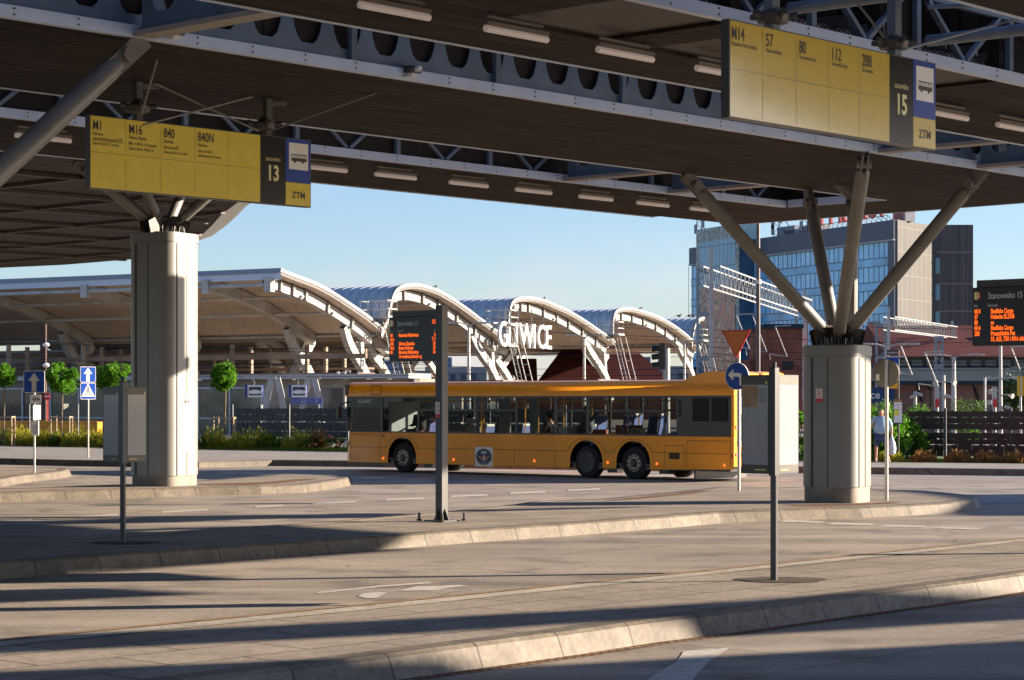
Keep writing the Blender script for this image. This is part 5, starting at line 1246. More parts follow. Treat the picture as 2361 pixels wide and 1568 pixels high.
# people in the bus
def in_bus(x, y, z): p = FB + EB * x + AB * y; return (p.x, p.y, z)
JS = dict(pelvis=(0, .05, .50), belly=(0, .06, .66), chest=(0, .04, .86), neckbase=(0, .03, 1.00), neck=(0, .01, 1.06), head=(0, -.02, 1.17),
          shl=(-.19, .03, .96), ell=(-.25, -.02, .70), wrl=(-.15, -.24, .68), shr=(.19, .03, .96), elr=(.25, -.02, .70), wrr=(.15, -.24, .68),
          hipl=(-.1, -.02, .48), knl=(-.12, -.42, .50), anl=(-.12, -.40, .10), hipr=(.1, -.02, .48), knr=(.12, -.42, .50), anr=(.12, -.40, .10))
brz = math.atan2(EB.y, EB.x) - math.pi / 2
def rider(x, y, zf, label, hair, top, seated=True, dz=0):
    return figure(in_bus(x, y, zf), brz, label, JS if seated else JM, hair, top, M_DARKC, M_DARKC, seated=seated, group='people riding in the bus')
rider(2.95, .45, .78, 'grey haired passenger in dark jacket at the second window of the bus', M_HAIRG, M_DARKC)
rider(5.0, .5, .50, 'passenger bent forward by the white stickers in the middle of the bus', M_HAIRD, M_GREYC)
rider(5.75, 1.2, .72, 'dark haired passenger whose head shows above the middle window bar of the bus', M_HAIRD, M_DARKC)
rider(8.0, .7, .58, 'large dark silhouetted passenger at the bus window right of the grey screens', M_HAIRD, M_DARKC)
rider(9.6, .5, .78, 'passenger in dark clothes seated left of the blue patterned seats', M_HAIRD, M_GREYC)
rider(13.0, .95, .80, 'passenger with brown hair at the last small window of the bus', M_HAIRD, M_GREYC)
rider(1.35, .72, .62, 'bus driver seated behind the steering wheel in dark clothes', M_HAIRD, M_DARKC)

# ------------------------------------------------------------------ railway station vaults
P0, LD, WD = Vector((-16.4, 146.0)), Vector((.373, .927)).normalized(), Vector((-.855, .52)).normalized()
def sY(px): return P0.y + LD.y * on_line((P0.x, P0.y), (LD.x, LD.y), px)
def SP(px, py, t=0.0):
    p = P(px, py, sY(px)); return Vector((p.x + WD.x * t, p.y + WD.y * t, p.z))
def to_sz(px, py):
    s = on_line((P0.x, P0.y), (LD.x, LD.y), px); Y = P0.y + LD.y * s; return Vector((s, CAMH + (HOR - py) / F * Y))
def from_sz(q, t=0.0): return Vector((P0.x + LD.x * q[0] + WD.x * t, P0.y + LD.y * q[0] + WD.y * t, q[1]))
def smooth_line(pts, it=2):
    for _ in range(it):
        out = [pts[0]]
        for a, b in zip(pts[:-1], pts[1:]): out += [a * .75 + b * .25, a * .25 + b * .75]
        pts = out + [pts[-1]]
    return pts
def off(pts, d):
    out = []
    for i, p in enumerate(pts):
        a = pts[max(0, i - 1)]; b = pts[min(len(pts) - 1, i + 1)]; e = (b - a).normalized(); out.append(p + Vector((e.y, -e.x)) * d)
    return out
def grid_uv(name, rows, us, vs_, m, parent):
    nr, nc = len(rows), len(rows[0]); org = ORG[parent]
    me = bpy.data.meshes.new(name); V = [tuple(p - org) for r in rows for p in r]
    Fc = [(i * nc + j, i * nc + j + 1, (i + 1) * nc + j + 1, (i + 1) * nc + j) for i in range(nr - 1) for j in range(nc - 1)]
    me.from_pydata(V, [], Fc); uv = me.uv_layers.new(name='UVMap')
    for p in me.polygons:
        for li in p.loop_indices:
            vi = me.loops[li].vertex_index; uv.data[li].uv = (us[vi // nc], vs_[vi % nc])
    me.materials.append(m)
    o = bpy.data.objects.new(name, me); COL.objects.link(o); o.parent = parent; ORG[o] = org; return o
def panel_mat():
    m = brick_mat('vault_panels', (0.56, 0.46, 0.37), (0.52, 0.425, 0.345), (0.18, 0.13, 0.11), 2.4, 2.4, 0.02, rough=0.7, coords='UV', offset=0.5, stain=0.08, stscale=.3, vec=(0, 0, R(24)), grain=False); return m
M_PANEL = panel_mat()
M_CORR = mat('corrugated_roof', (0.42, 0.46, 0.50), 0.35, metal=0.35, var=0.05, vscale=.5)
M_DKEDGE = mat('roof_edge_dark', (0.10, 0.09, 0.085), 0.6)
arches = [
 [(613, 624), (650.6, 639), (690, 652.8), (730, 672.7), (775.7, 702.5), (819.4, 732), (852, 760)],
 [(848, 775), (862, 740), (869, 708), (874, 688), (881, 671), (896, 660.5), (924, 657), (944, 660), (968, 667), (989, 675.6), (1023, 696), (1057, 720), (1091, 745.7), (1119, 766), (1141, 783)],
 [(1143, 770), (1145, 734), (1149, 708), (1155, 695), (1166, 689), (1188, 687), (1212, 690), (1232, 695), (1251, 704), (1278, 715), (1305, 729.4), (1339, 751.4), (1363.5, 768.5), (1385.5, 783), (1392, 790)],
 [(1388, 780), (1388, 750), (1390, 728), (1396, 716), (1415, 711.3), (1437, 712.8), (1456, 718.4), (1485.6, 728), (1515, 741.6), (1546.6, 762.4), (1573.4, 785.6), (1593, 802.6)],
 [(1572, 800), (1575, 770), (1580, 748), (1588, 737), (1598, 733.5), (1601, 733.5)]]
vlab = ['nearest station platform roof, open at its high front edge, underside in view', 'second station roof vault, its rounded end beside the display for stand 13', 'third station roof vault with the white town name hanging in its opening', 'fourth station roof vault, between the town name and the blue glass building', 'last station roof vault, partly hidden before the blue glass building']
legs = [[(792, 752), (800, 785), (818, 822), (836, 850), (848, 880), (852, 930)], [(1078, 752), (1088, 783), (1108, 815), (1128, 842), (1146, 880), (1152, 925)], [(1342, 768), (1352, 800), (1372, 830), (1392, 862), (1404, 890), (1408, 925)], [(1560, 792), (1570, 815), (1584, 838), (1597, 868), (1603, 900), (1606, 925)], None]
for ai, pts in enumerate(arches):
    q = smooth_line([to_sz(*p) for p in pts]); c = q[0]
    # outward normal must point up: check
    root = thing('station_roof_vault', Vector((*from_sz(c).to_2d(), 0)), vlab[ai], 'station roof', 'vaulted roofs over the railway platforms')
    n = len(q); arc = [0]
    for a, b in zip(q[:-1], q[1:]): arc.append(arc[-1] + (b - a).length)
    Lt = 52.0 if ai < 4 else 30.0; st = .42; nt_ = int(Lt / st)
    ts = [-1.2 + i * st / 2 for i in range(nt_ * 2)]
    outer = off(q, -.12); outer2 = off(q, .0)
    rows = [[from_sz((outer if i % 4 < 2 else outer2)[j], t) for j in range(n)] for i, t in enumerate(ts)]
    grid_uv('roof_skin', rows, ts, arc, M_CORR, root)
    inn = off(q, .32); rows = [[from_sz(inn[j], t) for j in range(n)] for t in (-1.15, Lt * .25, Lt * .5, Lt * .75, ts[-1])]
    grid_uv('soffit', rows, [-1.15, Lt * .25, Lt * .5, Lt * .75, ts[-1]], arc, M_PANEL, root)
    mb = MB()
    for j in range(n - 1):        # end band of the roof shell
        a, b = outer[j], outer[j + 1]; a2, b2 = inn[j], inn[j + 1]; am, bm_ = (a + a2) / 2, (b + b2) / 2
        mb.quad(from_sz(a, -1.26), from_sz(b, -1.26), from_sz(bm_, -1.26), from_sz(am, -1.26))
        mb.quad(from_sz(a, -1.26), from_sz(b, -1.26), from_sz(b, -.9), from_sz(a, -.9))
    mb.build('end_trim', M_STW, root)
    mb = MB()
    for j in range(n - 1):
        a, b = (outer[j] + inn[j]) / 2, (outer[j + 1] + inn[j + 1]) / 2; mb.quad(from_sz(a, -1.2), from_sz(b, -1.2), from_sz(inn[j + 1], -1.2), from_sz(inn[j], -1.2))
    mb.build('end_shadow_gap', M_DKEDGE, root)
    def girder(t0, t1, d0, d1, stiff=True, i0=0, i1=None):
        mb = MB(); i1_ = n if i1 is None else i1
        g0 = off(q, d0); g1 = off(q, d1)
        for j in range(i0, i1_ - 1):
            A = [from_sz(g0[j], t0), from_sz(g0[j + 1], t0), from_sz(g1[j + 1], t0), from_sz(g1[j], t0)]; B = [from_sz(g0[j], t1), from_sz(g0[j + 1], t1), from_sz(g1[j + 1], t1), from_sz(g1[j], t1)]
            mb.quad(*A); mb.quad(*B[::-1]); mb.quad(A[0], A[1], B[1], B[0]); mb.quad(A[3], A[2], B[2], B[3])
        return mb.build('arch_girder', M_STW, root)
    gi = 0 if ai == 0 else 8
    girder(-.35, .25, .44, 1.12, i0=gi)
    mb = MB(); g0 = off(q, .42); g1 = off(q, 1.16)     # stiffeners proud of the girder
    acc = 0
    for j in range(gi, n - 1):
        acc += (q[j + 1] - q[j]).length
        if acc > (1.6 if j < n * .45 else 3.2):
            acc = 0; e = (q[j + 1] - q[j]).normalized() * .12
            mb.add([from_sz(g0[j] - e, -.55), from_sz(g0[j] + e, -.55), from_sz(g1[j] + e, -.55), from_sz(g1[j] - e, -.55), from_sz(g0[j] - e, -.3), from_sz(g0[j] + e, -.3), from_sz(g1[j] + e, -.3), from_sz(g1[j] - e, -.3)],
                   [(0, 1, 2, 3), (0, 4, 5, 1), (3, 2, 6, 7), (0, 3, 7, 4), (1, 5, 6, 2)])
    if len(mb.v): mb.each('girder_stiffener', mat('stiffener_grey', (.2, .195, .185), .5), root)
    for t in ([5.06, 16.1, 27.2, 38.3] if ai == 0 else [11, 22, 33, 44] if ai < 4 else []):
        girder(t - .3, t + .3, .40, 1.15, i0=gi)
    for fr_ in (.35, .62, .98):        # purlins
        j = int((n - 1) * fr_); a = off(q, 1.0 if fr_ < .9 else .5)[j]; mb = MB(); mb.tube(from_sz(a, -.6), from_sz(a, Lt - 2), .11, n=8); mb.build('purlin', M_STW, root)
    if ai == 0:
        a = to_sz(613, 657); mb = MB(); mb.tube(from_sz(a, -.4), from_sz(a, Lt - 2), .14, n=10); mb.build('purlin', M_STW, root)
        for tt in (-.3, 5.06, 16.1, 27.2, 38.3):
            mb = MB(); mb.box(from_sz(a + Vector((0, .0)), tt), .6, .5, .95, ax=(*LD, 0)); mb.build('bracket', M_STW, root)
        mb = MB(); b_ = to_sz(613, 624); c1_ = from_sz(b_, -1.3) ; c2_ = from_sz(b_, Lt - 2); ld3 = Vector((*LD, 0))
        for (z0, z1_, o_, ) in ((-.62, -.18, -.02), ):
            mb.quad(c1_ + Vector((0, 0, z0)) - ld3 * .05, c2_ + Vector((0, 0, z0)) - ld3 * .05, c2_ + Vector((0, 0, z1_)) - ld3 * .05, c1_ + Vector((0, 0, z1_)) - ld3 * .05)
            mb.quad(c1_ + Vector((0, 0, z0)) - ld3 * .05, c2_ + Vector((0, 0, z0)) - ld3 * .05, c2_ + Vector((0, 0, z0)) + ld3 * .4, c1_ + Vector((0, 0, z0)) + ld3 * .4)
        mb.build('front_fascia', M_BEAM if False else mat('fascia_pale', (.52, .56, .62), .4, var=.04), root)
        mb = MB(); mb.quad(c1_ + Vector((0, 0, -.18)) - ld3 * .12, c2_ + Vector((0, 0, -.18)) - ld3 * .12, c2_ + Vector((0, 0, .14)) - ld3 * .0, c1_ + Vector((0, 0, .14)) - ld3 * .0); mb.build('front_gutter', mat('gutter_grey', (.25, .27, .30), .5), root)
    # legs
    def leg(line, t, wd=.75, dp=.55, nm='leg'):
        mb = MB(); pp = smooth_line([to_sz(*p) for p in line], 1); a = off(pp, wd / 2); b = off(pp, -wd / 2)
        for j in range(len(pp) - 1):
            A = [from_sz(a[j], t - dp / 2), from_sz(a[j + 1], t - dp / 2), from_sz(b[j + 1], t - dp / 2), from_sz(b[j], t - dp / 2)]; B = [from_sz(a[j], t + dp / 2), from_sz(a[j + 1], t + dp / 2), from_sz(b[j + 1], t + dp / 2), from_sz(b[j], t + dp / 2)]
            mb.quad(*A); mb.quad(*B); mb.quad(A[0], A[1], B[1], B[0]); mb.quad(A[3], A[2], B[2], B[3])
        return mb.build(nm, M_STW, root)
    if legs[ai]:
        leg(legs[ai], 0, .72, .5)
        e = legs[ai]; dx_ = e[-2][0] - 852
        leg([(e[-2][0] + 4, e[0][1] + 36), (e[-2][0] + 10, e[-2][1]), (e[-2][0] + 14, e[-1][1])], .9, .5, .5)
        for t in ([5.06, 16.1, 27.2, 38.3] if ai == 0 else [11, 22, 33, 44]):
            leg(legs[ai], t, .72, .5)
            mir = [(2 * e[3][0] - x_ - 6, y_) for x_, y_ in e[1:4]] + [(2 * e[3][0] - e[4][0] - 10, e[5][1])]
            leg(mir, t + .9, .7, .5)
# town name
tn = thing('station_name_letters', SP(1170, 800), 'large white letters of the town name hanging under the third vault', 'letters')
A_ = SP(1150, 800, -1.9); LDn = (LD.x, LD.y); t_a = on_line((A_.x, A_.y), LDn, 1150); A_ = A_ + Vector((LD.x, LD.y, 0)) * t_a; t_b = on_line((A_.x, A_.y), LDn, 1274)
o_ = A_.copy(); o_.z = 2.2 + (926 - 797) / 5000 * A_.y
frn = Frame(o_, Vector((LD.x, LD.y, 0)))
if frn.n.dot(Vector((.5, -1, 0))) < 0: frn.n = -frn.n
xpos = 0.0; wid = {'G': 1.9, 'L': 1.45, 'I': .95, 'W': 2.75, 'C': 1.8, 'E': 1.5}; tot = sum(wid[c] for c in 'GLIWICE'); kx = t_b / tot
for ch_ in 'GLIWICE':
    mb = MB(); put_text(mb, frn, ch_, xpos, 0, 2.95, kx * .95, .0, bold=.006, depth=.2); mb.build('letter', M_WHITE, tn); xpos += wid[ch_] * kx
mb = MB()
for x_ in (.22, .45, .7, .93): mb.bar(frn.at(x_ * t_b, 1.9, -.5), frn.at(x_ * t_b, 3.3, -.5), .12, .12)
mb.bar(frn.at(0, 1.9, -.5), frn.at(t_b, 1.9, -.5), .1, .1); mb.build('hanger', M_STW, tn)

# service ladders and cages at the valleys
lad0 = None
def ladder(px, py, label):
    global lad0
    base = SP(px, py, -1.0)
    if lad0 is None:
        t = thing('service_ladder', base, label, 'ladder', 'white service ladders between the vaults'); B = base; ax_ = Vector((*WD, 0)); ay_ = Vector((*LD, 0))
        mb = MB()
        for z in (0, .55, 1.15):
            for sgn in (-.8, .8): mb.bar(B + ax_ * -1.2 + ay_ * sgn + Vector((0, 0, z)), B + ax_ * 1.3 + ay_ * sgn + Vector((0, 0, z)), .08, .08)
            for sgn in (-1.2, 1.3): mb.bar(B + ay_ * -.8 + ax_ * sgn + Vector((0, 0, z)), B + ay_ * .8 + ax_ * sgn + Vector((0, 0, z)), .08, .08)
        for a in (-1.2, -.6, 0, .6, 1.3):
            for sgn in (-.8, .8): mb.bar(B + ax_ * a + ay_ * sgn, B + ax_ * a + ay_ * sgn + Vector((0, 0, 1.15)), .07, .07)
        mb.build('railing', M_STW, t)
        mb = MB(); mb.box(B + Vector((0, 0, -.08)), 2.6, 1.7, .12, ax=ax_, ay=ay_); mb.build('platform', M_STW, t)
        for nm, a, b, rr in (('ladder', B + ax_ * -.5 + Vector((0, 0, -.1)), B + ax_ * -1.9 + ay_ * .2 + Vector((0, 0, -5.6)), .4), ('cage', B + ax_ * -1.2 + ay_ * .5 + Vector((0, 0, -.3)), B + ax_ * -2.6 + ay_ * .7 + Vector((0, 0, -5.6)), .6)):
            mb = MB(); s_ = ax_ * (rr / 2); mb.bar(a - s_, b - s_, .07, .07); mb.bar(a + s_, b + s_, .07, .07); k = 16 if nm == 'ladder' else 6
            for i in range(k): p = a.lerp(b, (i + .5) / k); mb.bar(p - s_, p + s_, .06, .06)
            mb.build(nm, M_STW, t)
        lad0 = t
    else: dup(lad0, base, label=label)
ladder(848, 731, 'white service ladder with railing between the first and second vault'); ladder(1134, 748, 'white service ladder with railing left of the town name letters'); ladder(1385, 771, 'white service ladder with railing right of the town name letters'); ladder(1584, 785, 'white service ladder with railing beside the blue glass building')
# deck, glass hall and clutter under the vaults
M_HALL = mat('hall_brown', (0.22, 0.16, 0.12), .8, var=.3, vscale=.4)
hallA = Vector((-9.4, 130.0)); HN = Vector((-WD.y, WD.x))
if HN.y > 0: HN = -HN
def hp_(t, z, d=0.0): return Vector((hallA.x + WD.x * t + HN.x * d, hallA.y + WD.y * t + HN.y * d, z))
hall = thing('station_hall', hp_(20, 0), 'low glazed station hall under the nearest vault, behind the round trees', 'building')
mb = MB(); mb.box(hp_(24, 3.72, -1.0), 56, 2.4, .28, ax=(*WD, 0)); mb.build('deck_slab', mat('deck_edge', (.42, .40, .38), .6), hall)
mb = MB(); mb.box(hp_(24, 3.3, -1.6), 56, 2.0, .5, ax=(*WD, 0)); mb.box(hp_(24, 1.6, -7.2), 54, .3, 3.2, ax=(*WD, 0)); mb.build('inner_wall', mat('hall_inner', (.34, .29, .22), .8, var=.4, vscale=.35), hall)
mb = MB(); mb.quad(hp_(7, .05), hp_(50, .05), hp_(50, 3.1), hp_(7, 3.1)); mb.build('glazing', glass_mat('hall_glass', (.8, .88, .85), .93), hall)
mb = MB()
for k in range(18):
    t_ = 7 + 2.5 * k; mb.box(hp_(t_, 1.55, .05), .10, .1, 3.1, ax=(*WD, 0))
for z in (.1, 1.15, 3.05): mb.box(hp_(28.5, z, .05), 43, .08, .08, ax=(*WD, 0))
mb.build('mullions', mat('mullion_grey', (.36, .38, .40), .4, metal=.4), hall)
mb = MB()
for k in range(9): mb.box(hp_(9 + 4.6 * k + random.uniform(-.6, .6), .9 + .3 * (k % 3), -3.5 - (k % 2)), 1.6, .5, 1.2 + .5 * (k % 3), ax=(*WD, 0))
mb.each('kiosk_fitting', mat('kiosk', (.33, .30, .25), .6, var=.3), hall)
# curved supports in front of the hall
for i, (px, lab) in enumerate(((633, 'left'), (718, 'right'))):
    sp = thing('arched_support', P(px, 1000, 128), 'crossing white curved legs under the deck, ' + ('left of the two platform screens' if False else ('behind the left platform screen' if i == 0 else 'behind the right platform screen')), 'support', 'curved legs under the station deck')
    for sgn in (-1, 1):
        mb = MB(); c = P(px, 870, 128); pr = [(sgn * .16, 0), (sgn * .40, -1.0), (sgn * .58, -2.2), (sgn * .64, -3.8)]
        for (a0, h0), (a1, h1) in zip(pr[:-1], pr[1:]): mb.bar(c + Vector((a0, 0, h0)), c + Vector((a1, 0, h1 - .02)), .34, .34, up=(0, 1, 0))
        mb.build('leg', M_STW, sp)
for i, (px, lab) in enumerate(((586, 'left blue framed platform screen hanging under the station deck'), (687, 'right blue framed platform screen hanging under the station deck'))):
    c = P(px, 902, 118); t = thing('platform_screen', c, lab, 'screen', 'blue platform screens')
    mb = MB(); mb.box(c, .95, .5, .68); mb.build('case', mat('screen_blue', (.03, .05, .22), .4), t)
    mb = MB(); mb.box(c + Vector((.08, -.27, 0)), .8, .04, .66); mb.build('frame', M_WHITE, t)
    mb = MB(); mb.box(c + Vector((.08, -.30, 0)), .66, .03, .46); mb.build('screen', mat('screen_dark', (.05, .06, .08), .15), t)
    mb = MB(); mb.box(c + Vector((.08, -.32, -.04)), .34, .02, .22); mb.lathe(c + Vector((-.15, -.33, -.05)), [(.09, 0), (.09, .02)], 14, ax=(0, -1, 0)); mb.lathe(c + Vector((.33, -.33, -.05)), [(.09, 0), (.09, .02)], 14, ax=(0, -1, 0)); mb.build('clock_face', M_WHITE, t)
    mb = MB(); mb.bar(c + Vector((0, 0, .34)), c + Vector((0, 0, .75)), .06, .06); mb.bar(c + Vector((-.6, 0, .72)), c + Vector((1.2, 0, .72)), .14, .14); mb.build('hanger', M_STW, t)
c = P(707, 925, 119); t = thing('wayfinding_board', c, 'small blue wayfinding board below the right platform screen', 'sign'); mb = MB(); mb.box(c, 1.75, .1, .36); mb.build('board', mat('way_blue', (.12, .15, .38), .4), t)
mb = MB(); ff = Frame(c + Vector((-.8, -.06, -.1)), (1, 0, 0)); put_text(mb, ff, '5-3', .5, 0, .28, .8, .01); put_text(mb, ff, '7', 1.3, 0, .28, .8, .01); mb.build('lettering', M_WHITE, t)
# dark service gear, far platforms
gear = thing('far_platform_roofs', (-25, 190, 0), 'dark flat platform roofs and beams seen under the nearest vault', 'platform roof')
mb = MB()
def gbar(mb, z, d, dp, h, lo=845, hi=-60):
    o = hp_(0, 0, d); t0 = on_line((o.x, o.y), (WD.x, WD.y), lo); t1 = on_line((o.x, o.y), (WD.x, WD.y), hi); mb.box(hp_((t0 + t1) / 2, z, d), abs(t1 - t0), dp, h, ax=(*WD, 0))
for k in range(7): gbar(mb, 4.2 + .55 * k, -22 - 9 * k, 2.2, .18)
for k in range(5): gbar(mb, 5.4 + .4 * k, -18 - 8 * k, .2, .35)
mb.build('roof_beams', M_HALL, gear)
mb = MB()
for k in range(20): c_ = P(20 + 43 * k, 900, 160 + 7 * (k % 4)); mb.box((c_.x, c_.y, 3.2), .25, .25, 6.4, ax=(*WD, 0))
mb.each('post', mat('far_post', (.25, .20, .15), .7), gear)
mb = MB(); gbar(mb, 4.0, -80, 1, 8.0, lo=880); mb.build('back_wall', mat('far_wall_brown', (.16, .11, .085), .9, var=.4, vscale=.12), gear)

# ------------------------------------------------------------------ office block with blue curtain wall
def V2(x, y): return Vector((x, y))
oc, od, os_ = V2(49.7, 280), V2(-.388, .922).normalized(), V2(.545, .84).normalized()
ZT = 25.7
M_CURT = brick_mat('curtain_glass', (0.22, 0.56, 0.80), (0.34, 0.66, 0.86), (0.03, 0.08, 0.12), 1.25, 30, 0.03, rough=0.12, coords='UV', offset=0, stain=0.3, stscale=.25, grain=False, bump=0.1)
M_SPAN = mat('spandrel_blue', (0.15, 0.42, 0.62), 0.2, var=0.25, vscale=.25)
M_NAVY = mat('navy_parapet', (0.065, 0.075, 0.10), 0.5, var=0.06)
M_PANELL = brick_mat('light_stone_panels', (0.108, 0.105, 0.101), (0.097, 0.095, 0.092), (0.20, 0.17, 0.15), 1.6, 3.1, 0.04, rough=0.7, coords='UV', offset=0, stain=0.08, grain=False)
def grooved():
    m = mat('grooved_dark_cladding', (0.055, 0.055, 0.066), 0.6, var=0.0); t_ = m.node_tree; b = t_.nodes['Principled BSDF']
    tc = t_.nodes.new('ShaderNodeTexCoord'); mp = t_.nodes.new('ShaderNodeMapping'); mp.inputs['Scale'].default_value = (3.2, 3.2, .05); n_ = t_.nodes.new('ShaderNodeTexNoise'); n_.inputs['Scale'].default_value = 1.0; n_.inputs['Detail'].default_value = 6
    t_.links.new(tc.outputs['Object'], mp.inputs[0]); t_.links.new(mp.outputs[0], n_.inputs[0]); cr = t_.nodes.new('ShaderNodeValToRGB'); cr.color_ramp.elements[0].color = (.03, .032, .045, 1); cr.color_ramp.elements[0].position = .35; cr.color_ramp.elements[1].color = (.10, .09, .09, 1); cr.color_ramp.elements[1].position = .65
    t_.links.new(n_.outputs[0], cr.inputs[0]); t_.links.new(cr.outputs[0], b.inputs['Base Color']); return m
M_GROOVE = grooved()
def quad_uv(name, pts, uvs, m, parent):
    rows = [[pts[0], pts[1]], [pts[3], pts[2]]]; org = ORG[parent]; me = bpy.data.meshes.new(name); me.from_pydata([tuple(p - org) for p in pts], [], [(0, 1, 2, 3)])
    uv = me.uv_layers.new(name='UVMap')
    for li in range(4): uv.data[li].uv = uvs[li]
    me.materials.append(m); o = bpy.data.objects.new(name, me); COL.objects.link(o); o.parent = parent; ORG[o] = org; return o
office = thing('office_block', (49.7, 280, 0), 'tall office block with blue glass front, pale stone end and red rooftop letters', 'building')
FL = 57.0; e0 = oc; e1 = oc + od * FL; s1 = oc + os_ * 12.1
back = V2(-od.y, od.x); back = back if back.x > 0 else -back
def W3(v, z): return Vector((v.x, v.y, z))
mb = MB(); foot = [oc, s1, s1 + od * FL, e1]; foot = [(p.x, p.y) for p in foot]
i_ = inset(foot, .06); mb.prism([(p.x, p.y) for p in i_], 0, ZT - .05); mb.build('core', M_NAVY, office)
FD = -V2(-od.y, od.x) if V2(-od.y, od.x).x > 0 else V2(-od.y, od.x)     # outward normal of the glass front (towards the left)
for (nm, z0, z1_, m_) in (('parapet', 23.2, ZT, M_NAVY), ):
    mb = MB(); c = (e0 + e1) / 2; mb.box(W3(c + FD * .25, (z0 + z1_) / 2), FL, .5, z1_ - z0, ax=W3(od, 0)); mb.build(nm, m_, office)
mb = MB(); c = (e0 + e1) / 2; mb.box(W3(c + FD * .3, 23.1), FL, .6, .18, ax=W3(od, 0)); mb.build('cornice', mat('cornice_pale', (.4, .36, .32), .6), office)
mb = MB(); c = e0 + od * .75; mb.box(W3(c + FD * .2, 11.5), 1.5, .45, 23.0, ax=W3(od, 0)); mb.build('corner_pilaster', M_NAVY, office)
zf = 23.0
for k in range(7):
    zt_ = zf - 3.12 * k; a = e0 + od * 1.6; b = e1
    quad_uv('window_band', [W3(a + FD * .08, zt_ - 2.0), W3(b + FD * .08, zt_ - 2.0), W3(b + FD * .08, zt_), W3(a + FD * .08, zt_)], [(0, .3), (FL - 1.6, .3), (FL - 1.6, 2.3), (0, 2.3)], M_CURT, office)
    mb = MB(); c = (a + b) / 2; mb.box(W3(c + FD * .07, zt_ - 2.56), FL - 1.6, .12, 1.06, ax=W3(od, 0)); mb.build('spandrel', M_SPAN, office)
    mb = MB(); mb.box(W3(c + FD * .12, zt_ - 2.03), FL - 1.6, .16, .09, ax=W3(od, 0)); mb.box(W3(c + FD * .12, zt_ - 3.09), FL - 1.6, .16, .07, ax=W3(od, 0)); mb.build('transom', M_NAVY, office)
mb = MB()
for k in range(46): mb.box(W3(e0 + od * (1.6 + 1.25 * k) + FD * .10, 12.2), .07, .05, 21.6, ax=W3(od, 0))
mb.build('mullions', M_NAVY, office)
quad_uv('stone_end', [W3(oc - V2(os_.y, -os_.x) * 0 + V2(os_.y, -os_.x) * .1, 0), W3(s1 + V2(os_.y, -os_.x) * .1, 0), W3(s1 + V2(os_.y, -os_.x) * .1, ZT), W3(oc + V2(os_.y, -os_.x) * .1, ZT)], [(0, 0), (12.1, 0), (12.1, ZT), (0, ZT)], M_PANELL, office)
mb = MB(); mb.box((59.2, 294.6, 12.95), 5.2, 8, 25.9); mb.build('dark_wing', M_GROOVE, office)
mb = MB()
for z in (22.2, 18.0, 14.3, 10.6, 6.9): mb.box((59.3, 290.55, z), 4.9, .12, .22)
mb.build('string_course', mat('course_grey', (.16, .15, .15), .7), office)
mb = MB()
for k in range(6): mb.box((57.0, 290.5, 20.4 - 3.6 * k), .6, .2, 2.1)
mb.each('side_window', mat('side_glass', (.12, .25, .33), .15), office)
# projecting mirrored bay
t0 = on_line((oc.x, oc.y), (od.x, od.y), 1640); t1_ = on_line((oc.x, oc.y), (od.x, od.y), 1740)
a = oc + od * t1_ + FD * 2.0; b = oc + od * t0 + FD * 2.0
def gl(v): return v
mb = MB(); c = (a + b) / 2; mb.box(W3(c - FD * 1.0, 14), (b - a).length, 3.0, 28.0, ax=W3(od, 0)); mb.build('projecting_bay', mat('bay_blue', (.05, .12, .20), .2, var=.2, vscale=.3), office)
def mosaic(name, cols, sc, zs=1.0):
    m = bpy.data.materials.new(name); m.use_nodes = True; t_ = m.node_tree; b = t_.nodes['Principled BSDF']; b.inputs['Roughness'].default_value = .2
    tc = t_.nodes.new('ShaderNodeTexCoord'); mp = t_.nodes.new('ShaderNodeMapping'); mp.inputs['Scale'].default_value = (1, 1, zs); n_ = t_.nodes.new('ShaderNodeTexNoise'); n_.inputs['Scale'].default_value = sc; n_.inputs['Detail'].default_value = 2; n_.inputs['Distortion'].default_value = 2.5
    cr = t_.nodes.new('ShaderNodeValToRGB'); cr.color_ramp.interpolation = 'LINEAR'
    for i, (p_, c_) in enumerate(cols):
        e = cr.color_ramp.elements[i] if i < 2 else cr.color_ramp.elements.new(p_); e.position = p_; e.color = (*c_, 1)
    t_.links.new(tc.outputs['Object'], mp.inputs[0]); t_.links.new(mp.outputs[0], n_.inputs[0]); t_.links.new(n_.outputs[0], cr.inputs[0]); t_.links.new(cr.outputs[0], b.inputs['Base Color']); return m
M_MOS = mosaic('painted_reflection_glass', [(.34, (.03, .05, .08)), (.43, (.45, .16, .09)), (.50, (.75, .14, .07)), (.56, (.10, .06, .07)), (.66, (.9, .5, .22))], .55, .7)  # reflected brickwork painted into the glass colour
M_MIR = mosaic('mottled_mirror_frame', [(.35, (.05, .05, .05)), (.5, (.16, .14, .10)), (.62, (.35, .37, .37))], .9)  # mirrored frame coloured with dark, brown and grey noise
Lb = (b - a).length; mid = lambda f, z, d=.55: W3(a + (b - a) * f + FD * d, z)
mb = MB(); mb.quad(mid(.03, 21.2), mid(.17, 21.2), mid(.17, 27.9), mid(.03, 27.9)) if False else None
mb.quad(mid(0, 26.0), mid(1, 26.0), mid(1, 28.0), mid(0, 28.0)); mb.quad(mid(0, 15.0), mid(.12, 17.0), mid(.07, 26.0), mid(0, 26.0)); mb.quad(mid(1, 15), mid(.88, 17.0), mid(.93, 26.0), mid(1, 26.0))
mb.build('mirror_frame', M_MIR, office)
quad_uv('bay_window', [mid(.10, 19.0, .56), mid(.89, 19.0, .56), mid(.94, 26.0, .56), mid(.08, 26.0, .56)], [(0, 0), (Lb * .8, 0), (Lb * .9, 7), (0, 7)], brick_mat('bay_glass', (.16, .33, .44), (.20, .37, .48), (.03, .08, .12), 1.25, 3.1, .07, rough=.12, coords='UV', offset=0, stain=.15, grain=False), office)
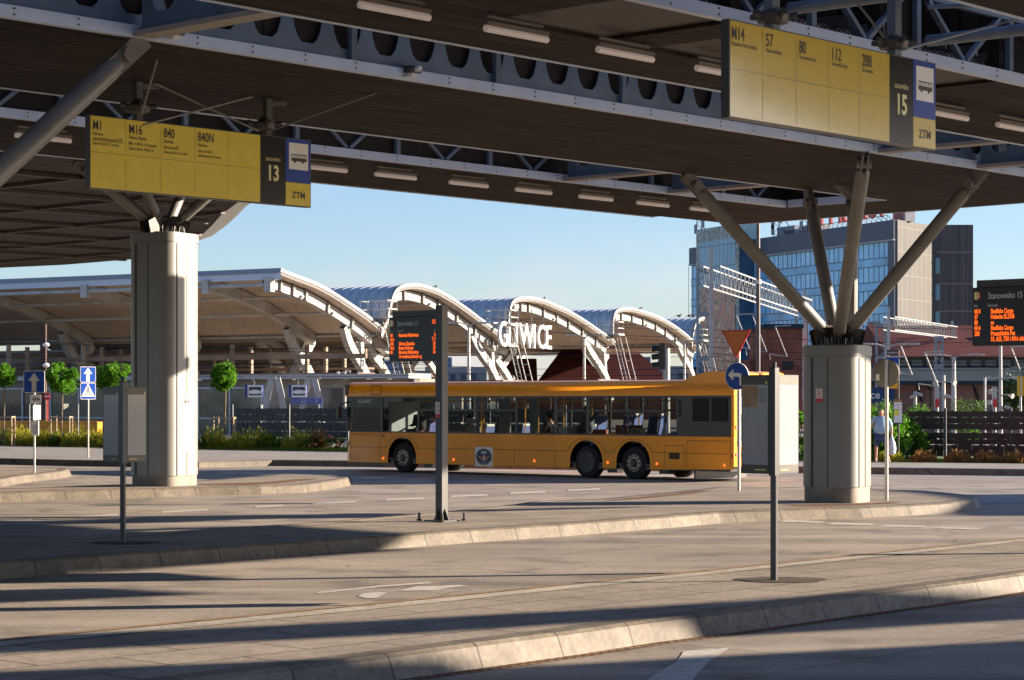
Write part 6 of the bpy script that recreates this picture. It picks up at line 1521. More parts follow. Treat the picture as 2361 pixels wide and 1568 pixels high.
mb = MB(); mb.quad(mid(.05, 2, .57), mid(.80, 2, .57), mid(.90, 19.0, .57), mid(.10, 19.0, .57)); mb.build('rippled_glass', M_MOS, office)
# rooftop letters
rl = thing('rooftop_letters', W3(oc + od * 20, ZT), 'red rooftop letters spelling a company name on the office block', 'letters')
ta, tb = on_line((oc.x, oc.y), (od.x, od.y), 1868), on_line((oc.x, oc.y), (od.x, od.y), 2046)
fo = Frame(W3(oc + od * ta + FD * .2, ZT + .75), W3(-od, 0)); 
if fo.n.y > 0: fo.n = -fo.n
LL = abs(ta - tb); word = 'BIPROHUT'
for i, ch_ in enumerate(word):
    mb = MB(); put_text(mb, fo, ch_, LL * (i + .12) / 8, 0, 2.9, 1.0, 0, bold=.05, depth=.3); mb.build('letter', mat('letter_red', (.50, .09, .06), .5), rl)
mb = MB()
for i in range(17): mb.bar(fo.at(LL * i / 16, 0, -.2), fo.at(LL * i / 16, -.8, -1.2), .08, .08); mb.bar(fo.at(LL * i / 16, 0, -.2), fo.at(LL * i / 16, -.8, -.1), .08, .08)
mb.bar(fo.at(0, 0, -.2), fo.at(LL, 0, -.2), .1, .1); mb.bar(fo.at(0, 1.2, -.35), fo.at(LL, 1.2, -.35), .1, .1); mb.build('frame', M_GALV, rl)
rt = thing('rooftop_plant', W3(oc + od * 34, ZT), 'grey ducts, pipes and rails on the roof of the office block', 'rooftop plant')
mb = MB()
for px, w_, h_ in ((1780, 5, 1.6), (1800, 8, 1.0), (1835, 6, 1.3), (2060, 3, 1.4), (2085, 2, 1.2)):
    t_ = on_line((oc.x, oc.y), (od.x, od.y), min(px, 2050)); v = oc + od * max(t_, 3) - FD * 3; mb.box(W3(v, ZT + h_ / 2), w_, 1.5, h_, ax=W3(od, 0))
mb.each('duct', mat('duct_grey', (.22, .23, .26), .5, var=.2), rt)
def mast(name, px, pyt, Y, zb, label, lean=False):
    t = thing(name, P(px, HOR, Y).xy.to_3d() + Vector((0, 0, zb)), label, 'antenna'); B = P(px, HOR, Y); z1_ = CAMH + (HOR - pyt) / F * Y
    mb = MB()
    for dx in (-.35, .35): mb.bar((B.x + dx, B.y, zb), (B.x + dx, B.y, z1_), .12, .12)
    k = int((z1_ - zb) / .7)
    for i in range(k): z = zb + .7 * i; sg = 1 if i % 2 else -1; mb.bar((B.x - .35 * sg, B.y, z), (B.x + .35 * sg, B.y, z + .7), .07, .07)
    mb.bar((B.x + .4, B.y, zb + (z1_ - zb) * .8), (B.x + 3.2, B.y, zb), .1, .1); mb.bar((B.x + .4, B.y, zb + (z1_ - zb) * .45), (B.x + 1.8, B.y, zb), .08, .08)
    mb.build('lattice', M_DGREY, t)
    mb = MB()
    for i in range(4): mb.box((B.x + random.choice((-.6, .6)), B.y - .3, zb + 1 + i * (z1_ - zb) / 5), .35, .3, 1.4)
    mb.each('panel_antenna', mat('antenna_grey', (.3, .3, .32), .5), t); return t
mast('roof_antenna', 1612, 505, 330, 25.7, 'lattice aerial on the roof left of the mirrored bay'); mast('roof_antenna', 1790, 480, 310, 25.7, 'aerial cluster on the roof between the mirrored bay and the red letters'); mast('roof_antenna', 1856, 490, 303, 25.7, 'aerial with stays on the roof just left of the red letters')
# brick building and tiled warehouses
M_BRICK = brick_mat('red_brick', (0.26, 0.08, 0.05), (0.20, 0.065, 0.045), (0.15, 0.10, 0.08), .5, .22, .03, rough=.9, vec=(R(90), 0, 0), stain=.35, stscale=.4, grain=False)
M_TILE = brick_mat('red_roof_tiles', (0.13, 0.027, 0.019), (0.095, 0.022, 0.016), (0.05, 0.015, 0.012), .34, .34, .05, rough=.8, stain=.25, stscale=.5, grain=False, bump=1.0, offset=0)
M_TARR = mat('tar_roof', (0.028, 0.045, 0.06), .9, spec=.08, var=.2, vscale=.6)
M_PINK = mat('pink_render', (0.24, 0.135, 0.12), .9, var=.3, vscale=.35, bump=.3)
def blk(mb, px0, px1, Y, z0, z1_, dep): a = P(px0, HOR, Y); b = P(px1, HOR, Y); mb.box(((a.x + b.x) / 2, Y + dep / 2, (z0 + z1_) / 2), b.x - a.x, dep, z1_ - z0); return a, b
t = thing('brick_building', P(1800, HOR, 172).xy.to_3d(), 'plain red brick building with a barred window, left of the short column top', 'building')
mb = MB(); blk(mb, 1765, 1850, 172, 0, 8.0, 12); mb.build('wall', M_BRICK, t); mb = MB(); blk(mb, 1762, 1853, 171.6, 8.0, 8.35, 13); mb.build('cornice', M_TARR, t)
mb = MB(); blk(mb, 1804, 1829, 171.9, 4.7, 5.4, .2); mb.build('window', M_BLKG, t)
mb = MB(); blk(mb, 1728, 1764, 175, 0, 5.6, 8); mb.build('annex', M_BRICK, t)
wh = thing('tiled_warehouse', P(2200, HOR, 118).xy.to_3d(), 'long pink rendered railway warehouse with dark eave and red tiled upper roof', 'building')
mb = MB(); blk(mb, 1960, 2480, 118, 0, 3.15, 6); mb.build('wall', M_PINK, wh)
def roofq(mb, pts): mb.poly([P(*q) for q in pts])
mb = MB(); A = P(1950, HOR, 117).x; B = P(2500, HOR, 117).x
mb.add([(A, 116.8, 3.1), (B, 116.8, 3.1), (B, 116.8, 3.32), (A, 116.8, 3.32), (A, 124.5, 4.25), (B, 124.5, 4.25)], [(0, 1, 2, 3), (3, 2, 5, 4)]); mb.build('eave_roof', M_TARR, wh)
mb = MB(); mb.box(((A + B) / 2, 117.4, 3.22), B - A, .2, .12); mb.build('eave_edge', mat('eave_edge', (.16, .13, .12), .7), wh)
mb = MB(); cx0 = P(2060, HOR, 124.6).x; mb.box(((cx0 + B) / 2, 125.6, 4.4), B - cx0, 2, .75); mb.build('clerestory', M_BLKG, wh)
for k in range(9):
    mb = MB(); px = 2068 + 34 * k; blk(mb, px, px + 24, 124.5, 4.15, 4.58, .1); mb.build('window', mat('dusty_pane', (.22, .19, .16), .3, var=.3), wh)
mb = MB(); r0 = P(2058, HOR, 124).x; r1 = P(2035, HOR, 137).x
mb.add([(r0, 123.9, 4.75), (B, 123.9, 4.75), (B, 137, 7.0), (P(1998, HOR, 137).x, 137, 7.0), (P(1998, HOR, 137).x + 1, 148, 5)], [(0, 1, 2, 3), (0, 3, 4)]); mb.build('tiled_roof', M_TILE, wh)
mb = MB(); blk(mb, 2006, 2030, 138, 6.4, 7.3, 1.2); mb.build('chimney', M_CONC, wh)
for px in (2298, 2370): mb = MB(); c = P(px, 778, 130.5); mb.bar(c, c + Vector((0, 1.3, .23)), 1.5, .1); mb.build('skylight', mat('skylight', (.45, .5, .55), .2), wh)
for px in (1995, 2115, 2245, 2330):
    mb = MB(); c = P(px, 905, 117.6); mb.bar(c + Vector((0, 0, .55)), c + Vector((.35, .3, -.5)), .14, .14); mb.build('eave_bracket', M_BLKG, wh)
mb = MB(); blk(mb, 2210, 2330, 117.9, .6, 2.2, .1); mb.build('grey_door', mat('warehouse_door', (.14, .12, .115), .8, var=.2), wh)
mb = MB(); c = P(2146, 925, 117.2); mb.path([c + Vector((-.3, 0, .9)), c + Vector((0, 0, .6)), c + Vector((0, 0, -1.2))], .07, 8); mb.build('downpipe', M_BLKG, wh)
t = thing('low_tiled_house', P(2010, HOR, 150).xy.to_3d(), 'low house with orange red tiled hip roof behind the round sign back', 'building')
mb = MB(); blk(mb, 1950, 2058, 150, 0, 4.2, 10); mb.build('wall', M_PINK, t)
mb = MB(); mb.add([P(1945, 862, 149), P(2068, 842, 149), P(2035, 790, 155), P(1975, 786, 155), P(2075, 846, 162)], [(0, 1, 2, 3), (1, 4, 2)]); mb.build('roof', M_TILE, t)
# red tiled roofs and pale blocks beyond the vaults
def gable_house(px0, px1, Y, ze, zr, dep, label, wallm, hip=4.0):
    a = P(px0, HOR, Y).x; b = P(px1, HOR, Y).x; t = thing('tiled_house', ((a + b) / 2, Y, 0), label, 'house', 'red roofed houses beyond the station')
    mb = MB(); mb.box(((a + b) / 2, Y + dep / 2, ze / 2), b - a, dep, ze); mb.build('wall', wallm, t)
    mb = MB(); mb.add([(a - .4, Y - .4, ze - .1), (b + .4, Y - .4, ze - .1), (b - hip, Y + dep / 2, zr), (a + hip, Y + dep / 2, zr), (a - .4, Y + dep + .4, ze - .1), (b + .4, Y + dep + .4, ze - .1)], [(0, 1, 2, 3), (4, 3, 2, 5), (0, 3, 4), (1, 5, 2)]); mb.build('roof', M_TILE, t)
    mb = MB(); mb.box(((a * .6 + b * .4), Y + dep / 2, zr), .9, .9, 1.6); mb.build('chimney', M_BRICK, t)
    return t
gable_house(1235, 1400, 235, 3.6, 9.4, 14, 'red tiled hip roof seen through the vault with the town name', M_BRICK)
gable_house(1330, 1560, 262, 4.0, 9.8, 14, 'red tiled roof seen through the fourth vault', M_BRICK, hip=6)
gable_house(640, 800, 240, 3.0, 7.0, 14, 'dark red tiled roof glimpsed between the crossing legs under the first vault', M_BRICK)
gable_house(1150, 1232, 225, 2.6, 6.8, 14, 'small dark red tiled roof left of the town name letters', M_BRICK)
for (px0, px1, Y, z, lb) in ((1440, 1600, 330, 7.6, 'pale flat roofed block right of the red roofs'), (980, 1120, 300, 7.0, 'pale flat roofed block seen behind the departure display post'), (870, 985, 280, 6.2, 'grey flat roofed block between the first vault and the departure display')):
    t = thing('flat_roofed_block', P((px0 + px1) / 2, HOR, Y).xy.to_3d(), lb, 'building', 'flat roofed blocks beyond the station')
    mb = MB(); blk(mb, px0, px1, Y, 0, z, 12); mb.build('wall', mat('pale_block', (.40, .36, .31), .8, var=.15, vscale=.3), t)
    mb = MB()
    for k in range(5): blk(mb, px0 + 10 + k * (px1 - px0 - 20) / 5, px0 + 22 + k * (px1 - px0 - 20) / 5, Y - .1, z - 2.6, z - 1.0, .2)
    mb.each('window', mat('block_window', (.06, .09, .13), .2), t)
    mb = MB(); blk(mb, px0 + 8, px0 + 60, Y + 3, z, z + 1.4, 5); mb.build('roof_units', mat('roof_units', (.2, .24, .3), .6, var=.3), t)

# ------------------------------------------------------------------ overhead line structures, lamp posts, masts
def portal(A, B, zt, dep, n, label, ztopA, ztopB, grp='overhead line portals'):
    A = Vector(A); B = Vector(B); t = thing('overhead_line_portal', (A.x, A.y, 0), label, 'portal', grp); d = (B - A); L_ = d.length; d.normalize(); pr = Vector((-d.y, d.x, 0)) * (dep * .45)
    mb = MB(); 
    for s_ in (-1, 1):
        for z in (zt[0], zt[0] - dep): mb.bar(Vector((A.x, A.y, z)) + pr * s_, Vector((B.x, B.y, z + zt[1] - zt[0])) + pr * s_, .08 * dep, .08 * dep)
    mb.build('chord', mat('portal_grey', (.24, .25, .26), .5, var=.1), t)
    mb = MB()
    for i in range(n):
        f0, f1, f2 = i / n, (i + .5) / n, (i + 1) / n
        for s_ in (-1, 1):
            q = lambda f, lo: Vector((A.x + d.x * L_ * f, A.y + d.y * L_ * f, zt[0] + (zt[1] - zt[0]) * f - (dep if lo else 0))) + pr * s_
            mb.bar(q(f0, 0), q(f1, 1), .036 * dep, .036 * dep); mb.bar(q(f1, 1), q(f2, 0), .036 * dep, .036 * dep)
    mb.build('lacing', mat('lacing_grey', (.20, .21, .22), .5), t)
    for q, zt_ in ((A, ztopA), (B, ztopB)):
        mb = MB(); mb.box((q.x, q.y, zt_ / 2), .2 * dep, .2 * dep, zt_); mb.build('mast', M_STW, t)
    return t
portal((12.95, 141, 0), (23.9, 177, 0), (11.0, 10.45), 1.25, 26, 'large white lattice portal spanning before the blue glass building', 12.2, 11.2)
portal((19.1, 110, 0), (26.8, 132, 0), (6.5, 6.75), .66, 22, 'smaller white lattice portal right of the short column', 7.0, 7.1)
def lattice_mast(px, pyt, Y, w_, label, m_=None, nm='lattice_mast'):
    B = P(px, HOR, Y); z1_ = CAMH + (HOR - pyt) / F * Y; t = thing(nm, (B.x, B.y, 0), label, 'mast', 'lattice masts by the tracks'); mb = MB(); mt = m_ or mat('mast_grey', (.20, .24, .28), .5)
    for dx in (-w_ / 2, w_ / 2): mb.bar((B.x + dx, B.y, 0), (B.x + dx, B.y, z1_), .0012 * Y, .0011 * Y)
    mb.build('upright', mt, t); mb = MB(); k = max(4, int(z1_ / (w_ * 1.0)))
    for i in range(k): za, zb_ = z1_ * i / k, z1_ * (i + 1) / k; sg = 1 if i % 2 else -1; mb.bar((B.x - sg * w_ / 2, B.y, za), (B.x + sg * w_ / 2, B.y, zb_), .0005 * Y, .0005 * Y)
    for f in (.45, .72, .98): mb.box((B.x, B.y, z1_ * f), w_ + .001 * Y, .001 * Y, .0018 * Y)
    mb.build('lacing', mt, t); return t
lattice_mast(1624, 617, 150, .95, 'tall grey lattice mast at the left end of the large portal')
lattice_mast(1848, 690, 180, .9, 'lattice mast at the right end of the large portal')
lattice_mast(2031, 745, 113, .45, 'lattice mast at the left end of the smaller portal'); lattice_mast(2165, 775, 115, .35, 'slim lattice mast under the right end of the smaller portal')
t = thing('signal_mast', P(100, HOR, 125).xy.to_3d(), 'brown slotted concrete mast with white insulators behind the left signs', 'mast')
B = P(100, HOR, 125); zt_ = CAMH + (HOR - 747) / F * 125; mb = MB(); mb.box((B.x, B.y, zt_ / 2), .34, .3, zt_); mb.build('mast_body', mat('mast_brown', (.07, .035, .028), .8, var=.2), t, bevel=.02)
mb = MB(); 
for i in range(14): mb.box((B.x + .04, B.y - .16, 1.6 + i * .35), .07, .03, .2)
mb.build('slots', M_BLKG, t); mb = MB()
for py in (795, 842): mb.ball(P(106, py, 124.7), .13, 8, 6, (1.6, 1, 1)); 
mb.build('insulator', M_WHITE, t)
def cantilever(px, py, Y, ln, sg, label):
    c = P(px, py, Y); t = thing('overhead_line_cantilever', c, label, 'cantilever', 'overhead line cantilevers'); ln = ln * .62
    mb = MB(); mb.tube(c, c + Vector((sg * ln, 0, .05)), .04, n=6); mb.build('top_tube', M_STW, t)
    mb = MB(); mb.tube(c, c + Vector((sg * ln * .75, 0, -ln * 1.9)), .04, n=6); mb.build('stay_tube', M_STW, t)
    mb = MB(); mb.tube(c + Vector((sg * ln * .75, 0, -ln * 1.9)), c + Vector((-sg * ln * .35, 0, -ln * 1.75)), .035, n=6); mb.tube(c + Vector((-sg * ln * .35, 0, -ln * 1.75)), c + Vector((-sg * ln * .3, 0, -ln * 2.1)), .025, n=6); mb.build('steady_arm', M_STW, t)
for q in ((1697, 725, 150, 2.0, 1, 'cantilever with insulators left of the give way triangle, below the large portal'), (1735, 728, 155, 2.2, 1, 'cantilever below the middle of the large portal'), (1787, 752, 160, 1.9, 1, 'cantilever below the right part of the large portal, over the brick building'), (2076, 795, 111, 1.3, 1, 'cantilever at the left post of the smaller portal'),
          (2332 - 1, 800, 115, 1.1, 1, 'cantilever below the display for stand 15'), (2332 - 200, 812, 112, 1.5, 1, 'cantilever before the red tiled warehouse roof'), (1950, 800, 200, 1.8, 1, 'cantilever behind the right struts of the short column')): cantilever(*q)
lp0 = None
def lamp_post(px, pyt, Y, label, arms=True):
    global lp0
    B = P(px, HOR, Y); H = CAMH + (HOR - pyt) / F * Y; base = Vector((B.x, B.y, 0))
    if lp0 is None:
        t = thing('street_lamp', base, label, 'street lamp', 'white twin arm street lamps'); mb = MB(); mb.lathe(base, [(.16, 0), (.10, 8.0)], 12); mb.build('post', M_STW, t, smooth=True)
        for sg in (-1, 1):
            mb = MB(); mb.path([base + Vector((0, 0, 7.7)), base + Vector((sg * .15, 0, 8.0)), base + Vector((sg * .55, 0, 8.15)), base + Vector((sg * .8, 0, 8.15))], .055, 8); ar = mb.build('arm', M_STW, t)
            mb = MB(); mb.box(base + Vector((sg * 1.15, 0, 8.16)), .85, .3, .14); mb.build('lamp_head', M_STW, ar, bevel=.03)
        lp0 = t; lp0['h'] = 8.2; t.scale = (1, 1, H / 8.2)
    else: dup(lp0, base, label=label, scale=(1, 1, H / 8.2))
for q in ((1081, 743, 160, 'white twin arm lamp post right of the departure display'), (1347, 771, 187, 'white twin arm lamp post right of the town name'), (1578, 784, 207, 'white twin arm lamp post before the fourth vault'), (1904, 781, 200, 'white twin arm lamp post behind the left struts of the short column'), (2045, 792, 108, 'white twin arm lamp post behind the round sign back'), (2199, 817, 114, 'white twin arm lamp post at the right end of the smaller portal')): lamp_post(*q)
def post_thing(name, px, pyt, Y, r, label, m_, cat='post', r2=None, zbase=0.0):
    B = P(px, HOR, Y); H = CAMH + (HOR - pyt) / F * Y; t = thing(name, (B.x, B.y, zbase), label, cat); mb = MB(); mb.lathe(Vector((B.x, B.y, zbase)), [(r, 0), (r2 or r, H - zbase)], 12); mb.build('post', m_, t, smooth=True); return t, Vector((B.x, B.y, H))
t, top = post_thing('tall_mast', 1748, 470, 74.5, .085, 'tall dark round mast rising behind the rear of the bus up to the canopy', mat('mast_dark', (.08, .07, .07), .4, metal=.3), 'mast', r2=.065); mb = MB(); mb.lathe(P(1748, 655, 74.5), [(.11, 0), (.11, .15)], 12); mb.build('collar', M_GALV, t)
t, top = post_thing('white_pole', 1972, 640, 60.5, .062, 'bright sunlit white pole behind the short column', M_STW, 'pole', zbase=.0); mb = MB(); mb.lathe(top, [(.05, 0), (.02, .05)], 10); mb.build('cap', M_STW, t)
def cam_mast(px, pyt, Y, heads, label):
    t, top = post_thing('camera_mast', px, pyt, Y, .11, label, M_STW, 'mast', r2=.07); t['group'] = 'white masts with cameras and loudspeakers'
    for (dx, dz, k) in heads:
        c = top + Vector((dx * .72, -.1, dz)); mb = MB(); mb.bar(Vector((top.x, top.y, c.z)), c, .05, .05)
        if k == 'c': mb.box(c, .34, .16, .13, ax=(1, 0, -.35 if dx > 0 else .35))
        else: mb.lathe(c, [(.05, 0), (.13, .24)], 10, ax=(dx, -.6, -.2))
        mb.build('camera' if k == 'c' else 'loudspeaker', M_STW, t)
cam_mast(2110, 903, 98, [(.2, -.1, 'c'), (-.1, -.2, 'c')], 'short white post with a camera before the grey warehouse door')
cam_mast(2176, 865, 100, [(-.45, -.3, 'h'), (.45, -.3, 'h'), (.4, -1.0, 'c')], 'white mast with loudspeakers left of the tallest lamp post by the warehouse')
cam_mast(2307, 793, 102, [(-.9, -1.6, 'c'), (.9, -1.6, 'c'), (-.55, -2.2, 'h'), (-.6, -2.7, 'h'), (.5, -2.4, 'h'), (.5, -3.0, 'c')], 'white mast with many cameras and loudspeakers before the pink warehouse wall')
cam_mast(795 + 0, 855, 135, [(-.4, -.1, 'h'), (.3, .0, 'c')], 'white camera post right of the platform screens')
for px, lb in ((2160, 'white marker post with red band left of the black downpipe'), (2293, 'white marker post with red band left of the camera mast')):
    t, top = post_thing('marker_post', px, 892, 96, .09, lb, M_STW, 'post'); t['group'] = 'white marker posts with red bands'; mb = MB(); mb.box(top + Vector((0, 0, -.45)), .19, .16, .9); mb.build('head', M_STW, t); mb = MB(); mb.box(top + Vector((.0, -.10, -.72)), .17, .04, .36); mb.build('red_band', M_RED, t)
t, top = post_thing('yellow_sign_post', 2353, 868, 90, .05, 'thin post with an upright yellow sign at the right edge, before the dark tree', M_GALV, 'sign'); mb = MB(); mb.box(top + Vector((0, 0, -.4)), .27, .08, .82); mb.build('yellow_plate', mat('plate_yellow', (.75, .40, .01), .4), t)
t, top = post_thing('thin_post', 2271, 870, 95, .05, 'thin grey post before the pink wall, left of the small red band post', M_GALV)
# traffic signal
t, top = post_thing('traffic_signal', 1537, 803, 95, .15, 'traffic signal seen from the side on a thick white post above the bus roof', M_STW, 'traffic light'); mb = MB(); mb.box(top + Vector((-.22, 0, -.35)), .3, .34, 1.15); mb.build('signal_head', M_BLKG, t, bevel=.03)
mb = MB()
for k in range(3): mb.tube(top + Vector((-.36, -.05, -.0 - .36 * k)), top + Vector((-.66, -.05, -.03 - .36 * k)), .13, n=10)
mb.build('visors', M_BLKG, t)
# overhead wires
wire_specs = [((-40, 777), (880, 812), 120), ((-40, 786), (880, 800), 135), ((-40, 822), (1000, 836), 118), ((-40, 845), (1000, 848), 125), ((-40, 838), (900, 828), 130), ((-40, 855), (1100, 862), 122), ((820, 776), (1660, 800), 150), ((860, 800), (1660, 822), 140), ((1000, 745), (1660, 778), 160), ((1100, 730), (1700, 762), 170), ((880, 835), (1640, 848), 130), ((880, 850), (1640, 862), 126), ((1180, 755), (1700, 790), 165),
              ((1640, 800), (2420, 818), 112), ((1640, 815), (2420, 833), 111), ((1660, 770), (2420, 786), 114), ((1660, 832), (2420, 850), 110), ((1850, 742), (2420, 752), 112), ((1640, 848), (1860, 852), 110)]
for i, (a, b, Y) in enumerate(wire_specs):
    A = P(a[0], a[1], Y); B = P(b[0], b[1], Y * (1.0 - .05)); o_ = Vector((A.x, A.y, A.z)); mb = MB(); k = 6; sag = .25
    pts_ = [A.lerp(B, j / k) - Vector((0, 0, sag * 4 * (j / k) * (1 - j / k))) for j in range(k + 1)]; mb.path(pts_, .014, 4)
    o = mb.build('overhead_wire', M_BLKG, None, base=o_); tag(o, 'thin dark overhead wire crossing before the station and office block', 'wire', 'overhead wires')
# birds
bd0 = None
for px, py, lb in ((984, 668, 'small dark pigeon on top of the second vault'), (1236, 694, 'small dark pigeon on top of the third vault'), (1462, 716, 'small dark pigeon on top of the fourth vault'), (1554, 731, 'leftmost of the small birds on the last vault'), (1578, 731, 'middle one of the small birds on the last vault'), (1587, 731, 'rightmost of the small birds on the last vault')):
    b_ = SP(px, py, -.6)
    if bd0 is None:
        mb = MB(); mb.ball(b_ + Vector((0, 0, .12)), .16, 8, 6, (1.6, .8, .8)); mb.ball(b_ + Vector((.24, 0, .28)), .09, 8, 6); mb.bar(b_ + Vector((-.15, 0, .12)), b_ + Vector((-.5, 0, .05)), .12, .04); mb.bar(b_ + Vector((.05, 0, .05)), b_ + Vector((.05, 0, -.08)), .03, .03)
        bd0 = mb.build('pigeon', M_DKEDGE, None, base=b_, smooth=True); tag(bd0, lb, 'bird', 'birds on the vaults')
    else: c_ = bd0.copy(); COL.objects.link(c_); c_.location = b_; c_['label'] = lb
# ------------------------------------------------------------------ fences
M_SLATB = brick_mat('woven_slats_blue_black', (0.012, 0.02, 0.035), (0.02, 0.032, 0.05), (0.004, 0.005, 0.008), .20, 50, .012, rough=.45, coords='Generated', grain=False) if False else mat('woven_slats_blue_black', (0.016, 0.026, 0.042), .45, var=.2, vscale=5)
M_SLATP = mat('woven_slats_dark', (0.022, 0.014, 0.015), .5, var=.25, vscale=5)
M_WIRE = mat('fence_wire', (.05, .06, .07), .5, metal=.3)
def fence_run(A, B, z0, z1_, bands, posts, slat, label, seed=1, s_from=0.0, wire_only=False):
    A = Vector((*A, 0)); B = Vector((*B, 0)); d = B - A; L_ = d.length; d.normalize(); rnd = random.Random(seed)
    t = thing('panel_fence', A + Vector((0, 0, .14)), label, 'fence')
    for k in range(posts): c = A + d * (L_ * k / (posts - 1)); mb = MB(); mb.box((c.x, c.y, (z1_ + .05) / 2), .08, .06, z1_ + .1, ax=d); mb.build('post', M_WIRE, t)
    mb = MB(); z = z0
    while z < z1_: mb.bar(A + Vector((0, 0, z)), B + Vector((0, 0, z)), .008, .01); z += .2
    k = int(L_ / .12)
    for i in range(k): c = A + d * (L_ * i / k); mb.bar(c + Vector((0, 0, z0)), c + Vector((0, 0, z1_)), .006, .006)
    mb.build('wire_mesh', M_WIRE, t)
    nrm = Vector((d.y, -d.x, 0))
    for (za, zb_) in bands:
        mb = MB(); x = s_from
        while x < L_ - .12:
            w_ = .115
            if abs((x + w_ / 2) % (L_ / (posts - 1))) > .08: 
                ea, eb = rnd.uniform(-.02, .02), rnd.uniform(-.015, .015)
                mb.box(A + d * (x + w_ / 2) + nrm * (.012 * rnd.choice((-1, 1)) + .03) + Vector((0, 0, (za + zb_) / 2 + eb)), w_ * 1.09, .01, zb_ - za + .035 + ea, ax=d)
            x += .125
        mb.build('slat_band', slat, t)
    return t
zr = lambda zy, Y: CAMH + (HOR - (749.3 + zy * .2022)) / F * Y
Yf = 74.0
bands = [(zr(1045, Yf), zr(992, Yf)), (zr(1115, Yf), zr(1062, Yf)), (zr(1190, Yf), zr(1130, Yf)), (zr(1298, Yf), zr(1238, Yf)), (zr(1362, Yf), zr(1310, Yf)), (zr(1432, Yf), zr(1375, Yf)), (zr(1498, Yf), zr(1440, Yf))]
fence_run((12.95, 76.0), (21.0, 71.6), .2, 1.9, bands, 5, M_SLATP, 'fence with rows of dark brown woven slats behind the stop post', 3)
fence_run((21.0, 71.6), (30.5, 67.5), .2, 1.9, bands, 5, M_SLATP, 'continuing dark slatted fence at and beyond the right picture edge', 4)
bl = [(.45, .62), (.68, .92), (.98, 1.3), (1.38, 1.62), (1.66, 1.9)]
fence_run((-12.2, 94.6), (-6.9, 91.2), .2, 2.0, bl, 5, M_SLATB, 'fence with blue black woven slats left of the bus, behind the bushes', 5)
fence_run((-6.9, 91.2), (3.6, 84.0), .2, 2.0, bl, 8, M_SLATB, 'long blue black slatted fence hidden partly behind the bus', 6)
fence_run((-40, 110.0), (-12.2, 94.6), .2, 2.0, [], 12, M_SLATB, 'open wire mesh fence in front of the station hall at the left', 7)
# yellow rail wagon
wg = thing('rail_wagon', P(80, HOR, 112).xy.to_3d(), 'yellow low sided rail wagon standing behind the fence at the left', 'wagon'); a = P(-80, HOR, 112).x; b = P(224, HOR, 112).x
M_WAG = mat('wagon_yellow', (0.62, 0.30, 0.02), .5, var=.15, vscale=2)
z0_, z1w = CAMH - (1000 - 926) / F * 112, CAMH - (972 - 926) / F * 112
mb = MB(); mb.box(((a + b) / 2, 113.2, z0_ + .3), b - a, 2.6, .6); mb.build('body', M_WAG, wg); mb = MB()
for k in range(15): mb.box((a + (b - a) * k / 14, 111.87, z0_ + .3), .10, .08, .66)
mb.box(((a + b) / 2, 111.86, z0_ + .62), b - a, .08, .08); mb.build('ribs', M_WAG, wg)
for k in range(4):
    mb = MB(); mb.lathe((a + (b - a) * (.1 + .27 * k), 112.1, .42), [(.42, 0), (.42, .12)], 16, ax=(0, 1, 0)); mb.build('wheel', M_BLKG, wg)
# blue station name board
c = P(1996, 911, 88); t = thing('station_name_board', c, 'dark blue station name board with white lettering half behind the short column', 'sign'); mb = MB(); mb.box(c, 2.35, .1, .62); mb.build('board', mat('board_blue', (.008, .03, .13), .4), t)
mb = MB(); ff = Frame(c + Vector((-.95, -.06, -.16)), (1, 0, 0)); put_text(mb, ff, 'Gliwice', .2, .02, .46, .95, .01, bold=.01); mb.build('lettering', M_WHITE, t)
mb = MB()
for sx in (-.9, .9): mb.bar(c + Vector((sx, .05, -.3)), Vector((c.x + sx, c.y + .05, 0)), .08, .08)
mb.each('post', M_GALV, t)
# stop post beside the man
b = Vector((12.88, 72.3, .2)); Yb = 72.3; zz = lambda py: 2.2 + (926 - py) / 5000 * Yb
t = thing('bus_stop_post', b, 'dark stop post with timetable box and street name plates beside the man', 'bus stop post'); pole(t, b.x, b.y, zz(806), .035, m=M_DGREY)
mb = MB(); mb.box((b.x - .02, b.y - .06, zz(948)), .32, .05, zz(919) - zz(977)); tb = mb.build('timetable_box', M_DGREY, t); mb = MB(); mb.box((b.x - .03, b.y - .095, zz(951)), .27, .01, zz(928) - zz(975)); mb.build('sheet', M_WHITE, tb)
mb = MB(); mb.box((b.x - .03, b.y - .095, zz(923.5)), .27, .012, .09); mb.build('header', mat('ochre', (.35, .2, .04), .4), tb); mb = MB(); mb.box((b.x - .08, b.y - .105, zz(951)), .15, .008, .2); mb.build('yellow_note', mat('note_yellow', (.8, .7, .05), .5), tb)
ff = Frame(Vector((b.x - .15, b.y - .106, zz(932))), (1, 0, 0)); mb = MB(); put_text(mb, ff, 'PRZYSTANEK', .12, -.03, .045, .8, .004, 'CENTER'); put_text(mb, ff, '50', .12, -.11, .05, .8, .004, 'CENTER'); put_text(mb, ff, 'WYSADKOWY', .12, -.19, .045, .8, .004, 'CENTER'); mb.build('lettering', M_INK, tb)
mb = MB(); mb.box((b.x - .19, b.y - .04, zz(813)), .38, .03, .2); pl = mb.build('name_plate', M_DGREY, t); ff = Frame(Vector((b.x - .19, b.y - .06, zz(815))), (1, 0, 0)); mb = MB(); put_text(mb, ff, 'SKŁADOWA', 0, 0, .075, .75, .004, 'CENTER'); mb.build('lettering', M_WHITE, pl)
mb = MB(); mb.box((b.x - .15, b.y, zz(822.5)), .7, .12, .05); mb.build('bracket', M_STW, t)
mb = MB(); mb.box((b.x - .2, b.y - .03, zz(836)), .42, .04, .40); mb.build('blue_plate', M_SBLUE, t); mb = MB(); mb.box((b.x - .16, b.y - .03, zz(889)), .26, .04, .20); mb.build('yellow_plate', mat('plate_yellow', (.75, .40, .01), .4), t)
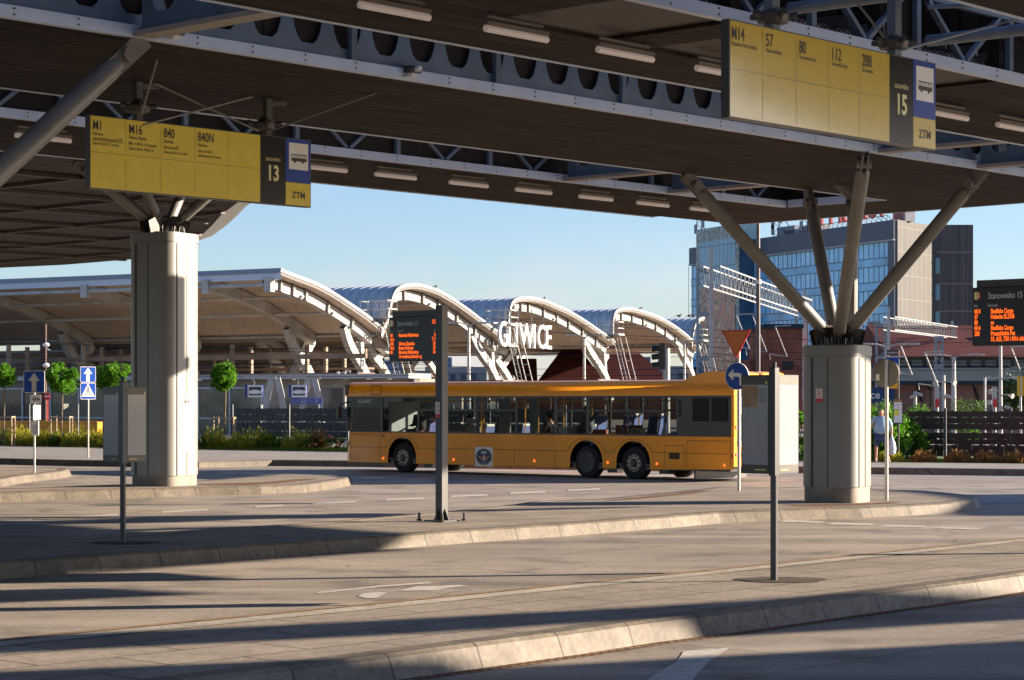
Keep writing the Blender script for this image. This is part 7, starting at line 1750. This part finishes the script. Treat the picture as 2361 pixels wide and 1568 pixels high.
# no entry sign far left
c = P(109, 914, 119); t = thing('no_entry_sign', c, 'small round red no entry sign behind the left round trees', 'road sign'); mb = MB(); mb.lathe(c, [(.2, 0), (.2, .03)], 24, ax=(0, -1, 0)); mb.tube(c + Vector((0, .05, .15)), Vector((c.x, c.y + .05, 0)), .04); mb.build('disc', M_RED, t); mb = MB(); mb.box(c + Vector((0, -.045, 0)), .27, .02, .06); mb.build('bar', M_WHITE, t)

# ------------------------------------------------------------------ plants
def leaf_mat(name, c1, c2, tr=0.35):
    m = bpy.data.materials.new(name); m.use_nodes = True; t_ = m.node_tree; b = t_.nodes['Principled BSDF']; b.inputs['Roughness'].default_value = .6; b.inputs['Specular IOR Level'].default_value = .3
    tc = t_.nodes.new('ShaderNodeTexCoord'); n_ = t_.nodes.new('ShaderNodeTexNoise'); n_.inputs['Scale'].default_value = 5; n_.inputs['Detail'].default_value = 4
    t_.links.new(tc.outputs['Object'], n_.inputs[0]); cr = t_.nodes.new('ShaderNodeValToRGB'); cr.color_ramp.elements[0].color = (*c1, 1); cr.color_ramp.elements[0].position = .38; cr.color_ramp.elements[1].color = (*c2, 1); cr.color_ramp.elements[1].position = .62
    t_.links.new(n_.outputs[0], cr.inputs[0]); t_.links.new(cr.outputs[0], b.inputs['Base Color'])
    tl = t_.nodes.new('ShaderNodeBsdfTranslucent'); t_.links.new(cr.outputs[0], tl.inputs[0]); mx = t_.nodes.new('ShaderNodeMixShader'); mx.inputs[0].default_value = tr
    t_.links.new(b.outputs[0], mx.inputs[1]); t_.links.new(tl.outputs[0], mx.inputs[2]); t_.links.new(mx.outputs[0], t_.nodes['Material Output'].inputs[0]); return m
M_LEAF = leaf_mat('robinia_leaf', (.05, .17, .008), (.14, .33, .015), .45); M_BARK = mat('bark', (.16, .12, .08), .9, var=.2, vscale=8); M_TIMB = mat('tree_stake', (.34, .25, .16), .8, var=.15)
def leaves(mb, c, rx, rz, n, size, rnd, shell=.55, clumps=26):
    cl = []
    for _ in range(clumps):
        d = Vector((rnd.gauss(0, 1), rnd.gauss(0, 1), rnd.gauss(0, 1))).normalized(); r_ = rnd.uniform(.45, .98); cl.append((Vector((d.x * rx * r_, d.y * rx * r_, d.z * rz * r_)), rnd.uniform(.22, .4) * rx))
    for i in range(n):
        o, cr_ = rnd.choice(cl); d = Vector((rnd.gauss(0, 1), rnd.gauss(0, 1), rnd.gauss(0, .8))).normalized() * cr_ * rnd.uniform(.3, 1.1); p = c + o + d
        a = Vector((rnd.gauss(0, 1), rnd.gauss(0, 1), rnd.gauss(0, .5))).normalized(); b = a.orthogonal().normalized(); b.rotate(Matrix.Rotation(rnd.uniform(0, 6.28), 3, a)); s_ = size * rnd.uniform(.6, 1.3)
        mb.add([p - a * s_, p + b * s_ * .45, p + a * s_, p - b * s_ * .45], [(0, 1, 2, 3)])
tr0 = None
def round_tree(px, Y, ztop, wpx, label, seed, stakes=True):
    rnd = random.Random(seed); B = P(px, HOR, Y); t = thing('round_tree', (B.x, B.y, .14), label, 'tree', 'round headed street trees'); rx = wpx / 2 / F * Y; rz = rx * rnd.uniform(.84, 1.04); cz = ztop - rz; c = Vector((B.x, B.y, cz))
    mb = MB(); leaves(mb, c, rx * .92, rz * .92, 7500, .06, rnd, clumps=44); leaves(mb, c + Vector((0, 0, -rz * .7)), rx * .4, rz * .3, 350, .05, rnd, clumps=6); mb.build('crown', M_LEAF, t)
    mb = MB(); mb.path([Vector((B.x, B.y, .1)), Vector((B.x + .03, B.y, 1.4)), Vector((B.x + .06, B.y, cz - rz * .9)), Vector((B.x + .02, B.y, cz - rz * .3))], .035, 8)
    for k in range(6): a_ = k * 1.05; mb.tube(Vector((B.x + .04, B.y, cz - rz * .9)), c + Vector((math.cos(a_) * rx * .6, math.sin(a_) * rx * .6, rz * .2)), .018, .006, n=5)
    mb.build('trunk', M_BARK, t)
    if stakes:
        g = thing('tree_stakes', (B.x, B.y + .0, .14), 'timber stake frame around the ' + label.split(' tree')[0] + ' tree', 'tree stakes', 'timber stakes at the trees')
        for dx, dy in ((-.42, -.25), (.42, -.25), (-.3, .4), (.42, .4)): mb = MB(); mb.tube((B.x + dx, B.y + dy, .1), (B.x + dx, B.y + dy, 1.55), .038, n=8); mb.build('stake', M_TIMB, g)
        for a_, b_ in (((-.42, -.25), (.42, -.25)), ((-.42, -.25), (-.3, .4)), ((.42, -.25), (.42, .4))): mb = MB(); mb.bar((B.x + a_[0], B.y + a_[1], 1.5), (B.x + b_[0], B.y + b_[1], 1.5), .03, .06); mb.build('rail', M_TIMB, g)
round_tree(8, 98, 4.0, 66, 'leftmost round tree cut by the left edge', 11); round_tree(141, 98, 4.0, 80, 'second round tree between the two blue signs', 12); round_tree(262, 97, 4.05, 84, 'third round tree touching the tall column', 13); round_tree(517, 92.5, 3.9, 78, 'lone round tree right of the tall column', 14)
def bush(name, B, rx, h, mat_, label, grp, seed, n=900, blade=.16, up=1.0, cat='bush'):
    rnd = random.Random(seed); mb = MB(); B = Vector(B)
    for i in range(n):
        a_ = rnd.uniform(0, 6.28); r_ = rx * math.sqrt(rnd.random()); ht = h * (1 - .6 * (r_ / rx) ** 2) * rnd.uniform(.35, 1.05); base = B + Vector((math.cos(a_) * r_ * .55, math.sin(a_) * r_ * .55, ht * rnd.uniform(.0, .75)))
        d = Vector((math.cos(a_) * rnd.uniform(.1, .7), math.sin(a_) * rnd.uniform(.1, .7), up * rnd.uniform(.5, 1.1))).normalized(); L_ = blade * rnd.uniform(.6, 1.3); sd_ = d.cross(Vector((rnd.random(), rnd.random(), .1))).normalized() * .024
        q = base + Vector((math.cos(a_) * r_ * .45, math.sin(a_) * r_ * .45, 0)); mb.add([q - sd_, q + sd_, q + d * L_ + sd_ * .6, q + d * L_ - sd_ * .6], [(0, 1, 2, 3)])
    o = mb.build(name, mat_, None, base=B); tag(o, label, cat, grp); return o
M_BUSHY = leaf_mat('yellow_bush', (.22, .25, .02), (.52, .45, .06), .4); M_BUSHG = leaf_mat('green_bush', (.04, .09, .01), (.12, .2, .02), .3); M_BUSHR = leaf_mat('rusty_bush', (.20, .10, .03), (.36, .20, .07), .3); M_PINKF = leaf_mat('pink_flower', (.45, .12, .08), (.55, .28, .2), .3)
gl_ = 'feathery yellow green bushes before the left fence'
def bedY(px):      # middle line of the planting bed
    pts_ = [(-50, 113.5), (-23.1, 100), (-12.6, 92.4), (-6, 88.6), (12, 73.6), (16.5, 72.2), (40, 66)]
    for a, b in zip(pts_[:-1], pts_[1:]):
        d = (b[0] - a[0], b[1] - a[1]); t_ = on_line(a, d, px)
        if 0 <= t_ <= 1: return a[1] + d[1] * t_
    return 80
desc = ['at the left picture edge', 'left of the pole with plates 09 and 10', 'right behind the pole with plates 09 and 10', 'between the pole with plates and the second tree', 'at the foot of the second round tree', 'left of the crossing sign pole', 'right of the crossing sign pole', 'left of the dark timetable case', 'just right of the tall column', 'right of the first one beyond the tall column', 'at the foot of the lone round tree', 'right of the stakes of the lone tree', 'before the left slatted fence panel', 'left of the rusty cone shrub']
for i, px in enumerate((10, 42, 75, 112, 150, 185, 222, 250, 472, 496, 560, 588, 620, 690)):
    Yb_ = bedY(px); B = P(px, HOR, Yb_); bush('feathery_bush', (B.x, B.y, .14), .60 + .12 * (i % 3), 1.1 + .25 * (i % 2), M_BUSHY if i % 4 else M_BUSHG, 'feathery yellow green bush ' + desc[i], gl_, 40 + i, n=1100)
B = P(733, HOR, bedY(733)); rnd = random.Random(5)
bush('cone_shrub', (B.x, B.y, .14), .34, 1.45, M_BUSHR, 'rusty brown pointed shrub left of the bus front', 'shrubs by the bus front', 60, n=1700, blade=.13, cat='shrub')
for px, lb in ((712, 'pink flowering shrub left of the rusty cone shrub'), (772, 'pink flowering shrub beside the bus front')):
    B = P(px, HOR, bedY(px) - .5); t = thing('flowering_shrub', (B.x, B.y, .14), lb, 'shrub', 'pink flowering shrubs'); mb = MB(); leaves(mb, Vector((B.x, B.y, .5)), .45, .35, 700, .045, rnd, clumps=12); mb.build('leaves', M_BUSHG, t)
    mb = MB()
    for k in range(12): leaves(mb, Vector((B.x + rnd.uniform(-.4, .4), B.y - .2 + rnd.uniform(-.2, .2), .35 + rnd.uniform(0, .6))), .08, .07, 40, .03, rnd, clumps=3)
    mb.build('flowers', M_PINKF, t)
desc2 = ['left of the stop post', 'right of the stop post', 'before the middle of the right fence', 'right of the fence post', 'at the right picture edge']
for i, px in enumerate((2052, 2128, 2208, 2273, 2336)):
    Yb_ = bedY(px) - 1.0; B = P(px, HOR, Yb_); bush('rusty_bush', (B.x, B.y, .14), .42, .62, M_BUSHR if i else M_BUSHY, 'small rusty bush ' + desc2[i], 'small rusty bushes before the right fence', 80 + i, n=900, blade=.10)
# climbing greenery and trees on the right
def big_leafy(name, px, py, Y, rx, rz, n, label, cat, seed, size=.07, m_=None):
    rnd = random.Random(seed); c = P(px, py, Y); t = thing(name, (c.x, c.y, .1), label, cat); mb = MB(); leaves(mb, c, rx, rz, n, size, rnd, clumps=34); mb.build('foliage', m_ or M_LEAF, t)
    mb = MB(); mb.tube((c.x, c.y, .0), (c.x, c.y, c.z), .06, .03, n=7)
    for k in range(5): a_ = k * 1.3; mb.tube((c.x, c.y, c.z * .5), c + Vector((math.cos(a_) * rx * .6, math.sin(a_) * rx * .3, rz * .4)), .03, .01, n=5)
    mb.build('trunk', M_BARK, t)
big_leafy('climbing_shrub', 2035, 1000, 73.6, .95, 1.05, 5200, 'bright green climbing shrub covering the fence behind the man', 'shrub', 21)
big_leafy('climbing_shrub', 2092, 1020, 75.2, .7, .9, 2400, 'green climber on the fence left of its first dark panel', 'shrub', 26)
big_leafy('climbing_shrub', 1838, 1000, 75.5, .4, 1.1, 1800, 'strip of green climber visible between timetable stand and short column', 'shrub', 22)
M_DKLEAF = leaf_mat('dark_leaf', (.015, .045, .01), (.04, .09, .015), .2)
big_leafy('broadleaf_tree', 2372, 905, 104, 1.5, 1.2, 4200, 'dark green tree at the right edge below the departure display', 'tree', 23, .09, M_DKLEAF)
big_leafy('wild_shrub', 2235, 945, 80, .8, .5, 900, 'thin wild shrub before the pink warehouse wall', 'shrub', 24, .05, M_BUSHG)
big_leafy('wild_shrub', 2125, 950, 80, .5, .35, 500, 'low wild shrub above the fence near the short camera post', 'shrub', 25, .05)
big_leafy('wild_shrub', 2225, 1000, 76.5, .5, .6, 900, 'wild shrub growing around the fence post right of the man', 'shrub', 27, .05)
rnd = random.Random(99); mb = MB()
for i in range(26000):
    px = rnd.uniform(430, 900) if i % 3 == 0 else rnd.uniform(1820, 2400); Yb_ = bedY(px) + rnd.uniform(-1.4, 2.6); B = P(px, HOR, Yb_); h = rnd.uniform(.05, .24) if px < 1000 else rnd.uniform(.03, .13); dx = rnd.uniform(-.08, .08)
    mb.add([(B.x, B.y, .13), (B.x + .03, B.y, .13), (B.x + dx, B.y + rnd.uniform(-.05, .05), .14 + h)], [(0, 1, 2)])
o = mb.build('grass', leaf_mat('grass_blade', (.10, .16, .01), (.22, .28, .03), .4)); tag(o, 'short bright grass and weeds in the planting bed', 'grass', kind='stuff')
sheet('grass_verge', [(12.0, 76.6), (40, 69.2), (40, 80), (12, 88)], 0.16, mat('verge_green', (.09, .12, .02), .95, var=.35, vscale=2))
